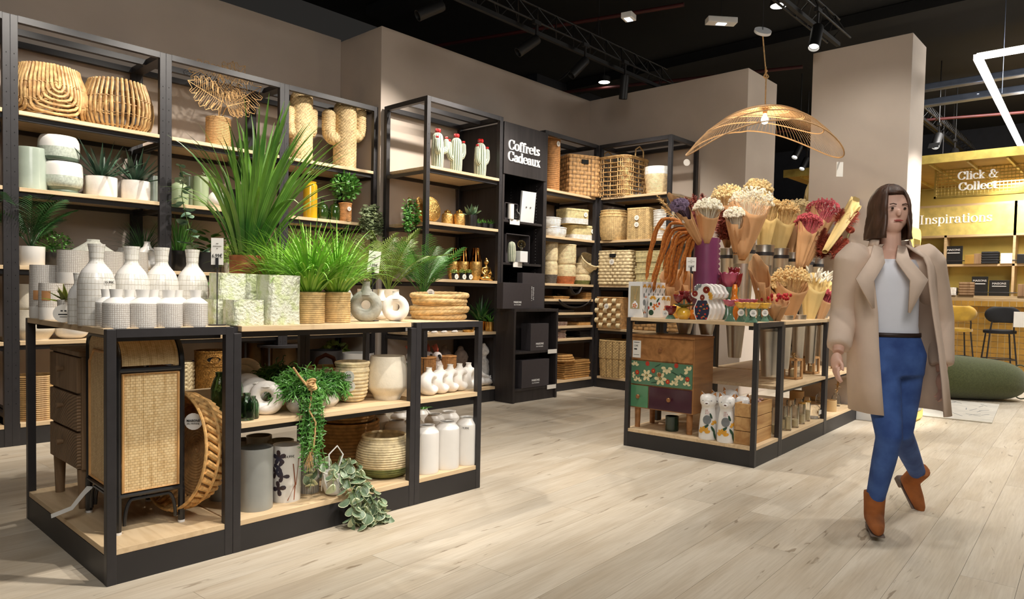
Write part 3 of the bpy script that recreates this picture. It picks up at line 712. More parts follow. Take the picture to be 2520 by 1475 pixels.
m_agave=leafm('leaf_agave',s2l(44,74,58),s2l(78,106,82),rnd=.15)
m_stem=M('plant_stem',s2l(94,116,58),.6)
def arcpts(base,az,L,lean,droop,n=7,pw=1.6):
 p=Vector(base);out=[p.copy()]
 for i in range(n):
  th=lean+droop*((i+.5)/n)**pw;p=p+Vector((sin(th)*cos(az),sin(th)*sin(az),cos(th)))*(L/n);out.append(p.copy())
 return out
def tuft(parent,c,n,L,w_,spread,droop,mat,r0=.02,name='foliage',seg=7,kind='stuff',lv=.35,fold=.15,az0=0,az1=2*pi,lean0=.02):
 b=MB()
 for i in range(n):
  az=random.uniform(az0,az1);q=random.random()**.7;le=L*random.uniform(1-lv,1.05)
  pts=arcpts((c[0]+r0*q*cos(az),c[1]+r0*q*sin(az),c[2]),az+random.uniform(-.3,.3),le,lean0+spread*q,droop*(.3+q)*random.uniform(.6,1.3),seg)
  b.ribbon(pts,[w_*(.75+.5*min(1,4*k/seg))*(1-(k/seg)**2.2)+.0006 for k in range(seg+1)],side=(-sin(az)+random.uniform(-.5,.5),cos(az)+random.uniform(-.5,.5),random.uniform(-.2,.2)),fold=fold)
 return b.build(name,mat,parent,kind=kind)
def frond(b,base,az,L,lean,droop,nl=22,ll=.16,lw=.006,ang=.85):
 n=12;sp=arcpts(base,az,L,lean,droop,n);b.tube(sp,[.0028*(1-.7*i/n)for i in range(n+1)],4,cap=False)
 for i in range(nl):
  t=.22+.78*i/nl;k=t*n;i0=min(int(k),n-1);p=sp[i0].lerp(sp[i0+1],k-i0);d=(sp[i0+1]-sp[i0]).normalized()
  sd=Vector((-sin(az),cos(az),0));l=ll*sin(pi*min(1,.25+t*.75))**.6*random.uniform(.85,1.1)
  for s in(-1,1):
   dd=(d*cos(ang)+sd*s*sin(ang)+Vector((0,0,.15))).normalized();q=[p+dd*l*m/4+Vector((0,0,-.25*l*(m/4)**2))for m in range(5)]
   b.ribbon(q,[lw*.5,lw,lw,lw*.7,.0008],side=sd.cross(dd)+dd.cross(Vector((0,0,1)))*.6,fold=.1)
def leafshape(name,L,w_,mat,curl=.15,parent=None,n=6,fold=.12,pts=None):
# a broad leaf growing along +X from the origin
 b=MB();P=[(L*i/n,0,curl*L*sin(pi*i/n*.9)*.5)for i in range(n+1)]
 b.ribbon(P,[w_*(sin(pi*min(1,(i/n)*.96+.04))**.75)+.0008 for i in range(n+1)],side=(0,1,0),fold=fold);return b.build(name,mat,parent)
def pot(name,label,cat,p,r,H,mat,taper=.9,group=None,lip=0,part='pot',soil=True):
 t=thing(name,label,cat,p,0,group)
 MB().lathe([(0,0),(r*taper*.94,0),(r*taper,.006),(r,H-lip),(r*1.0+(.006 if lip else 0),H-lip),(r+(.006 if lip else 0),H),(r-.006,H),(r-.008,H*.86),(0,H*.86)],36).build(part,mat,t)
 if soil:MB().lathe([(0,H*.87),(r-.007,H*.87)],20).build('soil',m_soil,t)
 return t
# ================================================================ left wall units
random.seed(11)
AX1=(1,0,0)
def LA(z,y=6.16):return(0,y,z)
# coarse rattan baskets: every cane its own part
def canebasket(label,p,r,H,nested,seed):
 random.seed(seed);t=thing('rattan_basket',label,'basket',p,0,'coarse rattan baskets on the top shelf')
 def R(z):q=z/H;return r*(.80+.22*sin(pi*min(1,q*.95+.08)))if q>.06 else r*(.72+q)
 def cane(P,rad=.0108):
  Q=[];rr=[]
  for i,q in enumerate(P):Q.append(Vector(q)+Vector([random.uniform(-.002,.002)for _ in range(3)]));rr.append(rad*(1+.12*(i%3==0)))
  MB().tube(Q,rr,7).build('cane',m_rattan,t)
 def W(a,z):return(R(z)*cos(a),R(z)*sin(a),z)
 if nested:
  for face in range(4):
   a0=-pi/2+face*pi/2
   for k in range(7):
    hw=(k+.5)/7*pi/4*.98;zb=H*(.58-.55*(k+.5)/7)
    P=[W(a0-hw,H-(H-zb-.05)*i/6)for i in range(7)]
    P+=[W(a0+hw*sin(th)*1.0,zb+.05-.05*cos(th)*1.0)for th in np.linspace(-pi/2,pi/2,7)]
    P+=[W(a0+hw,zb+.05+(H-zb-.05)*i/6)for i in range(7)]
    cane(P)
 else:
  n=40
  for k in range(n):
   a=2*pi*k/n;cane([W(a+.0*i,H*i/7)for i in range(8)])
 for q in(.08,.5,.97):
  MB().tube([((R(H*q)-.014)*cos(a*pi/24),(R(H*q)-.014)*sin(a*pi/24),H*q)for a in range(48)],.006,6,closed=True).build('hoop',m_rattan,t)
 b=MB()
 for q in(.3,.62):
  b.tube([((R(H*q)+.003+.009*(k%2))*cos(k*pi/48),(R(H*q)+.003+.009*(k%2))*sin(k*pi/48),H*q+.004*(k%2))for k in range(96)],.0025,4,closed=True)
 b.build('binding',m_rattan,t);MB().lathe([(0,.012),(R(0)*.98,.012),(R(0)*.98,.004),(0,.004)],30).build('base',m_rattan,t)
 return t
p,r,H=item(120,156,172,LA(Z1,6.2));canebasket('coarse rattan basket with nested U shaped canes, leftmost on top shelf',p,r,H,True,1)
p,r,H=item(289,150,207,LA(Z1,6.2));canebasket('coarse rattan basket with straight upright canes beside the U patterned one',p,r,H,False,2)
# second shelf
cyl=[(.93,0),(1,.03),(1,.3),(1,.7),(1,.97),(.97,1)]
p,r,H=item(76,68,366,LA(Z2,6.1));vase('cylinder_vase','tall plain grey green glazed cylinder vase at the left end of the second shelf','vase',p,r,H,cyl,m_sage)
def bandpot(label,p,r,H,flip):
 t=thing('two_tone_pot',label,'pot',p,0,'two tone stacked pots')
 P=smoothprof([(.78,0),(.8,.06),(.78,.12),(1,.3),(1.02,.6),(1,.9),(.93,1)]if not flip else[(.7,0),(.92,.06),(1,.25),(1.02,.6),(.98,.85),(.88,1)],6);P=[(a*r,b*H)for a,b in P]
 c1=[q for q in P if q[1]<=H*.2];c2=[q for q in P if H*.2<=q[1]<=H*.58];c3=[q for q in P if q[1]>=H*.58]
 c2=[c1[-1]]+c2;c3=[c2[-1]]+c3+[(c3[-1][0]-.008,c3[-1][1]),(c3[-1][0]-.008,H*.5),(0,H*.5)]
 MB().lathe([(0,0)]+c1,40).build('moss_foot',m_sagedark,t);MB().lathe(c2,40).build('speckled_band',m_speck,t);MB().lathe(c3,40).build('white_band',m_whitecer,t)
p,r,H=item(153,86,402,LA(Z2,6.1));bandpot('lower bowl shaped pot, white over speckled green, carrying another',p,r,H,False)
p2=p+Vector((-.02,0,H+.001));_,r2,H2=item(144,86,338,LA(Z2+H,6.1));bandpot('upper bowl shaped pot, white over speckled green, stacked on its twin',p2,r2*1.0,H2,True)
def agave(label,p,r,H,L,seed,n=26,mat=None,cat='potted plant',potm=None,group='potted agaves in white pots',wid=.04,nm='potted_agave',up=.12,spread=.95,taper=.92):
 random.seed(seed);t=thing(nm,label,cat,p,0,group)
 MB().lathe([(0,0),(r*taper,0),(r*.99,.02),(r,H),(r-.01,H),(r-.01,H*.85),(0,H*.85)],36).build('pot',potm or m_mattwhite,t)
 MB().lathe([(0,H*.86),(r-.01,H*.86)],16).build('soil',m_soil,t)
 b=MB();P=[(0,0,0)]
 lf=[]
 for k in range(3):
  b=MB();cv=(.25,.55,.85)[k];pts=[(L*sin(cv*i/8*.6)*1.0,0,L*i/8*cos(cv*i/8*.6))for i in range(9)]
  b.ribbon(pts,[wid*(.75+.25*sin(pi*i/8))*(1-(i/8)**1.8)+.001 for i in range(9)],side=(0,1,0),fold=.22);lf.append(b)
 base=[b.build('leaf',mat or m_agave,t)for b in lf]
 for k in range(n):
  q=k/n;o=base[k%3]if k<3 else None;s_=random.uniform(.75,1.08)*(1-.15*q)
  rot=(random.uniform(-.08,.08),(1-q)*spread*random.uniform(.6,1.1),k*2.4+random.uniform(-.2,.2));loc=(random.uniform(-.01,.01),random.uniform(-.01,.01),H*.85)
  if o:o.location=loc;o.rotation_euler=rot;o.scale=(s_,)*3
  else:share(base[k%3],t,loc,rot,(s_,)*3)
 return t
p,r,H=item(250,68,437,LA(Z2,6.08));agave('agave with dark green spiky leaves in the left white pot',p,r,H,.36,5)
p,r,H=item(334,64,447,LA(Z2,6.08));agave('agave with dark green spiky leaves in the right white pot',p,r,H,.34,6)
p,r,H=item(238,60,440,LA(Z2,6.36));pot('white_pot','plain white pot behind the left agave','pot',p,r,H,m_mattwhite,group='white pots behind the agaves')
p,r,H=item(305,56,449,LA(Z2,6.34));pot('white_pot','plain white pot behind and between the two agaves','pot',p,r,H,m_mattwhite,group='white pots behind the agaves')
m_palesage=Muv('pale_sage_ribs',s2l(190,204,166),s2l(150,164,128),.011,9,.1,.4,.3,.5)
p,r,H=item(378,26,434,LA(Z2,6.12));vase('ribbed_vase','slim sage green vase right of the two agaves','vase',p,r,H,cyl,m_sage)
p,r,H=item(393,22,434,LA(Z2,6.25));vase('ribbed_vase','slim sage vase half hidden by the shelf post','vase',p,r,H,cyl,m_sage)
# third shelf
p,r,H=item(77,58,607,LA(Z3,6.06));t=pot('palm_plant','potted fern palm in a white pot at the left of the third shelf','potted plant',p,r,H,m_whitecer,.97)
random.seed(21)
for k in range(15):
 az=k*2.4+.3;b=MB();frond(b,(0,0,H*.85),az,random.uniform(.38,.52),.12+.55*(k%5)/5,random.uniform(.5,1.2),19,.16,.006);b.build('frond',m_leafdark,t)
p,r,H=item(50,40,606,LA(Z3,6.26));pot('white_pot','plain white pot behind the fern palm pot','pot',p,r,H,m_whitecer,.97)
p,r,H=item(130,50,622,LA(Z3,6.2));t=pot('shrub_plant','small boxwood like shrub in a dark pot beside the fern palm','potted plant',p,r,H,m_blackpot)
def bush(parent,c,R_,n,lw,mat,seed,name='foliage',sq=(1,1,1),ll=None,mat2=None,kind='stuff',twig=True):
 random.seed(seed);b=MB();ll=ll or lw*1.7
 for i in range(n):
  d=Vector((random.gauss(0,1),random.gauss(0,1),random.gauss(.2,1))).normalized();q=random.uniform(.35,1)**.5;e=Vector((c[0]+d.x*R_*q*sq[0],c[1]+d.y*R_*q*sq[1],c[2]+d.z*R_*q*sq[2]))
  a=Vector((random.gauss(0,1),random.gauss(0,1),random.gauss(0,.7)))+d;a.normalize();s=a.orthogonal().normalized()
  s=Matrix.Rotation(random.uniform(0,6.28),3,a)@s
  b.ribbon([e,e+a*ll*.5,e+a*ll],[lw*.5,lw,lw*.15],side=s,fold=.12)
  if twig and i%4==0:b.tube([Vector(c)*1+Vector((0,0,-R_*.3)),e],.0012,3,cap=False)
 return b.build(name,mat,parent,kind=kind)
bush(t,(0,0,H+.07),.13,300,.012,m_leafmid,4,sq=(1,1,.7))
def multineck(label,p,r,H,mat,seed,group=None,necks=5):
 t=thing('gathered_vase',label,'vase',p,0,group)
 def fn(u,v):
  a=2*pi*u;q=v;R_=r*(.82+.3*sin(pi*min(1,q*1.1)))*(1 if q<.55 else max(.34,1-(q-.55)*1.75));R_*=1+.12*q*abs(sin(necks*a/2))-.05*q
  return(R_*cos(a),R_*sin(a)*.9,H*q)
 MB().grid(60,22,fn,cu=True).build('body',mat,t,solid=.006)
 MB().lathe([(0,.005),(r*.8,.005)],24).build('base',mat,t)
 return t
p,r,H=item(230,88,590,LA(Z3,6.12));multineck('pale grey green vase with pinched gathered neck behind the white bottles',p,r,H,m_stone,1)
def donut(label,p,r,mat,rz=0,group=None,th=.42,name='donut_vase',hole=.36,neck=.18,H=None):
# ring shaped vase standing upright, ring plane = local XZ
 t=thing(name,label,'vase',p,rz,group);Rm=r*.64;rr=r*.36
 def fn(u,v):
  a=2*pi*u;c=2*pi*v;off=.0
  ex=1+.15*max(0,-sin(a));rad=rr*(1+.12*(-sin(a)))
  x=(Rm+rad*cos(c))*cos(a);z=(Rm+rad*cos(c)*1.0)*sin(a)*1.02;y=rad*1.25*th*2.2*sin(c)
  return(x,y,max(z+r*1.0,0.0))
 MB().grid(48,20,fn,cu=True,cv=True).build('ring_body',mat,t)
 h0=r*1.85;h1=(H or r*2.35);nr=r*.24
 P=smoothprof([(nr*1.9,h0-.02*r/.1),(nr*1.15,h0+(h1-h0)*.35),(nr*.95,h0+(h1-h0)*.7),(nr*1.05,h1)],4)
 MB().lathe(P+[(nr*.85,h1),(nr*.8,h0)],24).build('neck',mat,t)
 return t
p,r,H=item(322,74,622,LA(Z3,6.16));multineck('first white fluted vase behind the large white bottles',p,r,H,m_whitecer,2,'white fluted vases on the third shelf')
p,r,H=item(362,60,612,LA(Z3,6.1));donut('white ring vase between fluted vases on the third shelf',p,r,m_whitecer,.5)
p,r,H=item(300,50,610,LA(Z3,6.36));multineck('second white fluted vase, further back on the third shelf',p,r,H,m_whitecer,3,'white fluted vases on the third shelf')
# fourth shelf
p,r,H=item(82,92,762,LA(Z4,6.12));vase('cream_pot','large rounded white and cream pot at the left of the fourth shelf','pot',p,r,H,[(.72,0),(.74,.06),(.98,.3),(1,.5),(.97,.8),(.96,1)],m_cream)
p2=p+Vector((-.02,0,H+.001));_,r2,H2=item(74,62,700,LA(Z4+H,6.12));vase('cream_pot','smaller white and cream pot stacked on the large one','pot',p2,r2,H2,[(.9,0),(1,.1),(1,.5),(.97,1)],m_cream)
for u,wp,v,y,lb in((176,76,790,6.1,'white round bottomed bowl under the mesh pots, first of a row'),(244,58,797,6.14,'white round bottomed bowl, second of a row on the fourth shelf'),(296,46,800,6.14,'small white bowl, third of a row on the fourth shelf')):
 p,r,H=item(u,wp,v,LA(Z4,y));vase('white_bowl',lb,'bowl',p,r,H,[(.5,0),(.85,.2),(1,.6),(1,1)],m_whitecer,'white bowls on the fourth shelf')
for u,wp,v,lb in((445,60,809,'white box left of two on the fourth shelf'),(508,56,808,'white box right of two on the fourth shelf')):
 p,r,H=item(u,wp,v,LA(Z4,6.1));t=thing('white_box',lb,'box',p);MB().box(-r,-.1,0,r,.1,H).build('box_body',m_white,t,bevel=.003,smooth=False);MB().box(-r-.002,-.102,H-.02,r+.002,.102,H+.001).build('lid',m_white,t,bevel=.003,smooth=False)
p,r,H=item(378,44,826,LA(Z4,6.1));t=pot('small_herb','small bright green herb in low white pot on the fourth shelf','potted plant',p,r,.05,m_whitecer);bush(t,(0,0,.09),.075,260,.012,m_leafmid,8)
for u,wp,v,c,lb in((620,60,797,m_white,'low white dish on the fourth shelf, left'),(700,56,797,m_white,'low white dish on the fourth shelf, right'),(784,34,793,m_rattan,'small wooden bowl on the fourth shelf'),(855,50,792,m_white,'low white plate right of the wooden bowl')):
 p,r,H=item(u,wp,v,LA(Z4,6.08));vase('low_dish',lb,'dish',p,r,.035,[(.6,0),(.95,.5),(1,1)],c,depth=.3)
# base shelf of unit 0 and 1
p,r,H=item(86,88,922,LA(ZB,6.12))
t=thing('coiled_basket','rattan coil basket on the floor shelf at the far left','basket',p);n=22
ringm=None
for k in range(n):
 z=H*(k+.5)/n;o=MB().tube([(r*cos(a*pi/20),r*sin(a*pi/20),0)for a in range(40)],H/n*.52,7,closed=True)if ringm is None else None
 if ringm is None:ringm=o.build('cane_ring',m_rattan,t);ringm.location=(0,0,z)
 else:share(ringm,t,(0,0,z))
MB().lathe([(0,.01),(r*.98,.01)],30).build('base',m_rattan,t)
p,r,H=item(452,42,893,LA(ZB,6.1));basket('braided_basket','pale braided basket on the floor shelf, seen behind the rattan pedestal',p,r,r,H,('braid',.05,.035,.012),m_cornhusk)
p,r,H=item(484,16,888,LA(ZB,6.3));vase('blue_vase','dark blue glass vase between braided basket and hammered drum','vase',p,r*1.6,H,cyl,M('navy_glass',s2l(20,34,96),.1,coat=.6))
def hamdrum(label,p,r,H,mat):
 t=thing('hammered_drum',label,'pot',p)
 MB().lathe([(0,0),(r,0),(r,H*.3),(r,H),(r-.006,H),(r-.006,.05),(0,.05)],48).build('body',mat,t)
 for z in(H*.99,H*.72,.012):MB().tube([(r*cos(a*pi/24),r*sin(a*pi/24),z)for a in range(48)],.005,6,closed=True).build('band',mat,t)
 b=MB();a0=-1.95;pts=[((r+.002)*cos(a0+.38*cos(k*pi/12)),(r+.002)*sin(a0+.38*cos(k*pi/12)),H*.84+.028*sin(k*pi/12))for k in range(24)]
 b.add(pts,[tuple(range(24))]);b.build('handle_hole',m_hole,t,smooth=False);MB().tube(pts,.004,5,closed=True).build('handle_rim',mat,t)
p,r,H=item(524,84,862,LA(ZB,6.05));hamdrum('hammered antique gold metal drum with a slot handle',p,r,H,M('antique_gold',s2l(146,108,56),.38,.9,var=.35,scale=60,bump=1,bscale=130))
m_drum=M('dark_bronze',s2l(86,66,42),.3,.9,var=.2,scale=6)
for u,wp,v,y,lb in((632,100,836,6.25,'dark bronze side table drum in a black frame, left one'),(692,112,848,6.02,'dark bronze side table drum in a black frame, right one')):
 p,r,H=item(u,wp,v,LA(ZB,y));t=thing('side_table',lb,'side table',p,0,'bronze drums in black frames')
 MB().lathe([(0,.04),(r*.82,.04),(r*.82,H-.02),(0,H-.02)],40).build('drum',m_drum,t);MB().lathe([(0,H-.02),(r,H-.02),(r,H),(0,H)],40).build('table_top',m_metal,t)
 for k in range(4):a=k*pi/2+.5;MB().box(-.008,-.008,0,.008,.008,H-.02,T(r*.93*cos(a),r*.93*sin(a),0)).build('leg',m_metal,t,smooth=False)
m_darkbowl=M('charcoal_bowl',s2l(34,30,30),.6)
p,r,H=item(800,80,862,LA(ZB,5.0+1.1));vase('dark_bowl','dark charcoal bowl on the floor shelf behind the island','bowl',p,r,H,[(.5,0),(.9,.3),(1,1)],m_darkbowl)
p,r,H=item(880,78,868,LA(ZB,6.05));vase('white_planter','wide white glazed planter on the floor shelf behind the cream one','planter',p,r,H,[(.7,0),(.9,.1),(1,.5),(1,1)],m_whitecer,depth=.6)
p,r,H=item(822,40,868,LA(ZB,6.3));t=pot('leafy_plant','small round leaved plant on the floor shelf behind the island','potted plant',p,r,H,m_blackpot);bush(t,(0,0,H+.03),.12,60,.05,m_leafolive,5,sq=(1.1,1,.6),ll=.06)
# unit 1 top: woven wire leaves
p,r,H=item(537,56,291,LA(Z1,6.16))
t=thing('jute_leaf_plant','jute monstera leaves on wires in a twine wrapped pot','decorative plant',p)
b=MB().lathe([(0,0),(r,0),(r,H),(r-.006,H),(r-.006,H*.6),(0,H*.6)],36,disp=lambda q,a,z:(q+.0015*sin(z*900),0));b.build('twine_pot',m_jute,t)
for k in range(40):
 if k%2==0:MB().tube([((r+.001)*cos(a*pi/16),(r+.001)*sin(a*pi/16),H*(k+.5)/40)for a in range(32)],H/80,4,closed=True).build('twine_turn',m_jute,t)if k==0 else share(bpy.data.objects[lastt],t,(0,0,H*k/40))
 if k==0:lastt=[o.name for o in t.children if o.name.startswith('twine_turn')][0]
def monstera(parent,stem_to,ang,L,tilt,yaw,seed):
# open wire leaf: outline and ribs of jute cord
 random.seed(seed);b=MB();top=Vector(stem_to);s0=Vector((0,0,H*.7))
 mid=Vector((top.x*.35,top.y*.4,(top.z+s0.z)/2));b.tube([s0,s0.lerp(mid,.5)+Vector((0,0,.02)),mid,mid.lerp(top,.55)+Vector((0,0,.015)),top],.0035,5)
 Mx=Matrix.Translation(top)@Matrix.Rotation(yaw,4,'Z')@Matrix.Rotation(tilt,4,'Y') # leaf lies along local X, in X/Z
 Q=lambda x,z:Mx@Vector((x,.25*z*z/L,z))
 b.tube([Q(L*i/8,0)for i in range(9)],.003,5)
 for s in(-1,1):
  out=[];n=5
  for k in range(n):
   x0,x1=L*(k/n*.82-.05),L*((k+1)/n*.82-.03);W=L*.42*sin(pi*(.22+.66*(k+.5)/n));tip=x1+L*.08
   lobe=[(x0+.01,s*W*.35),(x0+(tip-x0)*.35,s*W*.8),(x0+(tip-x0)*.75,s*W*1.05),(tip+.0,s*W*.9),(x1+.015,s*W*.45)]
   out+=lobe
   for q in(.25,.55,.85):b.tube([Q(x0+(x1-x0)*q*.8,0),Q(x0+(tip-x0)*q,s*W*(.82+.1*q))],.0016,4)
  out.append((L,0));b.tube([Q(*q)for q in[(0,0)]+out],.003,5)
 b.build('wire_leaf',m_jute,parent)
for(u,v,tu,tv,y,yaw,sd)in((545,250,455,200,6.0,.15,1),(540,215,470,145,6.15,-.2,2),(555,225,610,160,6.2,.2,3),(560,262,640,215,6.1,-.1,4),(560,262,628,245,5.98,.3,5),(548,240,575,150,6.3,.1,6)):
 a=hit(u,v,y=y)-p;e=hit(tu,tv,y=y)-p;d=e-a;L=d.length;monstera(t,a,0,L,-atan2(d.z,d.x),yaw,sd)
# unit 1 second shelf
for u,wp,v,y,lb,nm,pf in((441,42,440,6.1,'pale green ribbed bottle vase beside the post on the second shelf','ribbed_bottle',[(.95,0),(1,.05),(1,.62),(.75,.78),(.5,.84),(.48,1)]),(466,26,436,6.3,'pale green ribbed cylinder behind the bottle vase','ribbed_vase',cyl),(494,36,436,6.1,'pale green ribbed cylinder vase left of the white round vase','ribbed_vase',cyl)):
 p,r,H=item(u,wp,v,LA(Z2,y));vase(nm,lb,'vase',p,r,H,pf,m_palesage,'pale green ribbed vases')
p,r,H=item(535,44,466,LA(Z2,6.04));vase('round_vase','small white round vase with a short neck on the second shelf','vase',p,r,H,[(.5,0),(.95,.25),(1,.5),(.7,.78),(.35,.86),(.38,1)],m_whitecer)
p,r,H=item(563,24,478,LA(Z2,6.1));vase('ribbed_vase','small grey ribbed vase half hidden by the big grass plant','vase',p,r,H,cyl,Muv('grey_ribs',s2l(170,168,160),s2l(110,108,100),.012,9,.12))
p,r,H=item(600,60,470,LA(Z2,6.25));t=pot('rubber_plant','dark broad leaved rubber plant behind the big grass','potted plant',p,r,H,m_blackpot)
random.seed(4)
for k in range(14):
 o=leafshape('leaf',.24,.11,m_leafdark,parent=t)if k==0 else share(o0,t)
 if k==0:o0=o
 o.location=(0,0,H+.02*k);o.rotation_euler=(0,-.5-.06*k,k*2.4)
# third shelf of unit 1
p,r,H=item(440,62,618,LA(Z3,6.08));t=pot('grass_plant','fine dark grass plant in a black pot right of the post','potted plant',p,r,H,m_blackpot);random.seed(9);tuft(t,(0,0,H*.85),110,.34,.007,.5,.6,m_leafmid,r0=r*.6)
p,r,H=item(352,30,600,LA(Z3,6.3));t=pot('grass_plant','dark grass plant in shadow left of the post on the third shelf','potted plant',p,r,.12,m_blackpot);random.seed(10);tuft(t,(0,0,.1),90,.36,.007,.8,1.0,m_leafdark,r0=.03)
def eucalyptus(label,p,r,H,path,seed,n=26,sz=.055):
 random.seed(seed);t=pot('eucalyptus_plant',label,'potted plant',p,r,H,m_blackpot)
 P=[Vector(q)-p for q in path];P=[Vector((0,0,H*.8))]+P;b=MB().tube(P,.004,6);b.build('stem',m_stem,t)
 b=MB();b.add([(0,0,0)]+[(sz*.5+sz*.5*cos(a),sz*.42*sin(a),.006*cos(a*2))for a in np.linspace(-pi,pi,13)[:-1]],[(0,k+1,(k+1)%12+1)for k in range(12)]);o0=None
 for k in range(n):
  f=(k//2+.7)/(n/2)*(len(P)-1);i=min(int(f),len(P)-2);q=P[i].lerp(P[i+1],min(1,f-i));az=k*2.2+(pi if k%2 else 0)
  s=random.uniform(.8,1.25)*(1.1-.4*k/n);rot=(random.uniform(-.5,.5),random.uniform(-.5,.3),az)
  if o0 is None:o0=b.build('leaf',m_leafgrey,t);o0.location=q;o0.rotation_euler=rot;o0.scale=(s,)*3
  else:share(o0,t,q,rot,(s,)*3)
p,r,H=item(500,70,622,LA(Z3,6.12))
eucalyptus('tall eucalyptus branch rising out of a dark pot beside the post',p,r,H,[hit(u,v,y=5.86)for u,v in((470,600),(466,560),(455,520),(447,480),(452,440),(440,405))],3,30,.085)
t=thing('rubber_leaf_plant','glossy broad green leaves beside the eucalyptus on third shelf','potted plant',item(520,60,615,LA(Z3,6.36))[0]);MB().lathe([(0,0),(.08,0),(.1,.16),(.09,.16),(.085,.12),(0,.12)],24).build('pot',m_blackpot,t)
for k in range(20):
 o=leafshape('leaf',.12,.07,m_leafmid,parent=t)if k==0 else share(o0,t)
 if k==0:o0=o
 o.location=(.05*cos(k*2.4),.05*sin(k*2.4),.14+.012*k);o.rotation_euler=(.2,-.2,k*2.4)
# trailing monstera on the fourth shelf
p=colx(530,6.05,Z4);t=thing('monstera_plant','green holed monstera leaves behind the price card','potted plant',(p,6.05,Z4));MB().lathe([(0,0),(.07,0),(.09,.14),(.08,.14),(.075,.1),(0,.1)],24).build('pot',m_blackpot,t)
for k in range(26):
 o=leafshape('leaf',.13,.09,m_leafmid,parent=t)if k==0 else share(o0,t)
 if k==0:o0=o
 o.location=(.09*cos(k*2.4),.07*sin(k*2.4),.13+.016*k);o.rotation_euler=(.3,.3,k*2.4)
p=colx(568,6.0,Z3);t=thing('variegated_plant','small cream and green leaved plant left of the grass plant pot','potted plant',(p,6.0,Z3));MB().lathe([(0,0),(.05,0),(.06,.09),(.052,.09),(.05,.07),(0,.07)],24).build('pot',m_whitecer,t);bush(t,(0,0,.15),.11,330,.016,m_leafolive,6)
# unit 2: woven cacti
m_cactus=Mtone('woven_straw',s2l(214,188,140),s2l(140,106,64))
def wtube(b,P,R_,nu=40,nv=40,pu=.03,pz=.022,amp=.009):
 P=[Vector(q)for q in P];n=len(P);prev=None;L=0;vs=[];tn=[]
# resample
 seg=[(P[i+1]-P[i]).length for i in range(n-1)];tot=sum(seg);ctr=[]
 for j in range(nv+1):
  d=tot*j/nv;i=0
  while i<n-2 and d>seg[i]:d-=seg[i];i+=1
  ctr.append(P[i].lerp(P[i+1],min(1,d/seg[i])))
 for j in range(nv+1):
  tt=(ctr[min(j+1,nv)]-ctr[max(j-1,0)]).normalized()
  a=Vector((0,1,0))-tt*tt.y;a.normalize();c=tt.cross(a);l=tot*j/nv
  cap=sqrt(max(0,1-max(0,(l-(tot-R_))/R_)**2))
  for i in range(nu):
   th=2*pi*i/nu;s=th*R_;ph=(s/pu)%1;tri=abs(ph*2-1);q=abs(sin(pi*(l/pz+tri)));rr=R_*cap+amp*q;vs.append(ctr[j]+(a*cos(th)+c*sin(th))*rr*1.0);tn.append(max(0,.95-q*1.5))
 fs=[(j*nu+i,j*nu+(i+1)%nu,(j+1)*nu+(i+1)%nu,(j+1)*nu+i)for j in range(nv)for i in range(nu)]
 b.add(vs,fs,None,tn)
def wcactus(label,p,r,H,arms):
 t=thing('woven_cactus',label,'decoration',p,0,'woven straw cacti');b=MB();wtube(b,[(0,0,0),(0,0,H*.3),(0,0,H*.6),(0,0,H)],r,60,90,r/2.2,.032);b.build('trunk',m_cactus,t)
 for s,z0,z1,ax,ra in arms:
  b=MB();X=s*(r+ax);wtube(b,[(s*r*.5,0,z0),(s*(r+ax*.5),0,z0+.0),(X*.96,0,z0+.03),(X,0,z0+.08),(X,0,(z0+z1)/2+.04),(X,0,z1)],ra,36,50,ra/2,.02);b.build('arm',m_cactus,t)
p,r,H=item(848,52,248,LA(Z1,6.1));s_=mpp(p);wcactus('woven straw cactus with two arms, right one on the top shelf',p,r,H,[(-1,H*.42,H*.82,.08,r*.55),(1,H*.52,H*.96,.07,r*.55)])
p,r,H=item(741,50,222,LA(Z1,6.14));wcactus('woven straw cactus partly behind the big grass, left one',p,r,H,[(-1,H*.4,H*.75,.03,r*.5),(1,H*.45,H*.8,.01,r*.5)])
p,r,H=item(763,34,448,LA(Z2,6.05));vase('yellow_vase','tall mustard yellow glass vase on the second shelf','vase',p,r,H,[(.95,0),(1,.05),(1,.8),(.9,.93),(.8,.95),(.85,1)],M('mustard_glass',s2l(190,150,30),.12,coat=.7,var=.1))
for u,v,y,lb in((793,490,6.1,'dark green glass bottle vase beside the yellow one'),(824,492,6.05,'dark green glass bottle vase left of the wicker pot plant')):
 p,r,H=item(u,30,v,LA(Z2,y));vase('green_bottle',lb,'vase',p,r,H,[(.8,0),(1,.2),(1,.5),(.75,.72),(.3,.82),(.28,.94),(.36,1)],M('bottle_green',s2l(40,62,24),.06,coat=.8),'green glass bottles')
p,r,H=item(849,30,502,LA(Z2,6.0));t=basket('ivy_plant','leafy plant in a small wicker pot with a round white tag',p,r,r,H,('coil',.02,.012,.004),m_brownrope,cat='potted plant',part='wicker_pot')
bush(t,(0,0,H+.17),.14,420,.024,m_leafmid,12,sq=(1,.8,1));disc_tag(t,T(0,-r-.012,H*.7),.022)
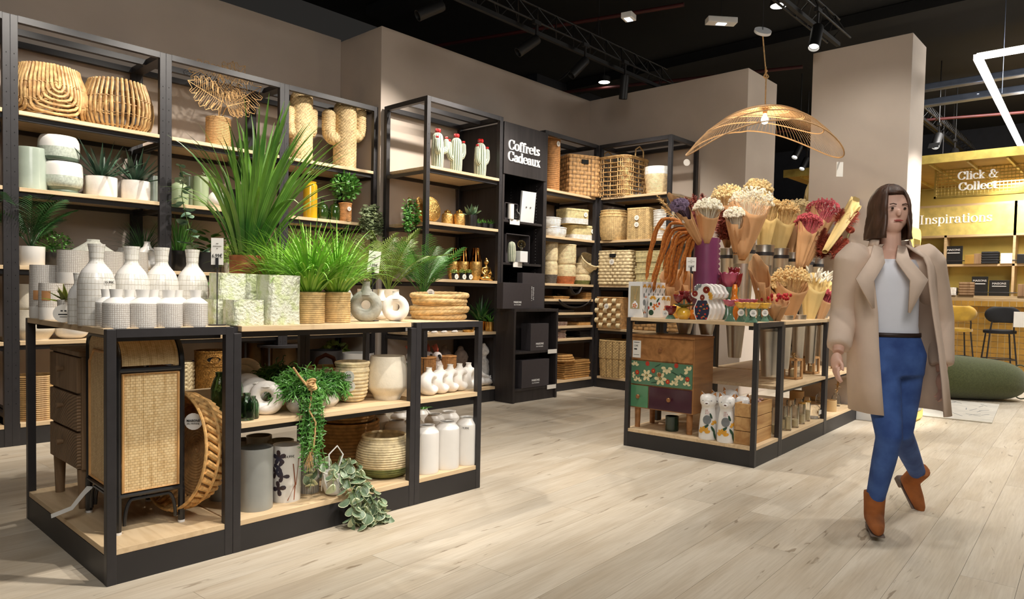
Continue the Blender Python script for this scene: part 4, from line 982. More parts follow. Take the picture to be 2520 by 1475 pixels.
def trailing(label,p,seed,mat,lw,n,w_,drop,up_=.12,name='trailing_plant',potr=.05,poth=.08,potm=None):
 random.seed(seed);t=thing(name,label,'potted plant',p);MB().lathe([(0,0),(potr*.85,0),(potr,poth),(potr-.006,poth),(potr-.008,poth*.8),(0,poth*.8)],24).build('pot',potm or m_whitecer,t)
 b=MB()
 for k in range(n):
  a=random.uniform(-pi*.95,-.05);x,y=w_*cos(a)*random.uniform(.5,1),-abs(random.uniform(.6,1.1))*(potr+.06);z=poth+random.uniform(0,up_);q=[Vector((0,0,poth)),Vector((x*.6,y*.7,z+.02)),Vector((x,y,z-.05))]
  for i in range(5):q.append(Vector((x+random.uniform(-.015,.015),y+random.uniform(-.01,.01),z-.05-drop*random.uniform(.5,1)*(i+1)/5)))
  b.tube(q,.0014,3,cap=False)
  for j in range(len(q)*3):
   e=q[min(j//3+0,len(q)-2)].lerp(q[min(j//3+1,len(q)-1)],(j%3)/3);d=Vector((random.gauss(0,1),random.gauss(-.5,1),random.gauss(0,.6))).normalized()
   b.ribbon([e,e+d*lw*.8,e+d*lw*1.5],[lw*.3,lw,lw*.2],side=d.orthogonal(),fold=.1)
 b.build('foliage',mat,t,kind='stuff');return t
p,r,H=item(900,30,515,LA(Z2,6.0));trailing('pale olive trailing plant spilling over the second shelf end',p,4,leafm('pale_olive',s2l(130,148,104),s2l(176,188,142)),.032,22,.14,.22)
# ================================================================ unit with ceramic cacti (jog), gift column
random.seed(12)
def LB(z,y=5.36):return(0,y,z)
m_ccact=Mtone('celadon_cactus',s2l(224,222,200),s2l(58,96,66),rough=.25,var=.06)
m_redfl=M('red_glaze',s2l(170,28,26),.2,coat=.6,var=.2)
def ribtube(b,P,R_,n=14,nv=26,taper=.72,mid=1.05):
 P=[Vector(q)for q in P];seg=[(P[i+1]-P[i]).length for i in range(len(P)-1)];tot=sum(seg);vs=[];tn=[];nu=n*6;ctr=[]
 for j in range(nv+1):
  d=tot*j/nv;i=0
  while i<len(P)-2 and d>seg[i]:d-=seg[i];i+=1
  ctr.append(P[i].lerp(P[i+1],min(1,d/seg[i])))
 for j in range(nv+1):
  tt=(ctr[min(j+1,nv)]-ctr[max(j-1,0)]).normalized();a=(Vector((0,1,0))-tt*tt.y).normalized();c=tt.cross(a);q=j/nv;l=tot*q
  cap=sqrt(max(0.02,1-max(0,(l-(tot-R_*.9))/(R_*.9))**2));rr0=R_*(taper+(1-taper)*sin(pi*min(1,q*1.2))**.6*mid)*cap
  for i in range(nu):
   th=2*pi*i/nu;w_=abs(cos(n*th/2));vs.append(ctr[j]+(a*cos(th)+c*sin(th))*rr0*(.9+.12*w_));tn.append(max(0,min(1,1.5-w_*1.6)))
 b.add(vs,[(j*nu+i,j*nu+(i+1)%nu,(j+1)*nu+(i+1)%nu,(j+1)*nu+i)for j in range(nv)for i in range(nu)]+[tuple(nv*nu+i for i in range(nu))],None,tn)
def ccactus(label,p,r,H,arms):
 t=thing('ceramic_cactus',label,'decoration',p,0,'striped green ceramic cacti with red flowers')
 b=MB();ribtube(b,[(0,0,0),(0,0,H*.5),(0,0,H*.92)],r,16,36,.85);b.build('trunk',m_ccact,t)
 tops=[((0,0,H*.92),r*.55)]
 for s,z0,z1,ax,y in arms:
  X=s*(r+ax);b=MB();ribtube(b,[(s*r*.5,y*.5,z0),(X*.8,y,z0+.01),(X,y,z0+.05),(X,y,z1)],r*.45,10,22,.9);b.build('arm',m_ccact,t);tops.append(((X,y,z1),r*.3))
 for c,q in tops:
  b=MB()
  for k in range(7):a=k*2*pi/7;b.blob((c[0]+q*.62*cos(a),c[1]+q*.62*sin(a),c[2]+q*.5),(q*.3,q*.3,q*.62),7,5)
  b.blob((c[0],c[1],c[2]+q*.1),(q*.6,q*.6,q*.4),8,5);b.build('red_flower',m_redfl,t)
p,r,H=item(1076,30,318,LB(Z1,5.34));ccactus('striped ceramic cactus, leftmost of three with red flowers',p,r,H,[(1,H*.45,H*.8,.035,-.02),(-1,H*.4,H*.74,.005,-.07)])
p,r,H=item(1122,30,331,LB(Z1,5.34));ccactus('striped ceramic cactus with raised arms, middle one of three',p,r,H,[(1,H*.42,H*.82,.035,0),(-1,H*.35,H*.78,.035,0)])
p,r,H=item(1181,30,344,LB(Z1,5.34));ccactus('striped ceramic cactus with two arms, rightmost of three',p,r,H,[(1,H*.4,H*.8,.035,0),(-1,H*.35,H*.78,.02,-.04)])
def golddisc(label,u,v0,v1,y,rz):
 v=(v0+v1)/2;c=hit(u,v,y=y);rr=(v1-v0)/2*mpp(c);c.z=Z2+rr+.012;t=thing('gold_disc',label,'decoration',(c.x,y,Z2),rz,'gold disc ornaments on the second shelf')
 Mx=T(0,0,rr+.012)@RX(pi/2-.12);MB().lathe([(0,-.008),(rr*.9,-.008),(rr,0),(rr*.9,.008),(0,.004)],48,M=Mx).build('disc',m_goldham,t);MB().box(-.06,-.03,0,.06,.03,.014).build('foot',m_gold,t,bevel=.003,smooth=False)
golddisc('hammered gold disc, rightmost and nearest of three',1063,487,548,5.3,.1)
golddisc('hammered gold disc, middle of three',1035,487,546,5.36,.5)
golddisc('hammered gold disc, leftmost of three',1010,487,545,5.42,.7)
for u,y,lb in((1101,5.38,'gold jar with ball lid, left one'),(1130,5.32,'gold jar with ball lid, right one')):
 p,r,H=item(u,29,516,LB(Z2,y));t=thing('gold_jar',lb,'jar',p,0,'gold jars with lids')
 MB().lathe([(0,0)]+smoothprof([(r*.85,0),(r,.02),(r,H*.62),(r*.8,H*.74),(r*.5,H*.78)],4)+[(0,H*.78)],32).build('body',m_goldham,t)
 MB().lathe(smoothprof([(0,H),(r*.2,H*.98),(r*.3,H*.93),(r*.55,H*.9),(r*.55,H*.78)],3),24).build('lid',m_gold,t)
p,r,H=item(1160,28,530,LB(Z2,5.34));agave('big pale succulent in a black pot on the second shelf',p,r,H,.17,30,14,leafm('pale_succulent',s2l(92,128,100),s2l(140,166,130)),potm=m_blackpot,group=None,wid=.075,nm='potted_succulent',spread=.9)
for i,(u,wp,v)in enumerate(((1176,14,550),(1191,18,550),(1207,15,552),(1219,13,553))):
 p,r,H=item(u,wp,v,LB(Z2,5.3+.04*(i%2)));agave(['mini succulent in a black pot, first of four in a row','mini succulent with yellowish tips, second of four in a row','mini succulent in a black pot, third of four in a row','mini succulent in a black pot, last by the post'][i],p,r,H,.075,40+i,14,m_leafmid,potm=m_blackpot,group='mini succulents in black pots',wid=.014,nm='mini_succulent')
xg=colx(985,5.5,Z2);trailing('green ivy hanging over the left end of the gold disc shelf',(xg,5.42,Z2),5,m_leafmid,.022,20,.1,.2)
m_goldtop=M('bronze_gloss',s2l(110,72,34),.08,1,var=.1)
for i,(u,y)in enumerate(((1115,5.5),(1140,5.42),(1170,5.32))):
 p,r,H=item(u,31,611,LB(Z3,y));t=thing('gold_vase',['tall bronze and gold vase, left of three behind the palm','tall bronze and gold vase, middle of three','tall bronze and gold vase, right of three beside the buddha'][i],'vase',p,0,'tall gold vases with glossy necks')
 P=smoothprof([(r*.62,0),(r*.9,H*.2),(r,H*.45),(r*.92,H*.62),(r*.62,H)],6);a=[q for q in P if q[1]<=H*.6];c=[a[-1]]+[q for q in P if q[1]>H*.6]
 MB().lathe([(0,0)]+a,36).build('textured_body',m_goldham,t);MB().lathe(c+[(c[-1][0]-.005,H),(c[-1][0]-.005,H*.6)],36).build('glossy_neck',m_goldtop,t)
def buddha(label,p,H,mat,rz=0,group=None,name='buddha_statue',bust=False):
 t=thing(name,label,'statue',p,rz,group);b=MB();s=H
 if not bust:
  b.blob((0,0,.10*s),(.36*s,.2*s,.10*s),14,8);b.blob((-.24*s,-.06*s,.1*s),(.16*s,.14*s,.09*s),10,8);b.blob((.24*s,-.06*s,.1*s),(.16*s,.14*s,.09*s),10,8)
  b.tube([(-.3*s,-.1*s,.08*s),(0,-.2*s,.1*s),(.26*s,-.12*s,.12*s)],[.07*s,.06*s,.05*s],10);b.tube([(.3*s,-.1*s,.07*s),(0,-.16*s,.06*s),(-.26*s,-.12*s,.08*s)],[.07*s,.06*s,.05*s],10)
  b.blob((0,0,.34*s),(.17*s,.12*s,.24*s),14,10);b.blob((0,0,.52*s),(.2*s,.1*s,.09*s),14,8)
  for k in(-1,1):b.tube([(k*.19*s,0,.53*s),(k*.25*s,-.01*s,.36*s),(k*.2*s,-.12*s,.24*s),(k*.05*s,-.17*s,.19*s)],[.06*s,.055*s,.045*s,.04*s],10)
  b.tube([(0,0,.56*s),(0,0,.68*s)],[.06*s,.055*s],10);z=.78*s
 else:b.blob((0,0,.2*s),(.3*s,.17*s,.22*s),14,8);b.tube([(0,0,.3*s),(0,0,.5*s)],[.12*s,.1*s],12);z=.68*s;s*=1.6
 b.blob((0,0,z),(.105*s,.115*s,.13*s),14,10);b.blob((0,.01*s,z+.13*s),(.05*s,.05*s,.05*s),10,6);b.blob((0,-.115*s,z-.01*s),(.018*s,.025*s,.04*s),8,6)
 for k in(-1,1):b.blob((k*.108*s,0,z-.02*s),(.018*s,.03*s,.06*s),8,6);b.blob((k*.04*s,-.1*s,z+.015*s),(.025*s,.015*s,.012*s),8,5)
 b.blob((0,-.105*s,z-.06*s),(.03*s,.015*s,.012*s),8,5)
 o=b.build('figure',mat,t);m=o.modifiers.new('r','REMESH');m.mode='VOXEL';m.voxel_size=max(.004,H*.018);m.use_smooth_shade=True
 return t
p,r,H=item(1196,25,632,LB(Z3,5.3));buddha('small gold seated buddha at the right of the gold vases',p,H,m_gold)
for i,(u,v,lb)in enumerate(((1118,668,'tiny potted plant with a round tag, left of three'),(1137,664,'tiny potted plant with yellow green top, middle of three'),(1153,664,'tiny potted plant with a round tag, right of three'))):
 p,r,H=item(u,15,672,LB(Z3,5.27));t=pot('tiny_plant',lb,'potted plant',p,r,H,m_blackpot,group='tiny plants with round tags');bush(t,(0,0,H+.01),.03,70,.012,m_leafolive,20+i,sq=(1,1,.5));disc_tag(t,T(.0,-r-.004,H*.45),.026)
p,r,H=item(1183,30,790,LB(Z4,5.42));t=pot('grass_plant','dark spiky leaved plant in a gold pot behind the rope pile','potted plant',p,r,H,m_gold);random.seed(31);tuft(t,(0,0,H*.8),46,.3,.022,.75,.6,m_leafdark,r0=.03)
p,r,H=item(1206,25,792,LB(Z4,5.3));agave('little agave in a shiny gold pot at the shelf end',p,r,H,.15,33,18,m_leafmid,potm=m_gold,group=None,wid=.022,nm='gold_pot_agave')
p,r,H=item(1152,32,793,LB(Z4,5.28));vase('gold_bowl','ribbed gold bowl pot left of the little agave','pot',p,r,H,[(.8,0),(1,.4),(.97,.85),(1,1)],m_goldham)
m_plasterst=M('white_plaster',s2l(214,210,206),.85,var=.12,scale=40,bump=.2,bscale=90)
for i,u in enumerate((975,1000,1024,1047,1068,1092,1118)):
 p,r,H=item(u,24,800,LB(Z4,(5.76,5.66,5.54,5.42,5.3,5.28,5.28)[i]));buddha(['first','second','third','fourth','fifth','sixth','last'][i]+' small white resting figure from the left, on the low shelf',p,.105,m_plasterst,0,'small white resting figures','small_statue')
p,r,H=item(1190,70,840,LB(ZB,5.38));buddha('large pale seated buddha on the floor shelf',p,H,m_plasterst,.25)
m_darkst=M('dark_stone',s2l(120,106,98),.9,var=.15,scale=30,bump=.2)
p,r,H=item(1133,40,848,LB(ZB,5.5));buddha('brown stone buddha bust in shadow beside the pale one',p,H,m_darkst,0,None,'buddha_bust',True)
p,r,H=item(1093,40,846,LB(ZB,5.58));buddha('darker stone buddha bust, further left in shadow',p,H,m_darkst,0,None,'buddha_bust',True)
m_bird=M('bird_white',s2l(226,214,208),.5,var=.05);m_crest=M('bird_crest',s2l(150,66,44),.6,var=.3)
def cockatoo(label,p,H):
 t=thing('cockatoo_figure',label,'figurine',p,-.3,'cockatoo figurines');b=MB();s=H
 b.tube([(0,.1*s,.0),(0,.06*s,.18*s),(0,0,.38*s),(0,-.02*s,.55*s),(0,-.03*s,.66*s)],[.05*s,.1*s,.17*s,.15*s,.09*s],14);b.blob((0,-.05*s,.74*s),(.1*s,.12*s,.1*s),12,8)
 for k in(-1,1):b.tube([(k*.14*s,-.02*s,.5*s),(k*.15*s,.05*s,.3*s),(k*.08*s,.12*s,.08*s)],[.06*s,.07*s,.02*s],10)
 b.build('bird_body',m_bird,t);MB().tube([(0,-.15*s,.76*s),(0,-.21*s,.73*s),(0,-.2*s,.67*s)],[.035*s,.03*s,.004*s],8).build('beak',m_blackpot,t)
 b=MB()
 for k in range(6):b.ribbon([(0,-.08*s+.03*k*s,.82*s),(0,-.07*s+.045*k*s,.9*s),(0,.0*s+.055*k*s,1.0*s-.015*s*k)],[.03*s,.04*s,.012*s],side=(1,0,0))
 b.build('crest',[m_crest],t,solid=.004);MB().lathe([(0,0),(.14*s,0),(.12*s,.04*s),(0,.04*s)],16).build('stand',m_darkst,t)
for u,y,lb in((1072,5.3,'cockatoo figurine nearest the post, rightmost'),(1052,5.42,'cockatoo figurine behind, middle one'),(1008,5.36,'cockatoo figurine furthest left')):
 p,r,H=item(u,30,846,LB(ZB,y));cockatoo(lb,p+Vector((0,0,.0)),H)
for u,wp,v,lb in((1050,42,880,'small brown wicker basket under the cockatoos'),(1103,36,877,'small brown wicker pot beside the cockatoo')):
 p,r,H=item(u,wp,v,LB(ZB,5.24));basket('wicker_pot',lb,p,r,r,H,('fine',.02,.014,.005),m_brownrope,cat='basket')
p,r,H=item(985,60,912,LB(ZB,5.3));t=pot('clover_plant','round leaved dark green plant behind the cream planter','potted plant',p,r*.6,H*.8,m_darkst);bush(t,(0,0,H*.8+.04),.13,120,.035,m_leafdark,9,sq=(1.1,1,.6),ll=.04)
# gift column
bc=[o for o in bpy.data.objects if o.name.startswith('gift_bookcase')][0];lc=[o for o in bpy.data.objects if o.name.startswith('low_cabinet')][0]
m_sign=m_light('white_sign_glow',(.95,.93,.9),.35)  # lettering material with a faint glow added, though no lamp
a,b_=hit(1255,355,y=5.188),hit(1323,372,y=5.188);S0=(a+b_)/2-bc.location
hgt=.148;serif('Coffrets',hgt,bc,m_sign,T(S0.x,-.024,S0.z-.055))
a,b_=hit(1253,385,y=5.188),hit(1325,400,y=5.188);S0=(a+b_)/2-bc.location
serif('Cadeaux',hgt,bc,m_sign,T(S0.x,-.024,S0.z-.05))
m_boxblack=M('matt_black_card',s2l(62,57,60),.6,var=.04,scale=40);m_boxin=M('box_inside',s2l(18,17,18),.7)
def gbox(label,u0,u1,v0,z,y,D=.1,open_=False,rz=0,logo_uv=None,side=False,grp='black gift boxes',H=None,lean=0):
 x0,x1=colx(u0,y,z+.1),colx(u1,y,z+.1);H=H or zat((x0+x1)/2,y,v0)-z;W=x1-x0
 t=thing('gift_box',label,'gift box',((x0+x1)/2,y,z),rz,grp);t.rotation_euler=(-lean,0,rz)
 if open_:
  q=.008
  for a in((-W/2,0,0,-W/2+q,D,H),(W/2-q,0,0,W/2,D,H),(-W/2,0,0,W/2,D,q),(-W/2,0,H-q,W/2,D,H)):MB().box(*a).build('box_side',m_boxblack,t,smooth=False)
  MB().box(-W/2,D-q,0,W/2,D,H).build('box_back',m_boxblack,t,smooth=False)
 else:
  MB().box(-W/2,0,0,W/2,D,H).build('box_base',m_boxblack,t,smooth=False,bevel=.002)
  MB().box(-W/2-.003,-.002,-.0,W/2+.003,D*.45,H+.002).build('lid',m_boxblack,t,smooth=False,bevel=.002)
  L=T(0,-.004,H*.25)@XZ if not side else T(-W*.1,-.004,H*.42)@XZ@RZ(pi/2)
  logo(t,L,min(W,H)*.105,m_white)
 return t,W,H
gbox('black gift box lying upright on the low cabinet, front left one',1238,1307,697,.986,4.97,.09)
gbox('taller black gift box behind with its lettering turned sideways',1285,1338,673,.986,5.08,.08,side=True)
gbox('black gift box on the middle shelf of the low cabinet',1306,1349,797,.536,4.95,.14)
gbox('black gift box on the bottom shelf of the low cabinet',1284,1350,886,.146,4.945,.14)
t,W,H=gbox('open black gift box with little ornaments, upper column shelf',1242,1275,500,1.931,5.24,.14,True,grp='open gift boxes')
c=t.location
def small(name,label,cat,loc,prof,r,H,mat,group=None):return vase(name,label,cat,Vector(loc),r,H,prof,mat,group,n=24,th=.003)
small('white_candle','white candle jar in the upper open gift box','candle',(c.x-W*.2,c.y-.03,1.94),cyl,.035,.16,m_whitecer)
small('glass_diffuser','round glass bottle in the upper open gift box','bottle',(c.x+W*.22,c.y-.03,1.94),[(.7,0),(1,.3),(.8,.6),(.3,.8),(.3,1)],.04,.12,m_clear)
x=colx(1297,5.25,1.95);t=thing('white_gift_box','white flat jewellery gift box leaning beside the open black one','gift box',(x,5.25,1.932),-.12);t.rotation_euler=(.1,0,-.12)
MB().box(-.1,0,0,.1,.03,.34).build('box_body',m_white,t,bevel=.003,smooth=False)
for k in(-.03,.03):MB().blob((k,-.004,.17),.009,8,6).build('earring',M('grey_stone%d'%(k*100),(.3,.3,.3),.3),t)
t,W,H=gbox('open black gift box with cactus and bulb lamp, second column shelf',1244,1303,577,1.476,5.22,.16,True,grp='open gift boxes')
c=t.location
p=Vector((c.x-W*.25,c.y-.0,1.486));tt=thing('ceramic_cactus','small plain green ceramic cactus in the open gift box','decoration',p);b=MB();ribtube(b,[(0,0,0),(0,0,.1),(0,0,.22)],.045,14,20,.85);b.build('trunk',m_ccact,tt)
tt=thing('bulb_lamp','small lamp with a clear round bulb on a white base in gift box','lamp',(c.x+W*.1,c.y-.02,1.486));MB().box(-.06,-.04,0,.06,.04,.12).build('base',m_white,tt,bevel=.003,smooth=False);MB().lathe(smoothprof([(.012,.12),(.014,.14),(.045,.19),(.03,.235),(0,.245)],4),20).build('bulb',Mglass('amber_bulb',s2l(236,214,150),.02),tt)
for z,u0,u1,v in((1.93,1254,1278,0),(1.475,1262,1284,0)):
 a,b_=colx(u0,5.2,z)-bc.location.x,colx(u1,5.2,z)-bc.location.x
 MB().box(a,-.006,z-.045,b_,-.003,z+.01).build('price_strip',m_paper,bc,smooth=False)
# ================================================================ basket unit beside the column
def LD(z,y=5.4):return(0,y,z)
p,r,H=item(1356,40,342,LD(Z1,5.42));t=basket('tall_basket','tall brown coiled round basket next to the black column',p,r,r,H,('coil',.03,.022,.006),m_brownrope,prof=((1,0),(1,.9),(1.04,1)));disc_tag(t,T(-.02,-r-.02,H*.88),.032)
p,r,H=item(1420,76,390,LD(Z1,5.42));t=basket('square_basket','square open weave brown basket with a handle slot',p,.215,.19,H,('plait',.05,.05,.014),m_hyacinth,e=10,rz=-.45,nv=56);MB().box(-.045,-.209,H-.1,.045,-.19,H-.05).build('handle_slot',m_hole,t,smooth=False)
for k,(u,wp,v,z0,lb)in enumerate(((1426,70,545,Z2,'lower lidded seagrass box with a white painted base'),(1408,62,512,Z2+.19,'upper lidded seagrass box with a white base, stacked on its twin'))):
 p,r,H=item(u,wp,v,(0,5.42,z0));H=.165
 basket('lidded_box',lb,p,.19-.02*k,.13,H,('fine',.02,.016,.004),m_palegrass,e=7,rz=-.3,mats2=m_whiterope,split=.42,lid=.018,group='lidded seagrass boxes')
 tg=[o for o in COL.objects if o.name.startswith('lidded_box')and o.parent is None][-1];disc_tag(tg,T(.1,-.145,H*.7),.028)
for k,(u,v,z0,rr,sc)in enumerate(((1365,560,Z2,.15,1),(1357,536,Z2+.11,.12,.9))):
 p=Vector((colx(u,5.36,z0),5.36,z0));basket('soft_white_basket',['soft white rope basket at the left, lower one','soft white rope basket, upper one flopped over'][k],p,rr,rr*.8,.11,('coil',.03,.014,.004),m_whiterope,prof=((.85,0),(1,.4),(1.02,1)),group='soft white rope baskets')
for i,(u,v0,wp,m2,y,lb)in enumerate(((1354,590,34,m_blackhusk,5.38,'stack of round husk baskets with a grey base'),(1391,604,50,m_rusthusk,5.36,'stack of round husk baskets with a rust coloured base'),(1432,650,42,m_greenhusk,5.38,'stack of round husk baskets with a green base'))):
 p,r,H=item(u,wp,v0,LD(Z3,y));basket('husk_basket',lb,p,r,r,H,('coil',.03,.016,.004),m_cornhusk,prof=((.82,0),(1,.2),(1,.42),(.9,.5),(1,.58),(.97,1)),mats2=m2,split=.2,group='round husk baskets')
p=Vector((colx(1436,5.4,Z3+.2),5.4,Z3+.19));t=basket('husk_basket','tilted round husk basket lying on the green based stack',p,.13,.13,.17,('coil',.03,.016,.004),m_cornhusk,prof=((.7,0),(1,.5),(1,1)));t.rotation_euler=(.75,-.1,0)
m_mat=Mtone('woven_mat',s2l(190,144,84),s2l(96,62,32),rnd=.12);m_dark=M('black_rattan',s2l(26,22,22),.5,rnd=.1);m_pattern=M('patterned_cloth',s2l(120,40,34),.8,c2=s2l(200,190,170),scale=90,rnd=.2)
def mat_(label,x,y,z,w_,d_,h_,m,rnd_=False,grp='folded mats on narrow shelves'):
 t=thing('placemat',label,'placemat',(x,y,z),random.uniform(-.05,.05),grp)
 if rnd_:
  b=MB();n=int(w_/.014)
  for k in range(1,n):b.tube([(k*.007*cos(a*pi/16),k*.007*sin(a*pi/16),h_/2)for a in range(32)],h_*.55,5,closed=True)
  b.build('coil',m,t)
 else:MB().grid(16,8,lambda u,v:(w_*(u-.5)*1.0,d_*(v-.5),h_+.003*sin(u*40)*sin(v*30)),cs=lambda u,v:.4*abs(sin(u*60))).build('top_weave',m,t);MB().box(-w_/2,-d_/2,0,w_/2,d_/2,h_-.002).build('mat_body',m,t,bevel=.004,smooth=False)
 return t
for z0,items_ in((1.09,((1362,.30,m_mat,2,'straw mats, left pile on the narrow top shelf'),(1435,.2,m_mat,5,'straw mats, right pile on the narrow top shelf'))),(.93,((1375,.3,m_dark,1,'flat black mat on the second narrow shelf'),)),(.77,((1360,.24,m_pattern,3,'brown mats, left pile on the third narrow shelf'),(1425,.34,m_mat,1,'cushion like straw mat on the third narrow shelf'))),(.62,((1358,.22,m_pattern,7,'patterned cloths, left pile on the fourth narrow shelf'),(1430,.4,m_dark,6,'dark woven mats, right pile on the fourth narrow shelf')))):
 for u,w_,m,n,lb in items_:
  x=colx(u,5.38,z0)
  for k in range(n):hh=.014 if n>1 else.035;mat_(['lowest','second','third','fourth','fifth','sixth','topmost'][k if k<n-1 or n==1 else 6]+' of the '+lb,x+random.uniform(-.01,.01),5.38,z0+k*(hh+.003)+.001,w_,.26,hh,m)
# shallow black trays
for u,z0,w_,lb in((1405,1.09,.22,'shallow black rattan tray with handles on the top narrow shelf'),(1402,.93,.62,'long curved black rattan tray on the second narrow shelf')):
 x=colx(u,5.3,z0+.05);t=thing('rattan_tray',lb,'tray',(x,5.34,z0+.045))
 b=MB();b.grid(24,8,lambda a,c:((a-.5)*w_,(c-.5)*.26,.09*(abs(a-.5)*2)**2.5+.02*(abs(c-.5)*2)**3));b.build('tray_body',m_dark,t,solid=.012)
 for s in(-1,1):MB().tube([(s*w_*.5,-.08,.09),(s*(w_*.5+.02),0,.13),(s*w_*.5,.08,.09)],.008,6).build('handle',m_dark,t)
x=colx(1378,5.36,.13);
for k in range(3):mat_('round coiled seat pad, %s of three'%('bottom','middle','top')[k],x,5.36,.345+k*.026,.36-.03*k,.3,.022,m_mat,True,'round coiled pads')
x=colx(1400,5.4,.13)
for k in range(8):mat_('square coiled seat pad, %s'%('bottom of the pile','second from bottom','third from bottom','fourth from bottom','fifth from bottom','sixth from bottom','second from top','top of the pile')[k],x+.02,5.4,.128+k*.027,.6,.3,.024,m_mat,False,'square pads on the floor shelf')
# ================================================================ end wall unit (front plane x = 7.056, facing -x)
def LE(z,x=7.2):return(x,0,z)
AY1=(0,1,0)
p,r,H=item(1532,112,392,LE(Z1,7.3),AY1);t=thing('lattice_basket','large open lattice rattan basket with loop handles','basket',p,.0)
a_=.27;N_=11;rr_=.0065
def sq(u_,e=5):x_,y_=superr(u_*2*pi,a_,a_*.85,e);return x_,y_
vb=[sq(k/44.)for k in range(44)]
for k,(x_,y_)in enumerate(vb):MB().tube([(x_*(1+.02*sin(z*40+k)),y_*(1+.02*sin(z*40+k)),z)for z in np.linspace(0,H*.97,12)],rr_,5).build('upright_cane',m_rattan,t)
for j in range(9):
 z=H*(j+.4)/9;MB().tube([(x_*1.02+.006*((k+j)%2),y_*1.02,z+.003*sin(k*2))for k,(x_,y_)in enumerate([sq(k/66.)for k in range(66)])],rr_,5,closed=True).build('ring_cane',m_rattan,t)
MB().tube([(x_*1.02,y_*1.02,H*.97)for x_,y_ in[sq(k/66.)for k in range(66)]],.014,6,closed=True).build('rim',m_rattan,t)
for s in(-1,1):MB().tube([(-.09,s*a_*.86,H*.95),(-.085,s*a_*.86,H+.08),(-.0,s*a_*.86,H+.125),(.085,s*a_*.86,H+.08),(.09,s*a_*.86,H*.95)],.009,6).build('handle',m_rattan,t)
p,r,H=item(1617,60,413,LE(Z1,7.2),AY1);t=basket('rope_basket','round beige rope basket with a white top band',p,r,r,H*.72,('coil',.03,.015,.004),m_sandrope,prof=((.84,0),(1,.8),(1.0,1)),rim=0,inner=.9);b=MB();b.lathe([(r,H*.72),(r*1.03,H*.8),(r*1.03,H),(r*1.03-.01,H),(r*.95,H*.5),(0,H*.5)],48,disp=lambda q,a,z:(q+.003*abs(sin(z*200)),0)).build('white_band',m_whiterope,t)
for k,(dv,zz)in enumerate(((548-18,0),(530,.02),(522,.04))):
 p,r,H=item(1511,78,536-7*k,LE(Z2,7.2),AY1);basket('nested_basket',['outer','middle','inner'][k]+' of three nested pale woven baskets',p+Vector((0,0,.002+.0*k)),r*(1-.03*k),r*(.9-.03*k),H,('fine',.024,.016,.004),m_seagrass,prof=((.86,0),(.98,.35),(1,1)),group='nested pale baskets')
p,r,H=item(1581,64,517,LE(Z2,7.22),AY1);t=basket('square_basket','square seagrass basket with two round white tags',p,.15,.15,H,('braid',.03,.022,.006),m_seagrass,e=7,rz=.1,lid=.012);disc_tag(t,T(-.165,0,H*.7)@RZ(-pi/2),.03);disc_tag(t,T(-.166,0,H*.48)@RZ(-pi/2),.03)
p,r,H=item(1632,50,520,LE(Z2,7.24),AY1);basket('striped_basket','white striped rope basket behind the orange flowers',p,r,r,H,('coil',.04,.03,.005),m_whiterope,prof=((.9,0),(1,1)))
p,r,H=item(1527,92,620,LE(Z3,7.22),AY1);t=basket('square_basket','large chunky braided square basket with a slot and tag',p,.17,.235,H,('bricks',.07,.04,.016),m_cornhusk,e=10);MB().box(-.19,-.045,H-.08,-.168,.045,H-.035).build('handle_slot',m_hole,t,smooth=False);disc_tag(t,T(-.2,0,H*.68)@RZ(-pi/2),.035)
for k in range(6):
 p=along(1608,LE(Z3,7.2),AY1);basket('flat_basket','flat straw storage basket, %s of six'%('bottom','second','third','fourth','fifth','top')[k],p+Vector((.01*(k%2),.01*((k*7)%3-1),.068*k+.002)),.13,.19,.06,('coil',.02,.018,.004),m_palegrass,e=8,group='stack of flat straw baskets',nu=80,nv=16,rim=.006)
p,r,H=item(1514,66,733,LE(Z4,7.2),AY1);t=basket('checker_basket','square basket with pale raised squares and a tag',p,.16,.19,H,('coil',.03,.014,.004),m_hyacinth,e=10);
blk=MB()
for i in range(6):
 for j in range(6):
  if(i+j)%2:continue
  for s in(0,1):
   y0=-.19+i*.064;z0=.01+j*(H-.02)/6;hh=(H-.02)/6
   if s==0:q=[(-.178,y0,z0),(-.178,y0+.058,z0),(-.186,y0+.029,z0+hh/2)]
  bb=MB().grid(5,5,lambda u,v:(-.168-.02*sin(pi*v)**.7,y0+.058*u,z0+hh*v));o=bb.build('pale_square',m_cornhusk,t)
disc_tag(t,T(-.2,.0,H*.72)@RZ(-pi/2),.034)
for u,wp,v,m,lb in((1600,58,790,m_hyacinth,'brown chunky woven basket under the island top edge, first'),(1650,40,790,m_hyacinth,'brown chunky woven basket, second to its right')):
 p,r,H=item(u,wp,v,LE(Z4,7.22),AY1);basket('square_basket',lb,p,.15,.15,.2,('bricks',.08,.045,.012),m,e=8,rz=0)
p,r,H=item(1520,62,838,LE(.14,7.22),AY1);basket('braided_basket','two tier braided hyacinth basket on the floor shelf of the end wall',p,.19,.19,H,('braid',.045,.034,.01),m_seagrass,e=4,prof=((.95,0),(1,.45),(.98,.5),(1.04,.55),(1.04,1)))
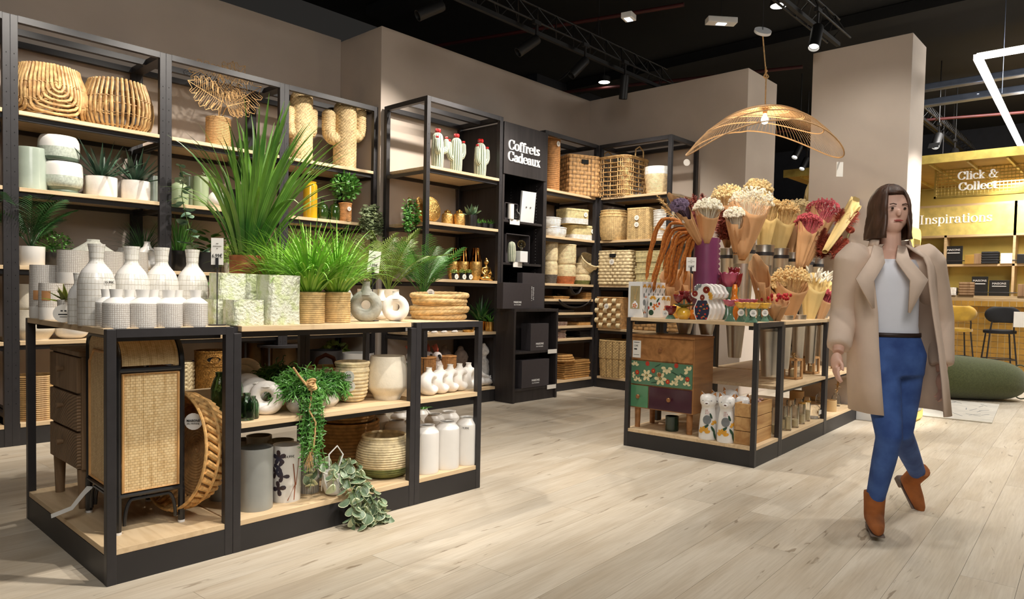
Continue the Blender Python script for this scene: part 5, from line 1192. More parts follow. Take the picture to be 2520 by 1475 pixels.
# ================================================================ left island: on the table tops
random.seed(51)
def LI(z,y):return(0,y,z)
TZ=LH+.0005;MZ=.5635;M3=.5695;BZ=.1375
m_meshv=Muv('cream_mesh_glaze',s2l(228,224,218),s2l(172,160,148),.008,.008,.12,.25,.5,.6)
m_meshb=Muv('white_scored_glaze',s2l(232,229,222),s2l(196,188,174),.013,.024,.06,.22,.5,.5)
BP=[(.93,0),(1,.02),(1,.3),(1,.46),(.96,.56),(.8,.66),(.55,.73),(.42,.77),(.37,.81),(.40,.9),(.47,1)]
SP=[(.95,0),(1,.02),(1,.4),(.99,.62),(.95,.66),(.7,.73),(.46,.78),(.43,.82),(.5,1)]
def bottle(label,u,wp,v,y,prof,mat,grp,z=TZ,up=None):
 p,r,H=item(u,wp,v,LI(z,y));P=smoothprof([(a*r,b*H)for a,b in prof],5)
 t=thing('bottle_vase',label,'vase',p,random.uniform(0,6),grp);lo=up
 a=[q for q in P if q[1]<=lo[0]*H];b_=[a[-1]]+[q for q in P if lo[0]*H<q[1]<=lo[1]*H];c=[b_[-1]]+[q for q in P if q[1]>lo[1]*H];c+=[(c[-1][0]-.004,c[-1][1]),(c[-1][0]-.006,H*.82),(0,H*.8)]
 MB().lathe([(0,0)]+a,44).build('body',mat,t);MB().lathe(b_,44).build('smooth_shoulder',m_whitecer,t);MB().lathe(c,32).build('neck',m_meshb if prof is BP else m_whitecer,t)
 return t,r,H
for u,wp,v,y,lb in((286,60,712,3.005,'small white mesh bottle at the front corner, first of the front row'),(351,62,713,3.005,'small white mesh bottle, second of the front row'),(415.5,62,714,3.005,'small white mesh bottle, third of the front row'),(481,56,714,3.005,'small white mesh bottle, last of the front row near the price card'),
(262,48,712,3.12,'small white mesh bottle behind the front row, first'),(318,50,713,3.13,'small white mesh bottle behind the front row, second'),(378,50,713,3.13,'small white mesh bottle behind the front row, third'),(438,50,714,3.13,'small white mesh bottle behind the front row, last')):
 bottle(lb,u,wp,v,y,SP,m_meshv,'small white mesh bottles',up=(.62,.8))
for u,wp,v,y,lb in((238,82,601,3.24,'tall white scored bottle vase, leftmost with a price sticker'),(324,80,607,3.29,'tall white scored bottle vase, second of four'),(398,76,610,3.31,'tall white scored bottle vase, third of four'),(473,72,615,3.32,'tall white scored bottle vase, rightmost of four')):
 t,r,H=bottle(lb,u,wp,v,y,BP,m_meshb,'tall white scored bottles',up=(.655,.76))
 if u==238:
  t.rotation_euler[2]=0;a=-1.2;Mx=RZ(a+pi/2)@T(0,-r-.0015,H*.66);b=MB();b.add([RZ(a+pi/2+k*.05)@Vector((0,-r-.0012,z))for z in(H*.5,H*.56)for k in range(-5,6)],[(k,k+1,k+12,k+11)for k in range(10)]);b.build('price_sticker',m_paper,t)
  text('15,99€',.015,t,m_ink,RZ(a+pi/2)@T(0,-r-.004,H*.53)@XZ)
p,r,H=item(186,34,672,LI(TZ,3.4));bottle('middle sized white scored bottle at the left end',192,44,672,3.36,BP,m_meshb,None,up=(.52,.76))
def meshpot(label,u,wp,v,z,y,band=.3,grp='cream mesh pots'):
 p,r,H=item(u,wp,v,(0,y,z));t=thing('mesh_pot',label,'pot',p,random.uniform(0,6),grp)
 MB().lathe([(0,0),(r*.96,0),(r,.008),(r,H*band)],44).build('plain_band',m_whitecer,t)
 MB().lathe([(r,H*band),(r*1.0,H*.7),(r*.97,H),(r*.97-.006,H),(r*.95-.006,H*.5),(0,H*.5)],44).build('mesh_band',m_meshv,t);return p,r,H
p,r,H=meshpot('tall cream mesh pot at the back left corner with a brown label',112,66,653,TZ,3.97,.22)
q,r2,H2=meshpot('cream mesh pot in front of the corner one with a brown label',127,54,697,TZ,3.8,.33)
for(pp,rr,zz,nm)in((p,r,.11,0),(q,r2,.11,1)):
 t=[o for o in COL.objects if o.name.startswith('mesh_pot')][nm];b=MB();a0=-2.25-t.rotation_euler[2];b.add([Vector(((rr+.0015)*cos(a0+k*.09),(rr+.0015)*sin(a0+k*.09),z))for z in(zz-.022,zz+.022)for k in range(-4,5)],[(k,k+1,k+10,k+9)for k in range(8)]);b.build('brown_label',M('kraft_label%d'%nm,s2l(180,130,84),.8),t)
q,r2,H2=meshpot('cream mesh pot beneath the raised one, behind the tall bottle',180,64,700,TZ,3.86,.3)
meshpot('cream mesh pot standing on top of another, left of the tall bottles',180,68,617,TZ+H2+.001,3.86,.34)
for u,v,y,lb in((268,620,3.9,'cream mesh pot behind the first and second tall bottles'),(330,621,3.92,'cream mesh pot behind the second and third tall bottles')):
 q,r2,H2=meshpot('lower '+lb,u,60,700,TZ,y,.3);meshpot('upper '+lb,u,62,v,TZ+H2+.001,y,.3)
p,r,H=item(166,42,738,LI(TZ,3.5));t=agave('burgundy tipped succulent in a white mesh pot with a round tag',p,r,H,.1,52,20,M('burgundy_leaf',s2l(96,34,42),.4,var=.2,c2=s2l(120,150,50),scale=14),potm=m_meshv,group=None,wid=.026,nm='potted_succulent',spread=1.0,taper=.7);disc_tag(t,T(-.03,-r-.02,.04)@RZ(-.4),.038)
# price card stand
def pricecard(label,u,vb,vt,vc0,vc1,y,z,wp,txt,rz=0,M0=None,tilt=0,P=None):
 p=P or Vector((colx(u,y,z),y,z));s=mpp(p);zt=zat(p.x,p.y,vt);zc0,zc1=zat(p.x,p.y,vc0)-z,zat(p.x,p.y,vc1)-z
 t=thing('price_card_stand',label,'price card',p,rz);W=wp*s/2
 MB().lathe([(0,0),(.036,0),(.036,.004),(0,.004)],28).tube([(0,0,.004),(0,0,zc1+.02)],.0025,6).build('stand',m_metal,t)
 MB().box(-.006,-.006,zc1-.012,.006,.004,zc1+.03).build('clip',m_metal,t,smooth=False)
 Mx=T(0,0,zc1)@RY(tilt);h=zc0-zc1
 MB().box(-W,-.001,0,W,.0005,h,Mx).build('card',m_paper,t,smooth=False);text(txt,h*.2,t,m_ink,Mx@T(0,-.002,h*.33)@XZ,sx=.8)
 b=MB()
 for k,w_ in((.78,.2),(.68,.7),(.6,.15)):b.box(-W*w_,-.0022,h*k,W*w_,-.0018,h*(k+.025),Mx)
 b.build('small_print',M('faint_ink',(.25,.23,.2),.8)if 'faint_ink' not in bpy.data.materials else bpy.data.materials['faint_ink'],t,smooth=False,kind='stuff');return t
pricecard('slim black price card stand reading 6,99 beside the glass vases',534,797,586,586,652,3.02,TZ,29,'6,99€',rz=-.75)
pricecard('tilted price card stuck among the palms reading 7,99',916,0,617,618,671,3.15,TZ,29,'7,99€',rz=-.75,tilt=.1)
# rippled pale green glass vases
def sqglass(label,u,wp,v,z,y,rz=-.0,dz=.9,fill=True):
 p,r,H=item(u,wp,v,(0,y,z));z0_=0;t=thing('glass_vase',label,'vase',p,rz,'rippled pale green glass vases');D=r*dz*1.0
 def sh(a,k):x_,y_=superr(a,r-k,D-k,6);return x_,y_
 n=64;b=MB();vs=[];rows=[(0,0),(.5,0),(1,0)]
 Z=[(0,.0),(H*.02,0),(H*.25,0),(H*.5,0),(H*.75,0),(H,0)]
 for zz,k in Z:vs+=[(*sh(2*pi*i/n,(.0015*sin(i*2.1+zz*160)+.0015*sin(i*5.3-zz*90))),zz)for i in range(n)]
 for zz in(H,H*.5,.02):vs+=[(*sh(2*pi*i/n,.007),zz)for i in range(n)]
 fs=[(j*n+i,j*n+(i+1)%n,(j+1)*n+(i+1)%n,(j+1)*n+i)for j in range(8)for i in range(n)]+[tuple(reversed(range(n))),tuple(8*n+i for i in range(n))]
 b.add(vs,fs).build('glass_body',m_paleglass,t)
 return t
for a in((684,84,678,3.03,'large rippled pale green glass vase, front right'),(628,76,676,3.22,'large rippled pale green glass vase behind the small ones'),(599,78,738,3.03,'low rippled glass vase in front, centre'),(545,62,737,3.16,'low rippled glass vase behind the price card stand'),(574,56,738,3.24,'low rippled glass vase, back left of the group')):
 sqglass(a[4],a[0],a[1],a[2],TZ,a[3])
p,r,H=item(545,60,738,LI(TZ,3.16));sqglass('rippled glass vase stacked on top of the low ones',560,70,673,TZ+H+.002,3.16)
p,r,H=item(518,24,735,LI(TZ,3.3));sqglass('narrow rippled glass vase at the left of the group',516,30,735,TZ,3.3)
# grass plants
m_bigleaf=leafm('grass_leaf',s2l(66,126,52),s2l(140,184,82),rnd=.3,var=.35,scale=3);
def mstripe():
 m=m_bigleaf;t=m.node_tree;N=t.nodes;b=N['Principled BSDF'];src=b.inputs['Base Color'].links[0].from_socket
 tc=N.new('ShaderNodeTexCoord');w=N.new('ShaderNodeTexWave');w.bands_direction='X';w.inputs['Scale'].default_value=1.1;lk(t,tc.outputs['UV'],w.inputs[0]);rp=N.new('ShaderNodeValToRGB');rp.color_ramp.elements[0].color=(.55,.6,.5,1);rp.color_ramp.elements[1].color=(1.35,1.3,1.1,1)
 mx=N.new('ShaderNodeMix');mx.data_type='RGBA';mx.blend_type='MULTIPLY';mx.inputs[0].default_value=.8;lk(t,w.outputs[0],rp.inputs[0]);lk(t,src,mx.inputs[6]);lk(t,rp.outputs[0],mx.inputs[7]);lk(t,mx.outputs[2],b.inputs['Base Color'])
mstripe()
p,r,H=item(611,88,630,LI(TZ,3.62));big=thing('tall_grass_plant','very tall broad bladed grass plant in a terracotta wood pot','potted plant',p)
MB().lathe([(0,0),(r*.95,0),(r,.01),(r,H),(r-.01,H),(r-.012,H*.85),(0,H*.85)],48).build('pot',Mwood('terracotta_wood',s2l(178,112,70),s2l(150,88,52),sc=5,axis=0,rough=.5),big);MB().lathe([(0,H*.86),(r-.01,H*.86)],24).build('soil',m_soil,big)
MB().prism([(.012*cos(a*pi/8),.012*sin(a*pi/8))for a in range(16)],.002,T(0,-r-.006,H*.62)).build('round_tag',m_paper,big,smooth=False)
random.seed(77)
for k in range(104):
 az=k*2.399+random.uniform(-.2,.2);q=(k/104)**.8;L=random.uniform(.66,.92)*(1-.12*q);lean=.02+.42*q;droop=random.uniform(.15,.75)+.8*q*q*random.random()
 if q>.85:droop+=.7;L*=.92
 pts=arcpts((r*.55*q*cos(az),r*.55*q*sin(az),H*.84),az,L,lean,droop,10,2.2);w_=random.uniform(.024,.038);pts=[e+Vector((rgt.x,rgt.y,0))*(.12*(max(0,e.z-H)/.7)**1.2)for e in pts]
 sd=(-sin(az)+random.uniform(-.5,.5),cos(az)+random.uniform(-.5,.5),0)
 MB().ribbon(pts,[w_*min(1,.55+i*.12)*(1-(i/10)**2.6)+.0008 for i in range(11)],side=sd,fold=.14).build('leaf',m_bigleaf,big)
for i,(u,y,r_,lb)in enumerate(((762,3.08,69,'bright green grass plant in a rope coil pot, front left one'),(828,3.1,64,'bright green grass plant in a rope coil pot, front right one'),(690,3.45,60,'bright green grass plant behind, between glass vases and tall grass'))):
 p,r,H=item(u,r_,722 if i<2 else 716,LI(TZ,y));t=basket('grass_plant',lb,p,r,r,H,('coil',.018,.0095,.0035),m_seagrass,cat='potted plant',part='rope_pot',group='bright grass plants in rope pots',inner=.85,rim=.005,nu=120,nv=70)
 random.seed(60+i);tuft(t,(0,0,H*.86),260,.41,.0085,.66,1.15,m_leafbright,r0=r*.5,seg=8,lv=.45)
for i,(u,v,y,n,lb,m)in enumerate(((955,712,3.5,15,'yellowish green palm plant behind the grey ring vase',m_leafolive),(1040,722,3.42,17,'dark green palm plant behind the rope pile with a round tag',m_leafmid),(905,712,3.75,13,'palm plant in the back behind the tilted price card',m_leafolive))):
 p,r,H=item(u,52,v,LI(TZ,y));t=pot('palm_plant',lb,'potted plant',p,r,H,m_cream if i!=2 else m_mattwhite,group='palm plants on the island');random.seed(90+i)
 for k in range(n):
  az=k*2.4+i;b=MB();frond(b,(0,0,H*.85),az,random.uniform(.34,.5),.12+.66*(k%6)/6,random.uniform(.4,1.0),19,.15,.0048);b.build('frond',m,t)
 if i==1:disc_tag(t,T(-.02,-r-.03,H*1.02)@RZ(-.75),.024)
VD=-.75
def dn(label,u,wp,v,z,y,mat,rz,grp=None,th=.42):
 p,r,H=item(u,wp,v,(0,y,z));return donut(label,p,r,mat,rz,grp,th,H=H),r,H
dn('grey stone ring shaped vase right of the rope pots',900,78,693,TZ,3.12,m_stone,VD+.1)
dn('white ring shaped vase beside the grey one',973,66,717,TZ,3.1,m_mattwhite,VD+.1)
dn('white ring shaped vase half hidden behind the grey and white pair',938,56,714,TZ,3.3,m_mattwhite,VD+.1)
p,r,H=item(846,50,696,LI(TZ,3.42));vase('pale_vase','pale stone vase behind the rope pots and the grey ring vase','vase',p,r,H,[(.6,0),(1,.3),(.9,.6),(.4,.9),(.45,1)],m_stone)
# jute rope pile: a heap of flattened loops
cx_=Vector((colx(1081,3.2,TZ),3.2,TZ));t=thing('rope_pile','pile of thick jute rope hoops at the end of the island','rope',cx_,-.7);random.seed(5)
def rope(b,P,R_):b.tube(P,R_,8,closed=True)
m_rope=Mtone('pale_rope',s2l(206,172,118),s2l(120,84,48));z=.02
def ropering(rx,ry,z0,z1,ph,R_,wob):
 n=120;vs=[];tn=[];C=[Vector((rx*cos(2*pi*k/n)*(1+wob*sin(2*pi*k/n*2+ph)),ry*sin(2*pi*k/n)*(1+wob*cos(2*pi*k/n*3+ph)),z0+(z1-z0)*.5*(1+sin(2*pi*k/n+ph))))for k in range(n)]
 b=MB();m=16
 for k in range(n):
  tt=(C[(k+1)%n]-C[k-1]).normalized();a=Vector((0,0,1));c=tt.cross(a).normalized();a=c.cross(tt)
  for i in range(m):th=2*pi*i/m;q=abs(sin(th*2+k*.8));vs.append(C[k]+(a*cos(th)+c*sin(th))*(R_*(.88+.14*q)));tn.append(max(0,.6-q))
 b.add(vs,[(k*m+i,k*m+(i+1)%m,((k+1)%n)*m+(i+1)%m,((k+1)%n)*m+i)for k in range(n)for i in range(m)],None,tn);b.build('rope_loop',m_rope,t)
for i in range(6):ropering(.150+.006*(i%3),.135+.008*((i*2)%3),.016+.0235*i,.016+.0235*i+.014*((i*3)%2)+.004,i*1.3,.0155,.03)
# ================================================================ left island: middle shelf
for u,wp,v,y,lb in((606,42,968,2.99,'clear green faceted glass bottle at the front of the middle shelf'),(622,30,975,3.0,'small green glass tumbler beside the bottle'),(575,44,915,3.2,'tall green glass bottle behind the post, right'),(540,40,916,3.24,'tall green glass bottle behind the post, left')):
 p,r,H=item(u,wp,v,LI(MZ,y));vase('green_glass_bottle',lb,'vase',p,r,H,[(.9,0),(1,.1),(1,.6),(.7,.82),(.45,.9),(.5,1)],m_greenglass,'green glass bottles on the middle shelf',n=12,smooth=False,depth=.05)
dn('large white ring vase at the front of the middle shelf',655,84,941,MZ,3.06,m_mattwhite,VD+.15,'white ring vases on the middle shelf')
for u,v,y,lb in((628,934,3.2,'white ring vase second in the row behind the large one'),(607,928,3.34,'white ring vase third in the row'),(592,916,3.62,'white ring vase fourth in the row, behind the post'),(604,918,3.84,'white ring vase at the back of the row')):dn(lb,u,82,v,MZ,y,m_mattwhite,VD+.5,'white ring vases on the middle shelf')
m_curly=leafm('curly_green',s2l(60,118,46),s2l(104,164,72))
def stringplant(label,u,y,z,wp,v,R_,drop,seed,n=420,rz=0,grp=None,k=1):
 p,r,H=item(u,wp,v,(0,y,z));random.seed(seed);t=thing('moss_plant',label,'potted plant',p,rz,grp)
 MB().lathe([(0,0)]+smoothprof([(r*.7,0),(r,H*.35),(r*.95,H*.8),(r*.8,H)],5)+[(r*.8-.006,H),(0,H*.9)],32).build('pot',m_whitecer,t)
 b=MB()
 for i in range(n):
  a=random.uniform(0,2*pi);q=sqrt(random.random());x,y_=R_*q*cos(a),R_*q*sin(a);zz=H*.9+R_*1.15*sqrt(max(0,1-q*q))*random.uniform(.5,1);e=Vector((x,y_,zz));pts=[e]
  d=Vector((cos(a)*.5,sin(a)*.5,.2+random.random()*.4))
  for j in range(5):d=(d+Vector((random.gauss(0,.5),random.gauss(0,.5),random.gauss(-.28,.4)))).normalized();e=e+d*.016;pts.append(e)
  b.tube(pts,[.003,.0034,.0034,.003,.0024,.001],4,cap=False)
  for j in range(1,5):
   d2=Vector((random.gauss(0,1),random.gauss(0,1),random.gauss(0,1))).normalized();b.ribbon([pts[j],pts[j]+d2*.011,pts[j]+d2*.018],[.002,.004,.001],side=d2.orthogonal())
 b.build('foliage',m_curly,t,kind='stuff')
 if drop:
  b=MB()
  for i in range(26):
   x,y_=random.uniform(-.05,.05),-R_*.9-random.uniform(0,.03);e=Vector((x,y_,H));L=drop*random.uniform(.45,1);pts=[Vector((x*.5,-R_*.6,H*1.1)),e]
   while L>0:e=e+Vector((random.gauss(0,.006),random.gauss(0,.004),-.022));pts.append(e);L-=.022
   b.tube(pts,.0022,4,cap=False)
   for q in pts[1:]:
    for _ in range(4):d2=Vector((random.gauss(0,1),random.gauss(0,1),random.gauss(-.2,.6))).normalized();b.ribbon([q,q+d2*.012,q+d2*.02],[.003,.005,.001],side=d2.orthogonal())
  b.build('trailing_strands',m_curly,t,kind='stuff')
 return t
t1=stringplant('curly green moss plant trailing down from the middle shelf',738,3.03,MZ,64,975,.105,.33,3,520)
t2=stringplant('curly green moss plant in a white pot beside the coil basket',800,3.1,MZ,66,965,.085,0,4,420)
stringplant('dark mossy plant in shadow behind the ring vases',690,3.48,MZ,60,960,.12,0,5,420)
# jute knot hung over the moss plant
random.seed(8);P0=hit(722,912,y=2.93);q=[(722,905),(735,925),(752,945),(765,960),(768,985),(762,1010),(772,1040),(778,1070),(770,1100),(764,1118)]
t=thing('jute_hanger','knotted jute cord hanger falling over the moss plant','cord',P0);b=MB()
for k in range(5):
 pts=[hit(u+random.uniform(-7,7)*(i/9),v,y=2.905+.012*k)-P0 for i,(u,v)in enumerate(q)];b.tube(pts,.0045,6)
b.build('cord_strand',m_jute,t);b=MB()
for k in range(3):a=hit(768,952,y=2.9)-P0;b.tube([a+Vector((.02*cos(w_),.01*sin(w_*2+k),.016*sin(w_)+.01*k))for w_ in np.linspace(0,6.28,16)],.005,6)
b.build('knot',m_jute,t)
b=MB()
for k in range(40):a=hit(762,1110,y=2.9)-P0;b.tube([a,a+Vector((random.uniform(-.03,.03),random.uniform(-.01,.01),-random.uniform(.04,.1)))],.0008,3)
b.build('frayed_end',m_jute,t,kind='stuff')
p,r,H=item(866,76,912,LI(MZ,3.14));basket('husk_basket','tapered husk coil basket beside the cream planter, lower one',p,r,r,H,('coil',.03,.019,.006),m_cornhusk,prof=((.62,0),(.92,.3),(1,1)),rim=.009)
p2,r2,H2=item(866,78,893,LI(MZ,3.14));t=basket('husk_basket','tapered husk coil basket nested inside the lower one',p2+Vector((0,0,.03)),r*1.02,r*1.02,H2-.03,('coil',.03,.019,.006),m_cornhusk,prof=((.5,0),(.9,.5),(1,1)),rim=.009);disc_tag(t,T(-.07,-r*.9,H2*.55)@RZ(-1),.03);disc_tag(t,T(-.06,-r*.85,H2*.3)@RZ(-.9),.028)
p,r,H=item(800,90,905,LI(MZ,3.4));t=basket('husk_basket','wide husk basket with a brown leather handle, behind',p,r,r,H,('coil',.03,.019,.006),m_cornhusk,prof=((.7,0),(1,1)),rim=.008)
MB().tube([(-.07,0,H),(-.05,0,H+.05),(0,0,H+.07),(.05,0,H+.05),(.07,0,H)],.012,8).build('leather_handle',M('brown_leather',s2l(92,46,30),.5),t)
p,r,H=item(953,101,876,LI(MZ,3.09));vase('planter','large cream planter with a rounded belly on the middle shelf','planter',p,r,H,[(.62,0),(.66,.05),(.72,.12),(.95,.26),(1,.36),(.97,.6),(.88,.85),(.82,1)],m_cream,n=60,th=.01,depth=.4)
for i,(u,wp,v,y)in enumerate(((1055,42,905,3.02),(1082,38,899,3.03),(1107,36,897,3.04),(1130,34,895,3.05),(1152,34,893,3.06))):
 p,r,H=item(u,wp,v,LI(M3,y));t=donut(['first','second','third','fourth','fifth'][i]+' white ring vase from the left in the end on row',p,H/2.3,m_mattwhite,.32,'white ring vases seen end on',.62,H=H)
# ================================================================ left island: floor shelf
m_oldwood=Mwood('weathered_wood',s2l(150,122,92),s2l(112,86,60),sc=10,axis=2,rough=.6,bump=.15)
m_carved=M('carved_wood',s2l(150,122,92),.6)
def carve(m):
 t=m.node_tree;N=t.nodes;b=N['Principled BSDF'];tc=N.new('ShaderNodeTexCoord');w=N.new('ShaderNodeTexWave');w.wave_type='RINGS';w.rings_direction='SPHERICAL';w.inputs['Scale'].default_value=22;w.inputs['Distortion'].default_value=3;w.inputs['Detail'].default_value=.5;w.inputs['Detail Scale'].default_value=.6
 mp=N.new('ShaderNodeMapping');mp.inputs['Location'].default_value=(0,.03,-.1);lk(t,tc.outputs['Object'],mp.inputs[0]);lk(t,mp.outputs[0],w.inputs[0])
 src=b.inputs['Base Color'].links[0].from_socket;rp=N.new('ShaderNodeValToRGB');rp.color_ramp.elements[0].color=(.5,.45,.4,1);rp.color_ramp.elements[0].position=.15;rp.color_ramp.elements[1].position=.45;lk(t,w.outputs[0],rp.inputs[0])
 mx=N.new('ShaderNodeMix');mx.data_type='RGBA';mx.blend_type='MULTIPLY';mx.inputs[0].default_value=1;lk(t,src,mx.inputs[6]);lk(t,rp.outputs[0],mx.inputs[7]);lk(t,mx.outputs[2],b.inputs['Base Color'])
 bp=N.new('ShaderNodeBump');bp.inputs['Distance'].default_value=.01;bp.inputs['Strength'].default_value=.5;lk(t,w.outputs[0],bp.inputs['Height']);lk(t,bp.outputs[0],b.inputs['Normal'])
carve(m_carved)
# narrow chest: face looks to -X
c0=hit(122,1100,x=.98);yb=3.93;t=thing('drawer_chest','small weathered wooden chest of three carved drawers on round legs','chest of drawers',(.975,3.545,BZ));D_,W_,H0,H1=.27,.44,.18,.69
MB().box(0.012,0,H0,D_,W_,H1).build('body',m_oldwood,t,smooth=False,bevel=.004);MB().box(0,-.006,H1,D_+.005,W_+.006,H1+.022).build('top_board',m_oldwood,t,smooth=False,bevel=.004)
for k in range(3):
 z0=H0+k*(H1-H0)/3;dr=MB().box(-.004,.012,z0+.006,.014,W_-.012,z0+(H1-H0)/3-.006).build('drawer',m_carved if k!=2 else m_oldwood,t,smooth=False,bevel=.003)
 MB().tube([(-.03,W_/2,z0+.1),(-.004,W_/2,z0+.1)],[.014,.01],10).build('knob',m_oldwood,dr)
for x in(.03,D_-.03):
 for y in(.04,W_-.04):MB().lathe([(0,0),(.019,0),(.026,H0),(0,H0)],16,c=(x,y,0)).build('leg',m_oldwood,t)
# rattan pedestal cabinet with curved top
m_cane=M('woven_cane',s2l(214,180,124),.5);m_blackcane=M('black_cane_frame',s2l(30,30,32),.35,coat=.3)
def canew(m,su=180,sv=110):
 t=m.node_tree;N=t.nodes;b=N['Principled BSDF'];tc=N.new('ShaderNodeTexCoord');br=N.new('ShaderNodeTexBrick');mp=N.new('ShaderNodeMapping');mp.inputs['Scale'].default_value=(su,sv,1);lk(t,tc.outputs['UV'],mp.inputs[0]);lk(t,mp.outputs[0],br.inputs[0])
 br.inputs['Scale'].default_value=1;br.inputs['Color1'].default_value=col4(s2l(240,214,164));br.inputs['Color2'].default_value=col4(s2l(224,192,138));br.inputs['Mortar'].default_value=col4(s2l(170,132,84));br.inputs['Mortar Size'].default_value=.08;br.inputs['Mortar Smooth'].default_value=.8;br.inputs['Brick Width'].default_value=1.6;br.inputs['Row Height'].default_value=1
 src=b.inputs['Base Color'].links[0].from_socket;no=N.new('ShaderNodeTexNoise');no.inputs['Scale'].default_value=3;no.inputs['Detail'].default_value=6;m2=N.new('ShaderNodeMapping');m2.inputs['Scale'].default_value=(14,1,1);lk(t,tc.outputs['UV'],m2.inputs[0]);lk(t,m2.outputs[0],no.inputs[0]);rp=N.new('ShaderNodeValToRGB');rp.color_ramp.elements[0].position=.3;rp.color_ramp.elements[0].color=(.72,.62,.5,1);rp.color_ramp.elements[1].position=.5;lk(t,no.outputs[0],rp.inputs[0])
 mx=N.new('ShaderNodeMix');mx.data_type='RGBA';mx.blend_type='MULTIPLY';mx.inputs[0].default_value=1;lk(t,br.outputs[0],mx.inputs[6]);lk(t,rp.outputs[0],mx.inputs[7]);lk(t,mx.outputs[2],b.inputs['Base Color'])
 bp=N.new('ShaderNodeBump');bp.invert=True;bp.inputs['Strength'].default_value=.6;bp.inputs['Distance'].default_value=.003;lk(t,br.outputs['Fac'],bp.inputs['Height']);lk(t,bp.outputs[0],b.inputs['Normal'])
canew(m_cane,44,88)
A_,B_,C_=hit(285,1322,z=BZ+.0),hit(441,1290,z=BZ),hit(213,1268,z=BZ)
A_=Vector((A_.x+.014,A_.y+.02,BZ));ang=-.03
t=thing('rattan_cabinet','curved top cane and black frame cabinet standing in the island','cabinet',A_,ang)
Wd=.245;Dp=.40;zb,zt=.155,.80;R0=.10
def fr(y,z):return(y,z)
prof=[(0,zb),(0,zt-.20),(.0,zt-.12)]+[(R0*1.2*(1-cos(a)),zt-.12+.12*sin(a))for a in np.linspace(.15,pi/2,8)]+[(Dp-.06,zt)]+[(Dp-.06+.06*sin(a),zt-.06+.06*cos(a))for a in np.linspace(.3,pi/2,5)]+[(Dp,zb)]
for x in(0,Wd):MB().tube([(x,y,z)for y,z in prof]+[(x,0,zb)],.012,8).build('frame_side',m_blackcane,t)
for(y,z)in((0,zb),(0,zt-.135),(Dp,zb),(Dp-.02,zt-.03)):MB().tube([(0,y,z),(Wd,y,z)],.011,8).build('frame_bar',m_blackcane,t)
for x in(0,Wd):
 for y in(0,Dp):MB().tube([(x,y,0.01),(x,y,zb)],.014,8).build('leg',m_blackcane,t);MB().lathe([(0,0),(.014,0),(.014,.01),(0,.01)],12,c=(x,y,0)).build('white_foot',m_white,t)
for a,b_ in(((0,0),(Wd,0)),((0,0),(0,Dp)),((0,Dp),(Wd,Dp))):
 A2,B2=Vector((*a,0)),Vector((*b_,0));d=B2-A2;MB().tube([A2+d*.10+Vector((0,0,.03))]+[A2+d*(.10+.12*(1-cos(w_)))+Vector((0,0,.03+.105*sin(w_)))for w_ in np.linspace(.3,1.57,6)]+[A2+d*(1-.10-.12*(1-cos(w_)))+Vector((0,0,.03+.105*sin(w_)))for w_ in np.linspace(1.57,.3,6)]+[B2-d*.10+Vector((0,0,.03))],.007,6).build('arch_brace',m_blackcane,t)
MB().grid(2,2,lambda u,v:(.014+(Wd-.028)*u,-.006,zb+.012+(zt-.135-zb-.024)*v)).build('front_cane_panel',m_cane,t)
f2=prof[2:-1]
MB().grid(2,len(f2),lambda u,v:(.014+(Wd-.028)*u,f2[int(round(v*(len(f2)-1)))][0]-.004,f2[int(round(v*(len(f2)-1)))][1]+.003)).build('curved_top_panel',m_cane,t)
for x in(0.0,):b=MB();b.add([(x-.002,y*.94+.012,zb+.012+(z-zb)*.965)for y,z in prof],[tuple(range(len(prof)))],[[(y*2.4,(z-zb)*1.5)for y,z in prof]]);b.build('side_cane_panel',m_cane,t,smooth=False)
MB().box(Wd-.004,0.01,zb,Wd,Dp-.01,zt-.14).build('side_cane_panel',m_cane,t,smooth=False)
m_trim=M('split_cane_trim',s2l(206,158,100),.5,var=.15)
for q in([(.016,zb+.014),(Wd-.016,zb+.014),(Wd-.016,zt-.15),(.016,zt-.15)],):MB().tube([(x,-.008,z)for x,z in q],.006,6,closed=True).build('panel_trim',m_trim,t)
MB().tube([(-.004,.03+(Dp-.06)*0,zb+.02),(-.004,.03,zt-.17)]+[(-.004,.03+.07*(1-cos(a)),zt-.17+.1*sin(a))for a in np.linspace(.3,1.57,6)]+[(-.004,Dp-.09,zt-.07),(-.004,Dp-.03,zt-.12),(-.004,Dp-.03,zb+.02)],.006,6,closed=True).build('panel_trim',m_trim,t)
pl=MB();pl.ribbon([(-.01,Dp-.06,.13),(-.05,Dp-.1,.11),(-.09,Dp-.1,.06),(-.16,Dp-.08,.035)],.03,side=(0,1,.3));pl.build('paper_label',m_paper,t)
# shallow round basket leaning on edge
A_=hit(455,1276,z=BZ);p=Vector((colx(487,3.22,BZ+.27),3.22,BZ));t=thing('round_tray_basket','large shallow round woven basket standing on its edge','basket',p,0,None)
Rr=.255;Mx=T(0,0,Rr+.02)@RZ(-1.42)@RX(pi/2-.12)
b=MB()
for k in range(1,17):rr_=Rr*.86*k/17;b.tube([Mx@Vector((rr_*cos(a*pi/20),rr_*sin(a*pi/20),.0))for a in range(40)],.0095,6,closed=True)
b.build('coiled_floor',m_hyacinth,t)
random.seed(3);m_thick=M('thick_hyacinth',s2l(202,158,98),.7,var=.25,scale=40,bump=.3)
ns=42;o0=None
for k in range(ns):
 a=2*pi*k/ns;q=[Vector((Rr*.86*cos(a),Rr*.86*sin(a),-.004)),Vector((Rr*.95*cos(a+.10),Rr*.95*sin(a+.10),.055)),Vector((Rr*1.0*cos(a+.24),Rr*1.0*sin(a+.24),.115))]
 MB().tube([Mx@v_ for v_ in q],.0125,7).build('strand',m_thick,t)
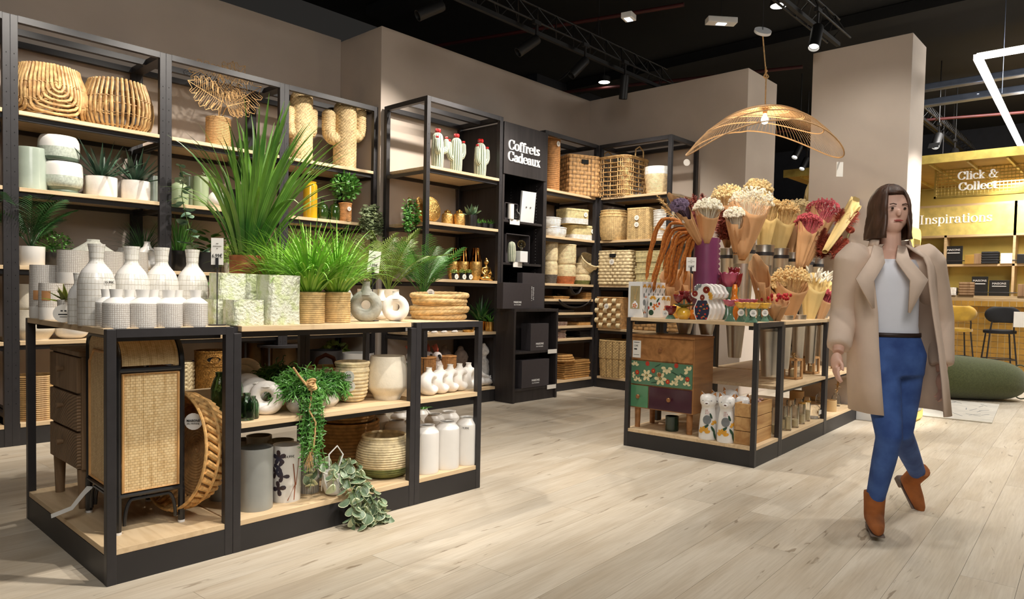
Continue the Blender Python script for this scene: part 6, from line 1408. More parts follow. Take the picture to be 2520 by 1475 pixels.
for z_,f_ in((.06,.99),(.122,1.0)):MB().tube([Mx@Vector((Rr*f_*cos(a*pi/30),Rr*f_*sin(a*pi/30),z_))for a in range(60)],.007,7,closed=True).build('hoop',m_thick,t)
disc_tag(t,T(-.07,-.12,Rr+.17)@RZ(-.7),.037);
tt=[o for o in t.children if o.name.startswith('tag_print')][-1];bpy.data.objects.remove(tt)
logo(t,T(-.07,-.12,Rr+.17)@RZ(-.7)@T(0,-.003,.004)@XZ,.013,m_ink)
# jars and vases on the floor shelf
p,r,H=item(628,82,1103,LI(BZ,3.06));vase('grey_vase','large plain grey glossy cylinder vase at the front of the floor shelf','vase',p,r,H,[(.94,0),(1,.02),(1,.5),(1,.98),(.98,1)],m_greycer,n=56,depth=.2)
p,r,H=item(548,60,1110,LI(BZ,3.3));vase('grey_vase','grey cylinder vase in shadow behind the island post','vase',p,r,H,cyl,m_greycer)
p,r,H=item(705,66,1096,LI(BZ,3.08));t=vase('painted_vase','white cylinder vase painted with brown and violet leaves','vase',p,r,H,[(.92,0),(1,.02),(1,.5),(1,.98),(.98,1)],m_whitecer,n=56,depth=.2)
m_umber=M('umber_paint',s2l(92,66,56),.5,var=.4,scale=20,c2=s2l(60,60,78));m_rustp=M('rust_paint',s2l(150,84,50),.5,var=.2)
def oncyl(parent,r,polys,mat,name,a0=0,off=.0012):
# flat shapes laid on a cylinder: polys in (arc metres, height)
 b=MB()
 for P in polys:
  cx_,cz_=sum(q[0]for q in P)/len(P),sum(q[1]for q in P)/len(P);n=len(P);vs=[(cx_,cz_)]+list(P)
  b.add([((r+off)*cos(a0+x/r),(r+off)*sin(a0+x/r),z)for x,z in vs],[(0,1+i,1+(i+1)%n)for i in range(n)])
 return b.build(name,mat,parent,smooth=False)
def ell(cx_,cz_,a,b_,rot=0,n=12,pt=0):return[(cx_+cos(rot)*(a*cos(w_)*(1))-sin(rot)*b_*sin(w_)*(1-pt*cos(w_)),cz_+sin(rot)*a*cos(w_)+cos(rot)*b_*sin(w_)*(1-pt*cos(w_)))for w_ in np.linspace(0,2*pi,n,endpoint=False)]
def blotch(cx_,cz_,s,n=5,ph=0):return[ell(cx_+.5*s*cos(ph+k*2*pi/n),cz_+.5*s*sin(ph+k*2*pi/n),s*.55,s*.3,ph+k*2*pi/n,9,-.4)for k in range(n)]
fa=-2.35
oncyl(t,r,blotch(-.02,H*.82,.035,5,.4)+blotch(-.035,H*.55,.035,4,1)+blotch(.0,H*.48,.03,3)+blotch(-.02,H*.26,.035,4,.2)+blotch(-.02,H*.66,.03,3,.9),m_umber,'painted_leaves',fa)
oncyl(t,r,[[(.05,.01),(.054,.01),(.062,H*.35),(.055,H*.35)],[(.056,H*.3),(.062,H*.3),(.05,H*.7),(.045,H*.7)],[(.02,.01),(.024,.01),(.056,H*.3),(.052,H*.3)],[(.06,H*.3),(.064,H*.3),(.085,H*.8),(.08,H*.8)]],m_rustp,'painted_stems',fa)
text('24,99€',.016,t,m_ink,RZ(fa+.45+pi/2)@T(0,-r-.004,H*.84)@XZ)
p,r,H=item(761,46,1112,LI(BZ,3.12));vase('ribbed_vase','grey and white ribbed cylinder vase under the jute cord','vase',p,r,H,[(.9,0),(1,.02),(1,.9),(.85,.97),(.55,.985),(.55,1)],m_mattwhite,disp=lambda q,a,z:(q*(1+.025*cos(a*34)),.5-.5*cos(a*34)),n=204,cs=True)
for o in COL.objects:
 if o.name.startswith('ribbed_vase')and o.parent is None:rv=o
rv.children[0].data.materials[0]=Mtone('grey_rib_glaze',s2l(112,106,100),s2l(228,224,216),rough=.5)
for u,wp,v,y,m,lb in((690,62,1083,3.42,m_stone,'stone coloured vase behind the painted one'),(637,60,1072,3.5,m_greycer,'dark rimmed grey vase at the back of the floor shelf, left'),(596,60,1082,3.6,m_greycer,'dark rimmed grey vase furthest back on the floor shelf')):
 p,r,H=item(u,wp,v,LI(BZ,y));vase('back_vase',lb,'vase',p,r,H,cyl,m,depth=.3)
for k,(v,z0)in enumerate(((1100,BZ),(1020,BZ+.24))):
 p,r,H=item(855,128,1095,LI(BZ,3.52));basket('husk_basket',['lower','upper'][k]+' shaded husk basket of the stack behind the trailing plant',p+Vector((0,0,.245*k)),.185-.02*k,.185-.02*k,.24 if k==0 else.14,('coil',.03,.019,.005),m_hyacinth,prof=((.85,0),(1,.5),(.95,1)))
p,r,H=item(945,133,1072,LI(BZ,3.13));basket('belly_basket','round bellied husk coil basket with an olive green base',p,r,r,H,('coil',.03,.0125,.005),m_cornhusk,prof=((.62,0),(.88,.14),(1,.42),(.95,.72),(.78,.97),(.8,1)),mats2=m_greenhusk,split=.27,rim=.008,inner=.6)
JP=[(.9,0),(1,.03),(1,.4),(1,.8),(.93,.88),(.68,.955),(.62,.98),(.66,1)]
for i,(u,wp,v,y,lb)in enumerate(((1048,62,1046,3.02,'tall white glossy jar, nearest of the front row'),(1099,60,1037,3.015,'tall white glossy jar, middle of the front row'),(1148,56,1026,3.01,'tall white glossy jar with a price sticker, right of the front row'),(1016,56,1030,3.34,'white jar in shadow behind the front row, left of the post'),(1068,50,1018,3.32,'white jar in the second row behind the front jars'),(1104,50,1012,3.3,'white jar with wide mouth in the back row, right'),(975,60,1034,3.38,'white jar in shadow behind the bellied basket, right'),(930,56,1020,3.5,'white jar in shadow behind the bellied basket, left'),(985,50,1012,3.66,'white jar furthest back behind the island post'),(1036,46,1006,3.68,'white jar in the back row with a green plant'))):
 p,r,H=item(u,wp,v,LI(BZ,y));t=vase('white_jar',lb,'jar',p,r,H,JP,m_whitecer,'tall white jars',n=48,depth=.5)
 if i==2:text('19,99€',.016,t,m_ink,RZ(-.9)@T(0,-r-.003,H*.8)@XZ)
 if i==9:random.seed(2);tuft(t,(0,0,H*.95),16,.1,.012,1.0,.6,m_leafmid,r0=.02)
# macrame pot with trailing variegated leaves
m_varieg=leafm('variegated_leaf',s2l(92,120,92),s2l(150,170,136),rnd=.25);m_vedge=M('leaf_edge',s2l(206,214,178),.5)
p,r,H=item(823,58,1160,LI(BZ,3.0));t=thing('trailing_plant','variegated round leaved vine spilling from a macrame pot to the floor','potted plant',p)
MB().lathe([(0,0)]+smoothprof([(r*.55,0),(r*.8,.01),(r,H*.5),(r,H*.9),(r*.97,H)],5)+[(r*.9,H),(0,H*.85)],32).build('pot',m_whitecer,t)
b=MB()
for k in range(6):
 a=k*pi/3
 for s in(-1,1):b.tube([((r+.003)*cos(a+s*w_),(r+.003)*sin(a+s*w_),H*.95-w_*H*1.5)for w_ in np.linspace(0,.52,6)],.003,5)
b.tube([((r*.72)*cos(a*pi/12),(r*.72)*sin(a*pi/12),.012)for a in range(24)],.003,5,closed=True);b.build('macrame_net',m_whiterope,t)
b=MB();random.seed(6)
for k in range(6):b.tube([(.04,-r*.9,.01),(.045+.004*k,-r-.05,-.0),(.05+.004*k,-.13+.0,-.05),(.055+.005*k+random.uniform(-.01,.01),-.135-.002*k,-.14)],.0022,4)
b.tube([(-.03,0,H+.02),(-.04,-.01,H+.09),(0,-.02,H+.13),(.04,-.01,H+.08),(.02,0,H+.01)],.004,5);b.build('macrame_tassel',m_whiterope,t)
base=[]
for q,(mm,sc_)in enumerate(((m_varieg,1),(m_vedge,1.12))):
 b=MB();b.add([(0,0,0)]+[((.024+.024*cos(a))*sc_-.002*q,.021*sin(a)*sc_*(1+.15*cos(a)),.004*cos(2*a))for a in np.linspace(-pi,pi,13)[:-1]],[(0,k+1,(k+1)%12+1)for k in range(12)]);base.append(b)
path=[]
for s in range(9):
 q=[Vector((0,0,H))];tx=.0+.18*s/9+random.uniform(-.03,.03);q+=[Vector((tx*.4,-.05,H+.03)),Vector((tx*.8,-.10-.01*(s%3),H*.5)),Vector((tx,-.155-.012*(s%3),-.02))]
 L=random.uniform(.10,.14)
 for k in range(1,4):q.append(Vector((tx+random.uniform(-.015,.02)*k,-.16-.012*(s%3)-.004*k,-.025-.036*k*random.uniform(.8,1.05))))
 path.append(q)
for s in range(7):a=s*.9+1.5;path.append([Vector((0,0,H)),Vector((.07*cos(a),.07*sin(a),H+.06)),Vector((.13*cos(a),.1*sin(a),H+.02)),Vector((.15*cos(a),.12*sin(a),H-.06))])
MB_=MB()
for q in path:MB_.tube(q,.0016,4,cap=False)
MB_.build('vine_stem',m_stem,t);o0=None;e0=None;cnt=0
for q in path:
 for i in range(len(q)-1):
  for f_ in(.1,.38,.68):
   e=q[i].lerp(q[i+1],f_)
   if i==0:continue
   rot=(random.uniform(-.8,.8),random.uniform(.2,1.5),random.uniform(0,6.28));s_=random.uniform(.85,1.25)
   if o0 is None:
    o0=base[0].build('leaf',m_varieg,t,smooth=False);e0=base[1].build('leaf_edge',m_vedge,o0,smooth=False);e0.location=(0,0,-.0012);o0.location=e;o0.rotation_euler=rot;o0.scale=(s_,)*3
   else:
    c=share(o0,t,e,rot,(s_,)*3);d=e0.copy();COL.objects.link(d);d.parent=c
# ================================================================ right island
random.seed(60)
fv0=Vector((fwd.x,fwd.y,0))
LYd=(-sin(RPH),cos(RPH),0);LXd=(cos(RPH),sin(RPH),0)
def FX(lx,z):return rp(lx,0,z) # line along local Y
def FY(ly,z):return rp(0,ly,z) # line along local X
def inl(p):return RI@Vector(p)
m_drwood=Mwood('mango_wood',s2l(178,126,76),s2l(142,96,54),sc=8,axis=1,rough=.4)
m_teal=M('teal_lacquer',s2l(84,124,96),.35,var=.05,coat=.3);m_plum=M('plum_lacquer',s2l(64,28,44),.2,var=.05,coat=.6);m_greendr=M('green_lacquer',s2l(84,138,100),.2,var=.05,coat=.6)
m_petal=M('cream_petal',s2l(228,214,168),.5,var=.04);m_poppy=M('red_dot',s2l(176,52,36),.5,var=.1);m_dkgreen=M('dark_green_print',s2l(38,72,52),.5);m_ochre=M('ochre_print',s2l(220,160,50),.5,var=.08);m_orange=M('orange_print',s2l(206,112,44),.5);m_greyprint=M('grey_print',s2l(120,124,126),.5);m_navy=M('navy_glaze',s2l(22,34,66),.25,coat=.5)
def decal(parent,polys,mat,name,Mx):
 b=MB()
 for P in polys:
  n=len(P);cx_,cz_=sum(q[0]for q in P)/n,sum(q[1]for q in P)/n;vs=[Mx@Vector((x,0,z))for x,z in[(cx_,cz_)]+list(P)];b.add(vs,[(0,1+i,1+(i+1)%n)for i in range(n)])
 o=b.build(name,mat,parent,smooth=False)
 if len(polys)>1:o['kind']='stuff'
 return o
def flower(cx_,cz_,s,n=6,a0=0.,a1=2*pi,w_=.26):return[ell(cx_+s*.62*cos(a),cz_+s*.62*sin(a),s*.42,s*w_,a,10)for a in np.linspace(a0,a1,n,endpoint=(a1-a0)<6)]
# dresser (front faces -X of the island)
z0=BZ;c=along(1627,FX(.07,.5),LYd);yl,yr=inl(along(1551,FX(.06,.5),LYd)).y,inl(along(1706,FX(.06,.5),LYd)).y;DWid=yl-yr
t=thing('dresser','painted four drawer dresser with a flowered green drawer','dresser',rp(.06,yl,z0),RPH-pi/2) # local x runs right, y inward
H0,H1,DD=.155,.70,.33
MB().box(0,0.004,H0,DWid,DD,H1).build('body',m_drwood,t,smooth=False,bevel=.003);MB().box(-.004,-.004,H1,DWid+.004,DD+.004,H1+.018).build('top_board',m_drwood,t,smooth=False,bevel=.003)
for x in(.045,DWid-.045):
 for y in(.05,DD-.05):MB().lathe([(0,0),(.02,0),(.024,H0),(0,H0)],18,c=(x,y,0)).build('leg',m_drwood,t)
def drawer(x0,x1,a,b_,m):
 d=MB().box(x0,-.006,a,x1,.01,b_).build('drawer',m,t,smooth=False,bevel=.002);MB().lathe([(0,0),(.008,0),(.009,.012),(.017,.02),(.012,.028),(0,.03)],16,M=T((x0+x1)/2,-.006,(a+b_)/2)@RX(pi/2)).build('knob',M('brass_knob',s2l(150,104,66),.4,.5)if 'brass_knob' not in bpy.data.materials else bpy.data.materials['brass_knob'],d);return d
h3=(H1-H0)/3;g=.008
drawer(g,DWid-g,H0+2*h3+g,H1-g,m_drwood);d2=drawer(g,DWid-g,H0+h3+.002,H0+2*h3-.002,m_teal);drawer(g,DWid*.31-g/2,H0+g,H0+h3-g,m_greendr);drawer(DWid*.31+g/2,DWid-g,H0+g,H0+h3-g,m_plum)
Mx=T(0,-.0075,0);a,b_=H0+h3+.01,H0+2*h3-.01;W=DWid-2*g;fx=lambda q:g+W*q;fz=lambda q:a+(b_-a)*q
P=[]
for q,r_,s,n,o,e in((.07,.80,.035,4,.4,2.6),(.27,.40,.045,6,0,6.28),(.60,.82,.045,5,3.2,6.2),(.50,.30,.05,6,0,6.28),(.80,.30,.04,5,.6,3.6),(.95,.75,.04,4,1.2,3.6),(.12,.1,.035,4,.2,2.9),(.72,.08,.035,4,.3,2.9),(.02,.35,.03,3,-.8,.9),(.92,.12,.03,4,.2,2.8)):P+=flower(fx(q),fz(r_),s,n,o,e)
decal(t,P,m_petal,'painted_petals',Mx)['kind']='stuff'
decal(t,[ell(fx(q),fz(r_),.017,.018)for q,r_ in((.11,.5),(.38,.64),(.28,.95),(.62,.2),(.93,.4),(.75,.97))],m_poppy,'painted_dots',T(0,-.0078,0))['kind']='stuff'
decal(t,[ell(fx(q),fz(r_),.03,.004,s)for q,r_,s in((.45,.9,.5),(.73,.6,-.4),(.17,.3,.3),(.86,.55,-.5),(.4,.1,.2),(.35,.3,.6))],m_dkgreen,'painted_leaves',Mx)
decal(t,[ell(fx(q),fz(r_),.005,.005)for q,r_ in((.11,.5),(.38,.64),(.62,.2),(.93,.4),(.27,.4),(.5,.3))],m_ochre,'painted_centres',T(0,-.0082,0))
MB().box(.022,-.012,H1-.16,.092,-.010,H1-.03).build('price_sheet',m_paper,t,smooth=False);text('129€',.018,t,m_ink,T(.05,-.0125,H1-.07)@XZ);decal(t,[[(.035,H1-.1),(.06,H1-.1),(.06,H1-.09),(.035,H1-.09)],[(.032,H1-.045),(.08,H1-.045),(.08,H1-.041),(.032,H1-.041)],[(.032,H1-.14),(.08,H1-.14),(.08,H1-.137),(.032,H1-.137)]],m_ink,'sheet_print',T(0,-.0126,0))
# cats
m_catin=M('gold_ear',s2l(176,116,60),.4,.3)
def cat(label,u,wp,v,lx,deco=True,rz=0):
 p,r,H=item(u,wp,v,FX(lx,z0),LYd);t=thing('cat_vase',label,'vase',p,RPH-pi/2+.25+rz,'white cat vases with painted flowers');s=H
 b=MB();b.lathe([(0,0)]+smoothprof([(r*.92,0),(r,.02*s),(r*.98,.25*s),(r*.86,.5*s),(r*.74,.63*s),(r*.78,.68*s)],5)+[(0,.68*s)],36)
 b.blob((0,-.02*s,.79*s),(r*.92,r*.95,.155*s),24,16);b.blob((0,-r*.85,.745*s),(r*.34,r*.4,.05*s),14,10)
 for k in(-1,1):
  b.blob((k*r*.55,-.01,.83*s),(r*.4,r*.4,.1*s),10,8)
  b.add([(k*r*.95,0,.86*s),(k*r*.28,-.005,.915*s),(k*r*.7,r*.35,.87*s),(k*r*.86,0.005,1.0*s)],[(0,1,3),(1,2,3),(2,0,3),(0,2,1)])
 o=b.build('figure',m_whitecer,t);mm=o.modifiers.new('r','REMESH');mm.mode='VOXEL';mm.voxel_size=.0038;mm.use_smooth_shade=True
 b=MB()
 for k in(-1,1):b.add([(k*r*.88,-.008,.875*s),(k*r*.42,-.012,.912*s),(k*r*.83,-.003,.985*s)],[(0,1,2)])
 b.build('inner_ear',m_catin,t,smooth=False,solid=.006)
 MB().blob((0,-r*1.22,.765*s),(r*.15,r*.1,.014*s),10,6).build('nose',M('cat_nose',s2l(84,50,36),.4)if 'cat_nose' not in bpy.data.materials else bpy.data.materials['cat_nose'],t)
 for k in(-1,1):MB().blob((k*r*.42,-r*.86,.812*s),(r*.13,r*.09,.012*s),8,6).build('eye',m_greyprint,t)
 if deco:
  R_=r*1.0;fa=-pi/2+.05
  def R2_(z):return r*(1 if z<.25*s else 1-.14*(z-.25*s)/(.25*s))
  def lay(polys,mat,name):
   b=MB()
   for P in polys:
    n=len(P);cx_,cz_=sum(q[0]for q in P)/n,sum(q[1]for q in P)/n
    b.add([((R2_(z)+.0035)*cos(fa+x/r),(R2_(z)+.0035)*sin(fa+x/r),z)for x,z in[(cx_,cz_)]+list(P)],[(0,1+i,1+(i+1)%n)for i in range(n)])
   b.build(name,mat,t,smooth=False)
  lay([ell(.0,.42*s,.032,.032,0,14)],m_greyprint,'painted_grey_flower');lay(flower(-.02,.15*s,.045,5,.3,2.9),m_ochre,'painted_yellow_flower');lay(flower(.06,.33*s,.03,4,.6,3),m_ochre,'painted_yellow_bud')
  lay([ell(-.01,.27*s,.03,.009,.7),ell(.045,.22*s,.03,.009,-1.0),ell(.03,.5*s,.022,.008,2.0),ell(.06,.1*s,.03,.009,-1.2)],m_dkgreen,'painted_leaves')
  lay([ell(-.012+.012*(k%3),.545*s+.012*(k//3),.003,.003,0,6)for k in range(8)],m_poppy,'painted_red_dots')
cat('white painted cat vase with gold ears, front left',1741,43,962,.07)
cat('white painted cat vase with gold ears, front right',1786,43,966,.06)
cat('white cat vase in shadow behind the front pair, left',1765,40,958,.24,False);cat('white cat vase in shadow at the back, middle',1795,40,952,.36,False);cat('white cat vase looking over the wooden crates',1822,40,968,.2,False,.6)
# crates at the near corner
m_crate=Mwood('pine_crate',s2l(206,164,108),s2l(170,122,70),sc=7,axis=0,rough=.6,rnd=.1)
yc=inl(along(1806,FX(.04,.3),LYd)).y;xc=inl(along(1901,FY(.04,.3),LXd)).x
for k in range(3):
 hz=.092;t=thing('wooden_crate','%s of three stacked small pine crates by the corner post'%('bottom','middle','top')[k],'crate',rp(.045,.045,z0+k*(hz+.004)),RPH,'stacked pine crates');X,Y=xc-.045,yc-.045
 for a in((0,0,X,.012),(0,Y-.012,X,Y),(0,.012,.012,Y-.012),(X-.012,.012,X,Y-.012)):MB().box(a[0],a[1],0,a[2],a[3],hz).build('board',m_crate,t,smooth=False,bevel=.002)
 MB().box(.012,.012,.005,X-.012,Y-.012,.012).build('bottom_board',m_crate,t,smooth=False)
 b=MB();random.seed(k)
 for i in range(14):b.blob((random.uniform(.02,X-.02),random.uniform(.02,Y-.02),hz-.006),(.018,.018,.008),8,4)
 b.build('wrapped_contents',M('foil_contents%d'%k,s2l(150,120,110),.25,.3,var=.5,scale=60),t,kind='stuff')
MB().box(X-.002,.004,.03,X+.0,.03,.08).build('price_tag',m_paper,t,smooth=False)
p=rp(.16,.7,z0);vase('green_pot','dark green glossy pot under the dresser','pot',p,.05,.11,cyl,M('bottle_green_pot',s2l(22,46,34),.2,coat=.5))
# glass jars, striped pots, vases on the floor shelf of the long side
m_candle=M('candle_wax',s2l(226,206,160),.6)
def jar(label,u,wp,v,ly,z,grp,fill=.5,lidm=None):
 p,r,H=item(u,wp,v,FY(ly,z),LXd);t=thing('candle_jar',label,'candle jar',p,0,grp)
 MB().lathe([(0,0),(r,.003),(r,H*.9),(r*.95,H),(r*.9,H*.98),(r*.92,.01),(0,.008)],28).build('glass',m_clear,t)
 MB().lathe([(0,.01),(r*.88,.012),(r*.88,H*fill),(0,H*fill)],24).build('wax',m_candle,t)
 if lidm:MB().lathe([(0,H),(r,H),(r,H+.012),(0,H+.014)],24).build('lid',lidm,t)
for i,(u,wp,v,ly)in enumerate(((1908,22,1003,.07),(1926,20,1000,.09),(1937,20,1000,.06),(1955,20,998,.06),(1972,17,994,.07),(1985,16,990,.08),(1945,20,985,.24),(1965,20,982,.26),(1985,18,978,.26))):
 jar('glass candle jar, %s along the front of the long side floor shelf'%('first','second','third','fourth','fifth','sixth')[i]if i<6 else 'glass candle jar in the back row, %s'%('left','middle','right')[i-6],u,wp,v,ly,z0,'glass candle jars',.35+.1*(i%3),m_gold if i in(4,5)else None)
p,r,H=item(2002,30,996,FY(.08,z0),LXd);t=thing('bell_jar','clear glass bell jar with a white paper label','bell jar',p);MB().lathe([(r,0)]+smoothprof([(r,.01),(r,H*.7),(r*.6,H*.95),(0,H)],5),32).build('glass',m_clear,t);MB().lathe([(0,0),(r*.5,0),(r*.5,.02),(0,.02)],20).build('dish',m_whitecer,t);MB().box(-r*.6,-r-.003,H*.35,r*.6,-r-.001,H*.65).build('paper_label',m_paper,t,smooth=False)
m_stripe=Muv('beige_stripes',s2l(236,228,212),s2l(196,164,116),9,.034,.5,.5,.1,.1)
for u,wp,v,ly,lb in((2043,29,985,.09,'cream and beige striped pot in front at the long side'),(1960,34,962,.45,'striped pot in the shaded back row'),(2010,36,975,.4,'wide striped bowl pot in the back row')):
 p,r,H=item(u,wp,v,FY(ly,z0),LXd);vase('striped_pot',lb,'pot',p,r,H,cyl,m_stripe,'striped pots',depth=.4)
p,r,H=item(2077,30,936,FY(.16,z0),LXd);vase('grey_green_vase','plain grey green vase at the end by the pillar','vase',p,r,H,cyl,m_stone)
p,r,H=item(2093,18,930,FY(.12,z0),LXd);t=vase('macrame_vase','pale vase in a fringed macrame cover beside the pillar','vase',p,r,H,cyl,m_cream)
m_dry=M('dry_tan',s2l(206,170,112),.8,var=.25,scale=60);m_clearv=m_clear
def plume(b,base,d,L,R_,n,seed,w_=.004):
 random.seed(seed);base=Vector(base);d=Vector(d).normalized()
 for i in range(n):
  q=random.random();e=base+d*L*q;a=(d*random.uniform(.6,1.4)+Vector((random.gauss(0,1),random.gauss(0,1),random.gauss(0,1)))*.45).normalized();l=R_*(sin(pi*min(1,q*.85+.12)))*random.uniform(.6,1.2)+.01
  b.ribbon([e,e+a*l*.5,e+a*l+Vector((0,0,-.1*l))],[w_*.5,w_,w_*.2],side=a.orthogonal())
for u,v,ly,lb in((2057,905,.14,'small glass vase with a dried grass plume, nearer one'),(2018,900,.3,'small glass vase with a dried grass plume, in shadow')):
 p,r,H=item(u,22,960,FY(ly,z0),LXd);t=vase('glass_bud_vase',lb,'vase',p,r,H*.8,[(.9,0),(1,.2),(.9,.7),(.5,.9),(.6,1)],m_clear,'glass bud vases',n=20,depth=.05);b=MB();b.tube([(0,0,.01),(.01,0,H*.9)],.0015,4);plume(b,(.01,0,H*.8),(.25,0,1),.14,.03,160,int(u));b.build('dried_plume',m_dry,t,kind='stuff')
# lanterns on the middle shelf
m_lantern=Mwood('lantern_wood',s2l(206,160,108),s2l(176,128,80),sc=6,axis=2)
for i,(u,wp,v,ly)in enumerate(((1950,44,882,.14),(1996,36,877,.16),(2060,28,900,.12),(2085,26,900,.14))):
 p,r,H=item(u,wp,v,FY(ly,.5005),LXd);r*=.8;t=thing('lantern',['square wooden lantern with clear panes, nearest','square wooden lantern, second','smaller square wooden lantern, third behind the hand','smaller square wooden lantern, last before the pillar'][i],'lantern',p,RPH-.15,'square wooden lanterns')
 for x in(-r,r-.018):
  for y in(-r,r-.018):MB().box(x,y,0,x+.018,y+.018,H).build('post',m_lantern,t,smooth=False)
 for z in(0,H-.018):MB().box(-r,-r,z,r,-r+.018,z+.018).box(-r,r-.018,z,r,r,z+.018).box(-r,-r,z,-r+.018,r,z+.018).box(r-.018,-r,z,r,r,z+.018).build('frame',m_lantern,t,smooth=False)
 for k in range(4):MB().box(-r+.018,-r+.008,.018,r-.018,-r+.010,H-.018,RZ(k*pi/2)).build('pane',m_clear,t,smooth=False)
 MB().box(-r,-r,0,r,r,.006).build('floor_plate',m_lantern,t,smooth=False);MB().lathe([(0,.006),(r*.35,.006),(r*.35,H*.45),(0,H*.45)],18).build('candle',m_candle,t);random.seed(i);b=MB();plume(b,(0,0,H),(0,0,1),.03,.04,60,i);b.build('dried_grass',m_dry,t,kind='stuff')
# zinc buckets -------------------------------------------------------
m_zinc=M('zinc',s2l(208,202,192),.36,1,var=.06,scale=5,bump=.06,bscale=12);m_ring=m_metal
def bucket(label,p,r,H,grp,ring=True):
 t=thing('zinc_bucket',label,'bucket',p,random.uniform(0,6),grp)
 MB().lathe([(0,0),(r*.62,0),(r*.64,.01),(r*.93,H*.86),(r*.955,H*.865),(r*.94,H*.875),(r,H),(r*1.02,H),(r*.97,H-.004),(r*.66,.02),(0,.02)],36).build('pail',m_zinc,t)
 if ring:MB().lathe([(r*.96,H*.85),(r*1.0,H*.85),(r*1.0,H*.9),(r*.96,H*.9)],36).build('holder_band',m_metal,t)
 return t
NB=[]
for i,(u,v,wp,ly)in enumerate(((1828,598,56,.60),(1878,604,48,.58),(1917,612,44,.55),(1951,622,40,.51),(1981,630,36,.45),(2008,636,33,.38))):
 c_=along(u,FY(ly,1.3),LXd);r=wp*mpp(c_)/2;zt_=zat(c_.x,c_.y,v);p=Vector((c_.x,c_.y,LH+.001));bucket('zinc bucket of wrapped dried flowers in the upper rack, %s from the left'%('first','second','third','fourth','fifth','last')[i],p,r,zt_-p.z,'upper zinc buckets');NB.append((p,r,zt_))
p,r,H=item(1788,40,612,FY(.8,LH+.001),LXd);bucket('zinc bucket behind the purple vase, holding rust coloured plumes',p,r,H,'upper zinc buckets')
for i,(u,v,wp,ly)in enumerate(((1932,786,40,.14),(1966,782,36,.14),(1997,779,33,.14),(2023,777,28,.14))):
 c_=along(u,FY(ly,1.0),LXd);r=wp*mpp(c_)/2;bucket('low zinc bucket sunk through the table top, %s from the left'%('first','second','third','last')[i],Vector((c_.x,c_.y,.60)),r,.42,'low zinc buckets in the table',False);NB.append((c_,r,1.02))
for i,(u,v0,v1,wp,ly)in enumerate(((1897,815,927,62,.16),(1809,818,880,48,.62),(1684,812,842,46,.62),(1738,812,842,46,.5))):
 c_=along(u,FY(ly,.8)if i!=2 and i!=3 else FX(.42,.8),LXd if i<2 else LYd);zb_=max(.55 if i>1 else.0,zat(c_.x,c_.y,v1));r=wp*mpp(c_)/2;bucket(['big zinc bucket hanging under the table at the near corner','zinc bucket hanging under the table behind the dresser','zinc bucket hanging behind the dresser top, left','zinc bucket hanging behind the dresser top, right'][i],Vector((c_.x,c_.y,zb_ if i<2 else.86)),r,(.955 if i<2 else.97)-(zb_ if i<2 else.86),'zinc buckets hung under the table',False)
# bouquets in kraft paper ---------------------------------------------
m_kraft=M('kraft_paper',s2l(190,144,98),.75,var=.06,scale=6,rnd=.1);m_kraftp=M('pale_kraft',s2l(206,178,116),.7,var=.06,scale=6,rnd=.08)
m_fl={'white':M('fl_white',s2l(238,230,210),.8,var=.1,scale=50),'tan':M('fl_tan',s2l(222,190,134),.8,var=.2,scale=50),'pink':M('fl_pink',s2l(192,88,96),.8,var=.25,scale=50),'rust':M('fl_rust',s2l(132,52,30),.85,var=.3,scale=40),'rose':M('fl_rose',s2l(168,92,80),.85,var=.2,scale=40),'red':M('fl_red',s2l(160,26,28),.7,var=.3,scale=40),'cream':M('fl_cream',s2l(230,208,160),.8,var=.15,scale=50),'orange':M('fl_orange',s2l(170,100,36),.8,var=.25,scale=60),'mauve':M('fl_mauve',s2l(116,96,120),.8,var=.3,scale=60)}
